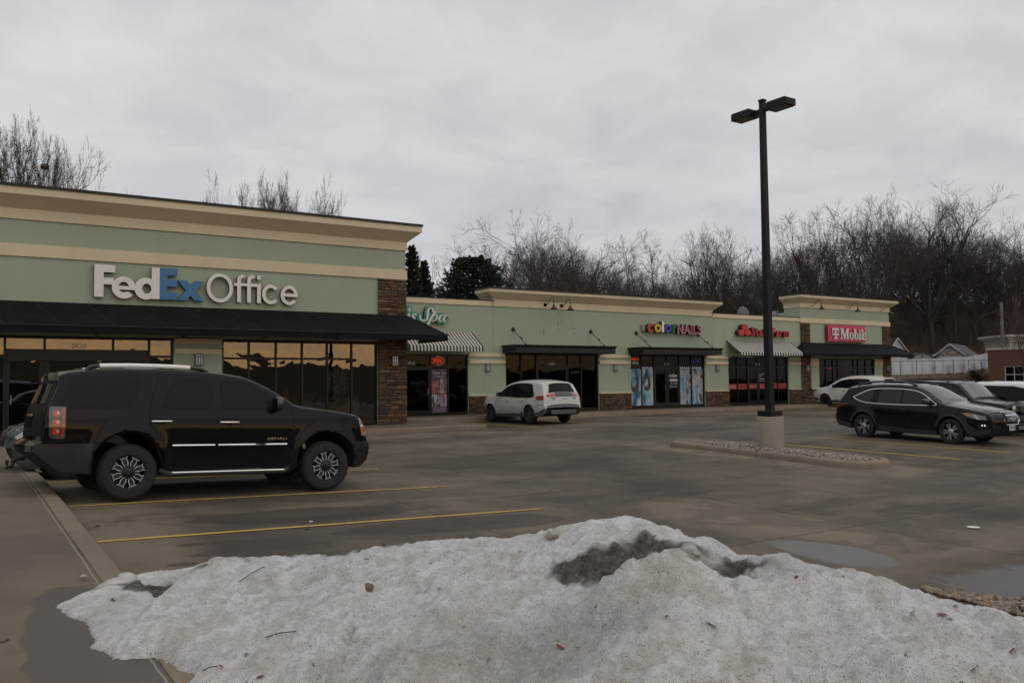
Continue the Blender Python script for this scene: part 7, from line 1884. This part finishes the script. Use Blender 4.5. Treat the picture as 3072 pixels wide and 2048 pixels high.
# trees behind the tall corner shop
for key, px, top, dep, lab, w in (('compact', 28, 352, 66, 'tall bare tree rising behind the corner shop at the left edge', .46), ('compact', 165, 418, 64, 'bare tree with a dark nest behind the corner shop, right of the tallest', .42), ('compact', 98, 440, 70, 'bare tree between the two taller ones behind the corner shop', .42), ('compact', -50, 400, 68, 'bare tree half out of frame at the far left', .5),
    ('bushy', 760, 560, 62, 'wide bushy bare crown showing over the roof behind the sign letters', .42), ('bushy', 862, 556, 64, 'second bushy crown over the roof, overlapping the first on its right', .42), ('bushy', 925, 590, 60, 'smaller bushy crown over the roof, rightmost of three overlapping ones', .36), ('brush', 690, 596, 63, 'thin bare crown to the left of the bushy ones over the roof', .4), ('brush', 1000, 652, 63, 'low bare twigs over the roof right of the bushy crowns', .4), ('brush', 225, 566, 70, 'low bare twigs just over the roof line at the left', .4), ('brush', 290, 582, 72, 'lowest bare twigs over the roof line at the left', .4), ('elm', 1330, 780, 84, 'small bare tree between the cedar and the pine', .8)):
    plant_at('bare_tree', key, px, top, dep, lab, 'tree', 'bare trees behind the corner shop', w)
nst = at_depth(134, 500, 63.5); rock('bird_nest', nst, .30, BARK, 'dark leafy nest high in the bare tree behind the corner shop', 'nest', 3, (1, 1, .8))
# evergreens
GRN1 = basic('cedar_green', (.022, .031, .019), .9, var=.45, vscale=2.2); GRN2 = basic('pine_green', (.022, .042, .026), .9, var=.5, vscale=1.4)
def evergreen(name, px, top, dep, label, kind, seed, wide):
    r = random.Random(seed); p = at_depth(px, HOR(px), dep); g = terrain_z(p.x, p.y); H = EYE + (HOR(px) - top) / 2600 * dep - g
    t = thing(name, label, 'tree', (p.x, p.y, g))
    MB().tube([(0, 0, -.3), (0, 0, H * .5), (0, 0, H * .96)], [H * .02, H * .013, .02], 7).build('trunk', BARK, t, smooth=60)
    m = MB(); br = MB()
    nb = 210 if kind == 'cedar' else 190
    for k in range(nb):
        f = (k + .5) / nb; z = H * (.10 + .89 * f); a = k * 2.399 + r.uniform(-.3, .3)
        if kind == 'cedar': R_ = wide * H * (1 - f) ** .75 * r.uniform(.55, 1.1) + .12; rise = .55
        else: R_ = wide * H * sqrt(max(.03, 1 - ((f - .42) / .60) ** 2)) * r.uniform(.72, 1.05); rise = .25 * (f - .2)
        tip = Vector((cos(a) * R_, sin(a) * R_, z + rise * R_))
        br.tube([(0, 0, z), tip * .5 + Vector((0, 0, z * .5 - .05 * R_)), tuple(tip)], [.05, .03, .012], 4, cap=False)
        nn = int((24 if kind == 'cedar' else 48) * (.4 + R_ / (wide * H)))
        for j in range(nn):
            u = r.uniform(.25, 1.05) if kind == 'cedar' else r.uniform(.5, 1.05)
            c = Vector((tip.x * u, tip.y * u, z + (tip.z - z) * u)) + rnd_unit(r) * R_ * (.16 if kind == 'cedar' else .20)
            d = (Vector((cos(a), sin(a), .7 if kind == 'cedar' else .35)) + rnd_unit(r) * .7).normalized(); s = d.cross(rnd_unit(r)).normalized()
            l, w_ = (r.uniform(.22, .42), .07) if kind == 'cedar' else (r.uniform(.22, .40), .10)
            q0, q1 = c - d * l * .5, c + d * l * .5
            m.add([q0 - s * w_ * .5, q0 + s * w_ * .5, q1 + s * w_, q1 - s * w_], [(0, 1, 2, 3)])
            n2 = d.cross(s); m.add([q0 - n2 * w_ * .5, q0 + n2 * w_ * .5, q1 + n2 * w_, q1 - n2 * w_], [(0, 1, 2, 3)])
    br.build('limbs', BARK, t, fix=False); m.build('crown', GRN1 if kind == 'cedar' else GRN2, t, fix=False)
    return t
evergreen('cedar_tree', 1238, 732, 72, 'dark pointed cedar between the stone pier and the pine', 'cedar', 5, .16)
evergreen('cedar_tree', 1275, 780, 74, 'shorter dark cedar just right of the pointed one', 'cedar', 6, .15)
evergreen('pine_tree', 1425, 772, 80, 'dense rounded dark green pine above the low parapet', 'pine', 7, .27)

# retaining wall of big blocks, white fence and steel posts on top
def along(px, dep, z): p = at_depth(px, HOR(px), dep); return Vector((p.x, p.y, z))
WD = 88.0
BLK = basic('split_face_block', (.20, .17, .135), .95, var=.35, vscale=1.2, bump=.7, bscale=9, bdist=.04)
rw = thing('retaining_wall', 'retaining wall of large tan blocks below the white fence', 'wall', tuple(along(2800, WD, 0)))
A_, B_ = along(2560, WD, 0), along(3020, WD, 0); dv_ = (B_ - A_); Ln = dv_.length; dv_.normalize(); nv_ = Vector((dv_.y, -dv_.x, 0))
if nv_.dot(FW) > 0: nv_ = -nv_
m = MB(); rr_ = random.Random(5)
for row_i in range(5):
    z0 = -.35 + .44 * row_i; x = -(row_i % 2) * .55
    while x < Ln:
        w = 1.1; o = rr_.uniform(0, .05); q = [A_ + dv_ * (x + .02), A_ + dv_ * (x + w - .02)]
        f0 = [q[0] + nv_ * o, q[1] + nv_ * o]; b0 = [q[0] - nv_ * .5, q[1] - nv_ * .5]
        m.add([(*f0[0].xy, z0 + .012), (*f0[1].xy, z0 + .012), (*f0[1].xy, z0 + .43), (*f0[0].xy, z0 + .43), (*b0[0].xy, z0 + .012), (*b0[1].xy, z0 + .012), (*b0[1].xy, z0 + .43), (*b0[0].xy, z0 + .43)], [(0, 1, 2, 3), (3, 2, 6, 7), (0, 3, 7, 4), (1, 5, 6, 2), (4, 7, 6, 5)])
        x += w
m.build('blocks', BLK, rw, fix=False); world_children(rw)
VINYL = basic('white_vinyl_fence', (.60, .61, .63), .5, var=.05)
fz = [(2640, 1.86, 3.45), (2720, 1.88, 3.47), (2800, 1.93, 3.52), (2880, 2.02, 3.62), (2920, 2.22, 3.75), (2965, 2.55, 4.0), (3010, 2.7, 4.2)]
fe = thing('vinyl_fence', 'white vinyl privacy fence along the top of the retaining wall', 'fence', tuple(along(2800, WD + 3, 1.9)))
pn = MB(); 
for (pa, a0, a1), (pb, b0, b1) in zip(fz, fz[1:]):
    k = 2
    for i in range(k):
        u0, u1 = i / k, (i + 1) / k; P0, P1 = along(pa + (pb - pa) * u0, WD + 3, 0), along(pa + (pb - pa) * u1, WD + 3, 0)
        l0, l1, h0, h1 = a0 + (b0 - a0) * u0, a0 + (b0 - a0) * u1, a1 + (b1 - a1) * u0, a1 + (b1 - a1) * u1
        d2 = Vector((nv_.x, nv_.y, 0)) * .03
        for zz0, zz1, th in ((0, .94, 1), (.94, 1.0, 2)):
            bz0, bz1, tz0, tz1 = l0 + (h0 - l0) * zz0, l1 + (h1 - l1) * zz0, l0 + (h0 - l0) * zz1, l1 + (h1 - l1) * zz1; e = d2 * th
            pn.add([(*(P0 + e).xy, bz0), (*(P1 + e).xy, bz1), (*(P1 + e).xy, tz1), (*(P0 + e).xy, tz0), (*(P0 - e).xy, bz0), (*(P1 - e).xy, bz1), (*(P1 - e).xy, tz1), (*(P0 - e).xy, tz0)], [(0, 1, 2, 3), (3, 2, 6, 7), (7, 6, 5, 4), (0, 4, 5, 1), (0, 3, 7, 4), (1, 5, 6, 2)])
pn.build('panels', VINYL, fe, fix=False)
for i in range(12):
    px = 2648 + i * 31; P = along(px, WD + 2.9, 0); l, h = lerp_tab([(a, b) for a, b, c in fz], px), lerp_tab([(a, c) for a, b, c in fz], px)
    MB().box(P.x - .07, P.x + .07, P.y - .07, P.y + .07, l - .1, h + .035).build('post', VINYL, fe, bevel=.015)
world_children(fe)
STEEL = basic('brown_steel', (.05, .035, .03), .6, .3)
sfn = thing('steel_fence', 'thin brown steel post and rail fence in front of the white fence', 'fence', tuple(along(2800, WD + .3, 1.86)))
rails = MB(); pxs = [2670, 2702, 2751, 2806, 2861, 2908, 2945, 2975]; lastp = None
for px in pxs:
    P = along(px, WD + .3, 0); zb = 1.84; zt = zb + 1.42 + .04 * max(0, px - 2850) / 100
    MB().tube([(P.x, P.y, zb - .2), (P.x, P.y, zt)], .035, 6).build('post', STEEL, sfn, smooth=60)
    if lastp: rails.tube([lastp, (P.x, P.y, zt - .03)], .024, 5)
    lastp = (P.x, P.y, zt - .03)
rails.build('rail', STEEL, sfn, smooth=60); world_children(sfn)
for i, (px, h) in enumerate(((2801, 1.15), (2847, 1.35), (2888, 1.4), (2921, 1.1), (2950, 1.2))):
    P = along(px, WD + 1.6, 0); g = terrain_z(P.x, P.y) + lerp_tab([(2880, 0), (2950, .45)], px); t = thing('garden_shrub', ('first reddish leafless shrub from the left against the white fence', 'second reddish leafless shrub against the white fence', 'third reddish leafless shrub, fullest one against the white fence', 'fourth reddish leafless shrub against the white fence', 'last reddish leafless shrub, next to the brick building')[i], 'shrub', (P.x, P.y, g), i * 1.3, 'shrubs along the white fence')
    t.scale = (h * 1.0, h * 1.0, h)
    for nm, me in zip(('stem', 'crown'), PROTO['shrub']): o = D.objects.new(nm, me); COL.objects.link(o); o.parent = t
r_ = random.Random(8); m = MB(); P = along(2920, WD - .4, 1.7)
for k in range(1500):
    u = r_.random(); c = P + dv_ * (u * 1.5 - .2 + r_.gauss(0, .16)) + nv_ * (r_.gauss(.15, .18) + .2 * u) + Vector((0, 0, .35 - 1.75 * u ** 1.3 + r_.gauss(0, .16)))
    d = rnd_unit(r_); s = d.orthogonal().normalized(); m.add([c - s * .03, c + s * .03, c + d * .16 + s * .02, c + d * .16 - s * .02], [(0, 1, 2, 3)])
o = m.build('juniper_shrub', GRN1, None, fix=False); tag(o, 'dark green juniper tumbling down over the retaining wall', 'shrub')

# brick building at the right edge
def oriented(root_label, name, cat, px, dep, z, yawd=0):
    P = along(px, dep, z); t = thing(name, root_label, cat, tuple(P), atan2(dv_.y, dv_.x) + radians(yawd)); return t
def brick():
    q = NT('red_brick'); tc = q.co('Object'); b = q.node('ShaderNodeTexBrick'); mp = q.node('ShaderNodeMapping'); mp.inputs['Rotation'].default_value = (pi / 2, 0, 0); q.l.new(tc, mp.inputs['Vector']); q.l.new(mp.outputs['Vector'], b.inputs['Vector'])
    b.inputs['Scale'].default_value = 1; b.inputs['Brick Width'].default_value = .22; b.inputs['Row Height'].default_value = .075; b.inputs['Mortar Size'].default_value = .008
    b.inputs['Color1'].default_value = (.13, .045, .030, 1); b.inputs['Color2'].default_value = (.10, .036, .025, 1); b.inputs['Mortar'].default_value = (.12, .09, .075, 1); q.setc('Base Color', b.outputs['Color']); q.setc('Roughness', .9); return q.m
bk = oriented('red brick building with a white framed window at the right edge', 'brick_building', 'building', 2965, 80, 0, -31)
m = MB(); m.box(0, 1.35, 0, .3, -.5, 4.0); m.box(2.85, 14, 0, .3, -.5, 4.0); m.box(1.35, 2.85, 0, .3, -.5, .95); m.box(1.35, 2.85, 0, .3, 2.5, 4.0); m.box(0, .3, .3, 10, -.5, 4.0); m.box(.3, 14, 9.7, 10, -.5, 4.0); m.box(13.7, 14, .3, 9.7, -.5, 4)
m.build('wall', brick(), bk); MB().box(-.08, 14.05, -.08, 10.05, 4.002, 4.18).build('coping', basic('pale_coping', (.42, .40, .37), .7), bk)
w = MB(); w.box(1.35, 1.42, .05, .15, .95, 2.5); w.box(2.78, 2.85, .05, .15, .95, 2.5); w.box(1.42, 2.78, .05, .15, .95, 1.02); w.box(1.42, 2.78, .05, .15, 2.43, 2.5); w.box(2.07, 2.13, .051, .149, 1.02, 2.43); w.box(1.42, 2.07, .052, .148, 1.70, 1.76); w.box(2.13, 2.78, .052, .148, 1.70, 1.76)
w = w.build('window', basic('white_window_frame', (.50, .50, .50), .5), bk); MB().box(1.4, 2.8, .16, .17, .97, 2.48).build('pane', SGLASS, w)
# pale porch behind the brick building
pb = oriented('cream columned porch with stepped cornice behind the brick building', 'porch_building', 'building', 3016, 96, 1.8)
m = MB(); m.box(.6, 6, .3, 5, 0, 3.6); m.build('wall', basic('cream_siding', (.38, .35, .31), .8), pb)
m = MB(); m.box(0, 6.6, -.5, 5.4, 4.15, 4.40); m.box(.25, 6.35, -.3, 5.2, 3.9, 4.148); m.box(.5, 6.1, -.1, 5.1, 3.602, 3.898); m.build('cornice', basic('cream_trim', (.44, .42, .38), .7), pb)
for x in (.75, 3.2): MB().box(x - .14, x + .14, -.05, .23, 0, 3.6).build('column', MATS['cream_trim'], pb, bevel=.02)
# utility pole
P = along(3012, 90, 0); o = thing('utility_pole', 'grey wooden utility pole behind the brick building', 'pole', (P.x, P.y, 0)); MB().tube([(0, 0, 0), (0, 0, 9.3)], [.17, .14], 10).build('pole', basic('weathered_pole', (.17, .15, .13), .9, var=.2), o, smooth=60)
plant_at('bare_tree', 'sapling', 3075, 870, 74, 'young reddish bare tree in front of the brick building', 'tree', None, .8, base=-.3)
# outbuildings behind the fence
SIDING = basic('white_clapboard', (.50, .50, .50), .7, var=.06); PEEL = NT('peeling_paint'); co = PEEL.co('World'); PEEL.setc('Base Color', PEEL.ramp(PEEL.noise(co, 3.0, 5, .7, .4), [(.42, (.36, .35, .33)), (.56, (.17, .13, .10))])); PEEL.setc('Roughness', .9)
SHING = basic('grey_shingle', (.085, .083, .08), .9, var=.3, vscale=3, bump=.5, bscale=14); DARKR = basic('dark_shingle', (.035, .038, .043), .9, var=.3, vscale=3); RUST = basic('rust_brown', (.07, .03, .022), .9, var=.3)
def gable(name, label, px, dep, z, w, d, eave, ridge, face, roofm, yawd, ov=.25, lines=False):
    t = oriented(label, name, 'outbuilding', px, dep, z, yawd); h = w / 2
    m = MB().prism([(-h, 0), (h, 0), (h, eave), (0, ridge), (-h, eave)], 'y', 0, d); m.build('wall', face, t)
    k = (ridge - eave) / h; r = MB()
    for s in (-1, 1):
        a, b = (s * (h + ov), eave - ov * k), (0, ridge + .0)
        r.prism([a, b, (b[0], b[1] + .14), (a[0], a[1] + .12)], 'y', -ov, d + ov)
    r.build('roof', roofm, t)
    tr = MB()
    for s in (-1, 1): tr.prism([(s * (h + ov), eave - ov * k - .02), (0, ridge - .02), (0, ridge + .15), (s * (h + ov), eave - ov * k + .13)], 'y', -ov - .04, -ov - .002)
    tr.build('barge_board', SIDING, t)
    if lines:
        cl = MB(); z_ = eave * .2
        while z_ < ridge - .1:
            hw = h if z_ < eave else h * (ridge - z_) / (ridge - eave)
            cl.box(-hw + .02, hw - .02, -.02, -.001, z_, z_ + .015); z_ += .22
        cl.build('clapboard_line', basic('clapboard_shadow', (.25, .25, .25), .8), t)
    return t
g = gable('garage', 'old garage with peeling white gable and grey shingle roof behind the fence', 2853, 103, 2.1, 3.0, 8.5, 2.15, 3.35, PEEL.m, SHING, -38)
MB().box(-1.2, 1.2, -.03, -.003, 0, 1.95).build('garage_door', SIDING, g)
gable('house', 'white clapboard gable end with a dark roof peeping over the far awning', 2694, 104, 2.0, 3.0, 7, 2.6, 4.25, SIDING, DARKR, 18, .2, True)
gable('shed', 'low rust brown roofed shed between the arched shed and the garage', 2812, 112, 2.2, 4.0, 3, 1.6, 2.35, RUST, RUST, 0)
q = oriented('small pale shed with an arched roof and dark doorway behind the fence', 'arched_shed', 'outbuilding', 2770, 104, 2.1)
m = MB().prism([(-1.15, 0), (1.15, 0)] + [(1.15 * cos(a_), 1.75 + .62 * sin(a_)) for a_ in [pi * k / 12 for k in range(13)]], 'y', 0, 3); m.build('wall', basic('pale_shed', (.30, .30, .29), .8, var=.15), q)
m = MB(); pr = [(1.25 * cos(pi * k / 12), 1.75 + .70 * sin(pi * k / 12)) for k in range(13)] + [(1.16 * cos(pi * k / 12), 1.75 + .63 * sin(pi * k / 12)) for k in range(12, -1, -1)]; m.prism(pr, 'y', -.15, 3.1); m.build('roof', SHING, q)
MB().box(-.6, .6, -.03, -.003, 0, 1.7).build('doorway', RUST, q)
MB().box(-.14, .14, -.04, -.003, 1.95, 2.12).build('vent', RUST, q)
# grey dish on the shop roof
dp = on_wall(2230, 946, 41.0); t = thing('satellite_dish', 'grey satellite dish standing on the low roof behind the striped awning', 'dish', (dp.x, dp.y, 4.85))
MB().lathe([(0, -.10), (.35, -.07), (.62, 0), (.62, .012), (.35, -.055), (0, -.085)], 28, (0, 0, dp.z - 4.85), axis='y').build('dish', basic('grey_dish', (.13, .135, .14), .6), t, smooth=50)
MB().tube([(0, .06, 0), (0, .06, dp.z - 4.85)], .03, 6).build('mast', STEEL, t)
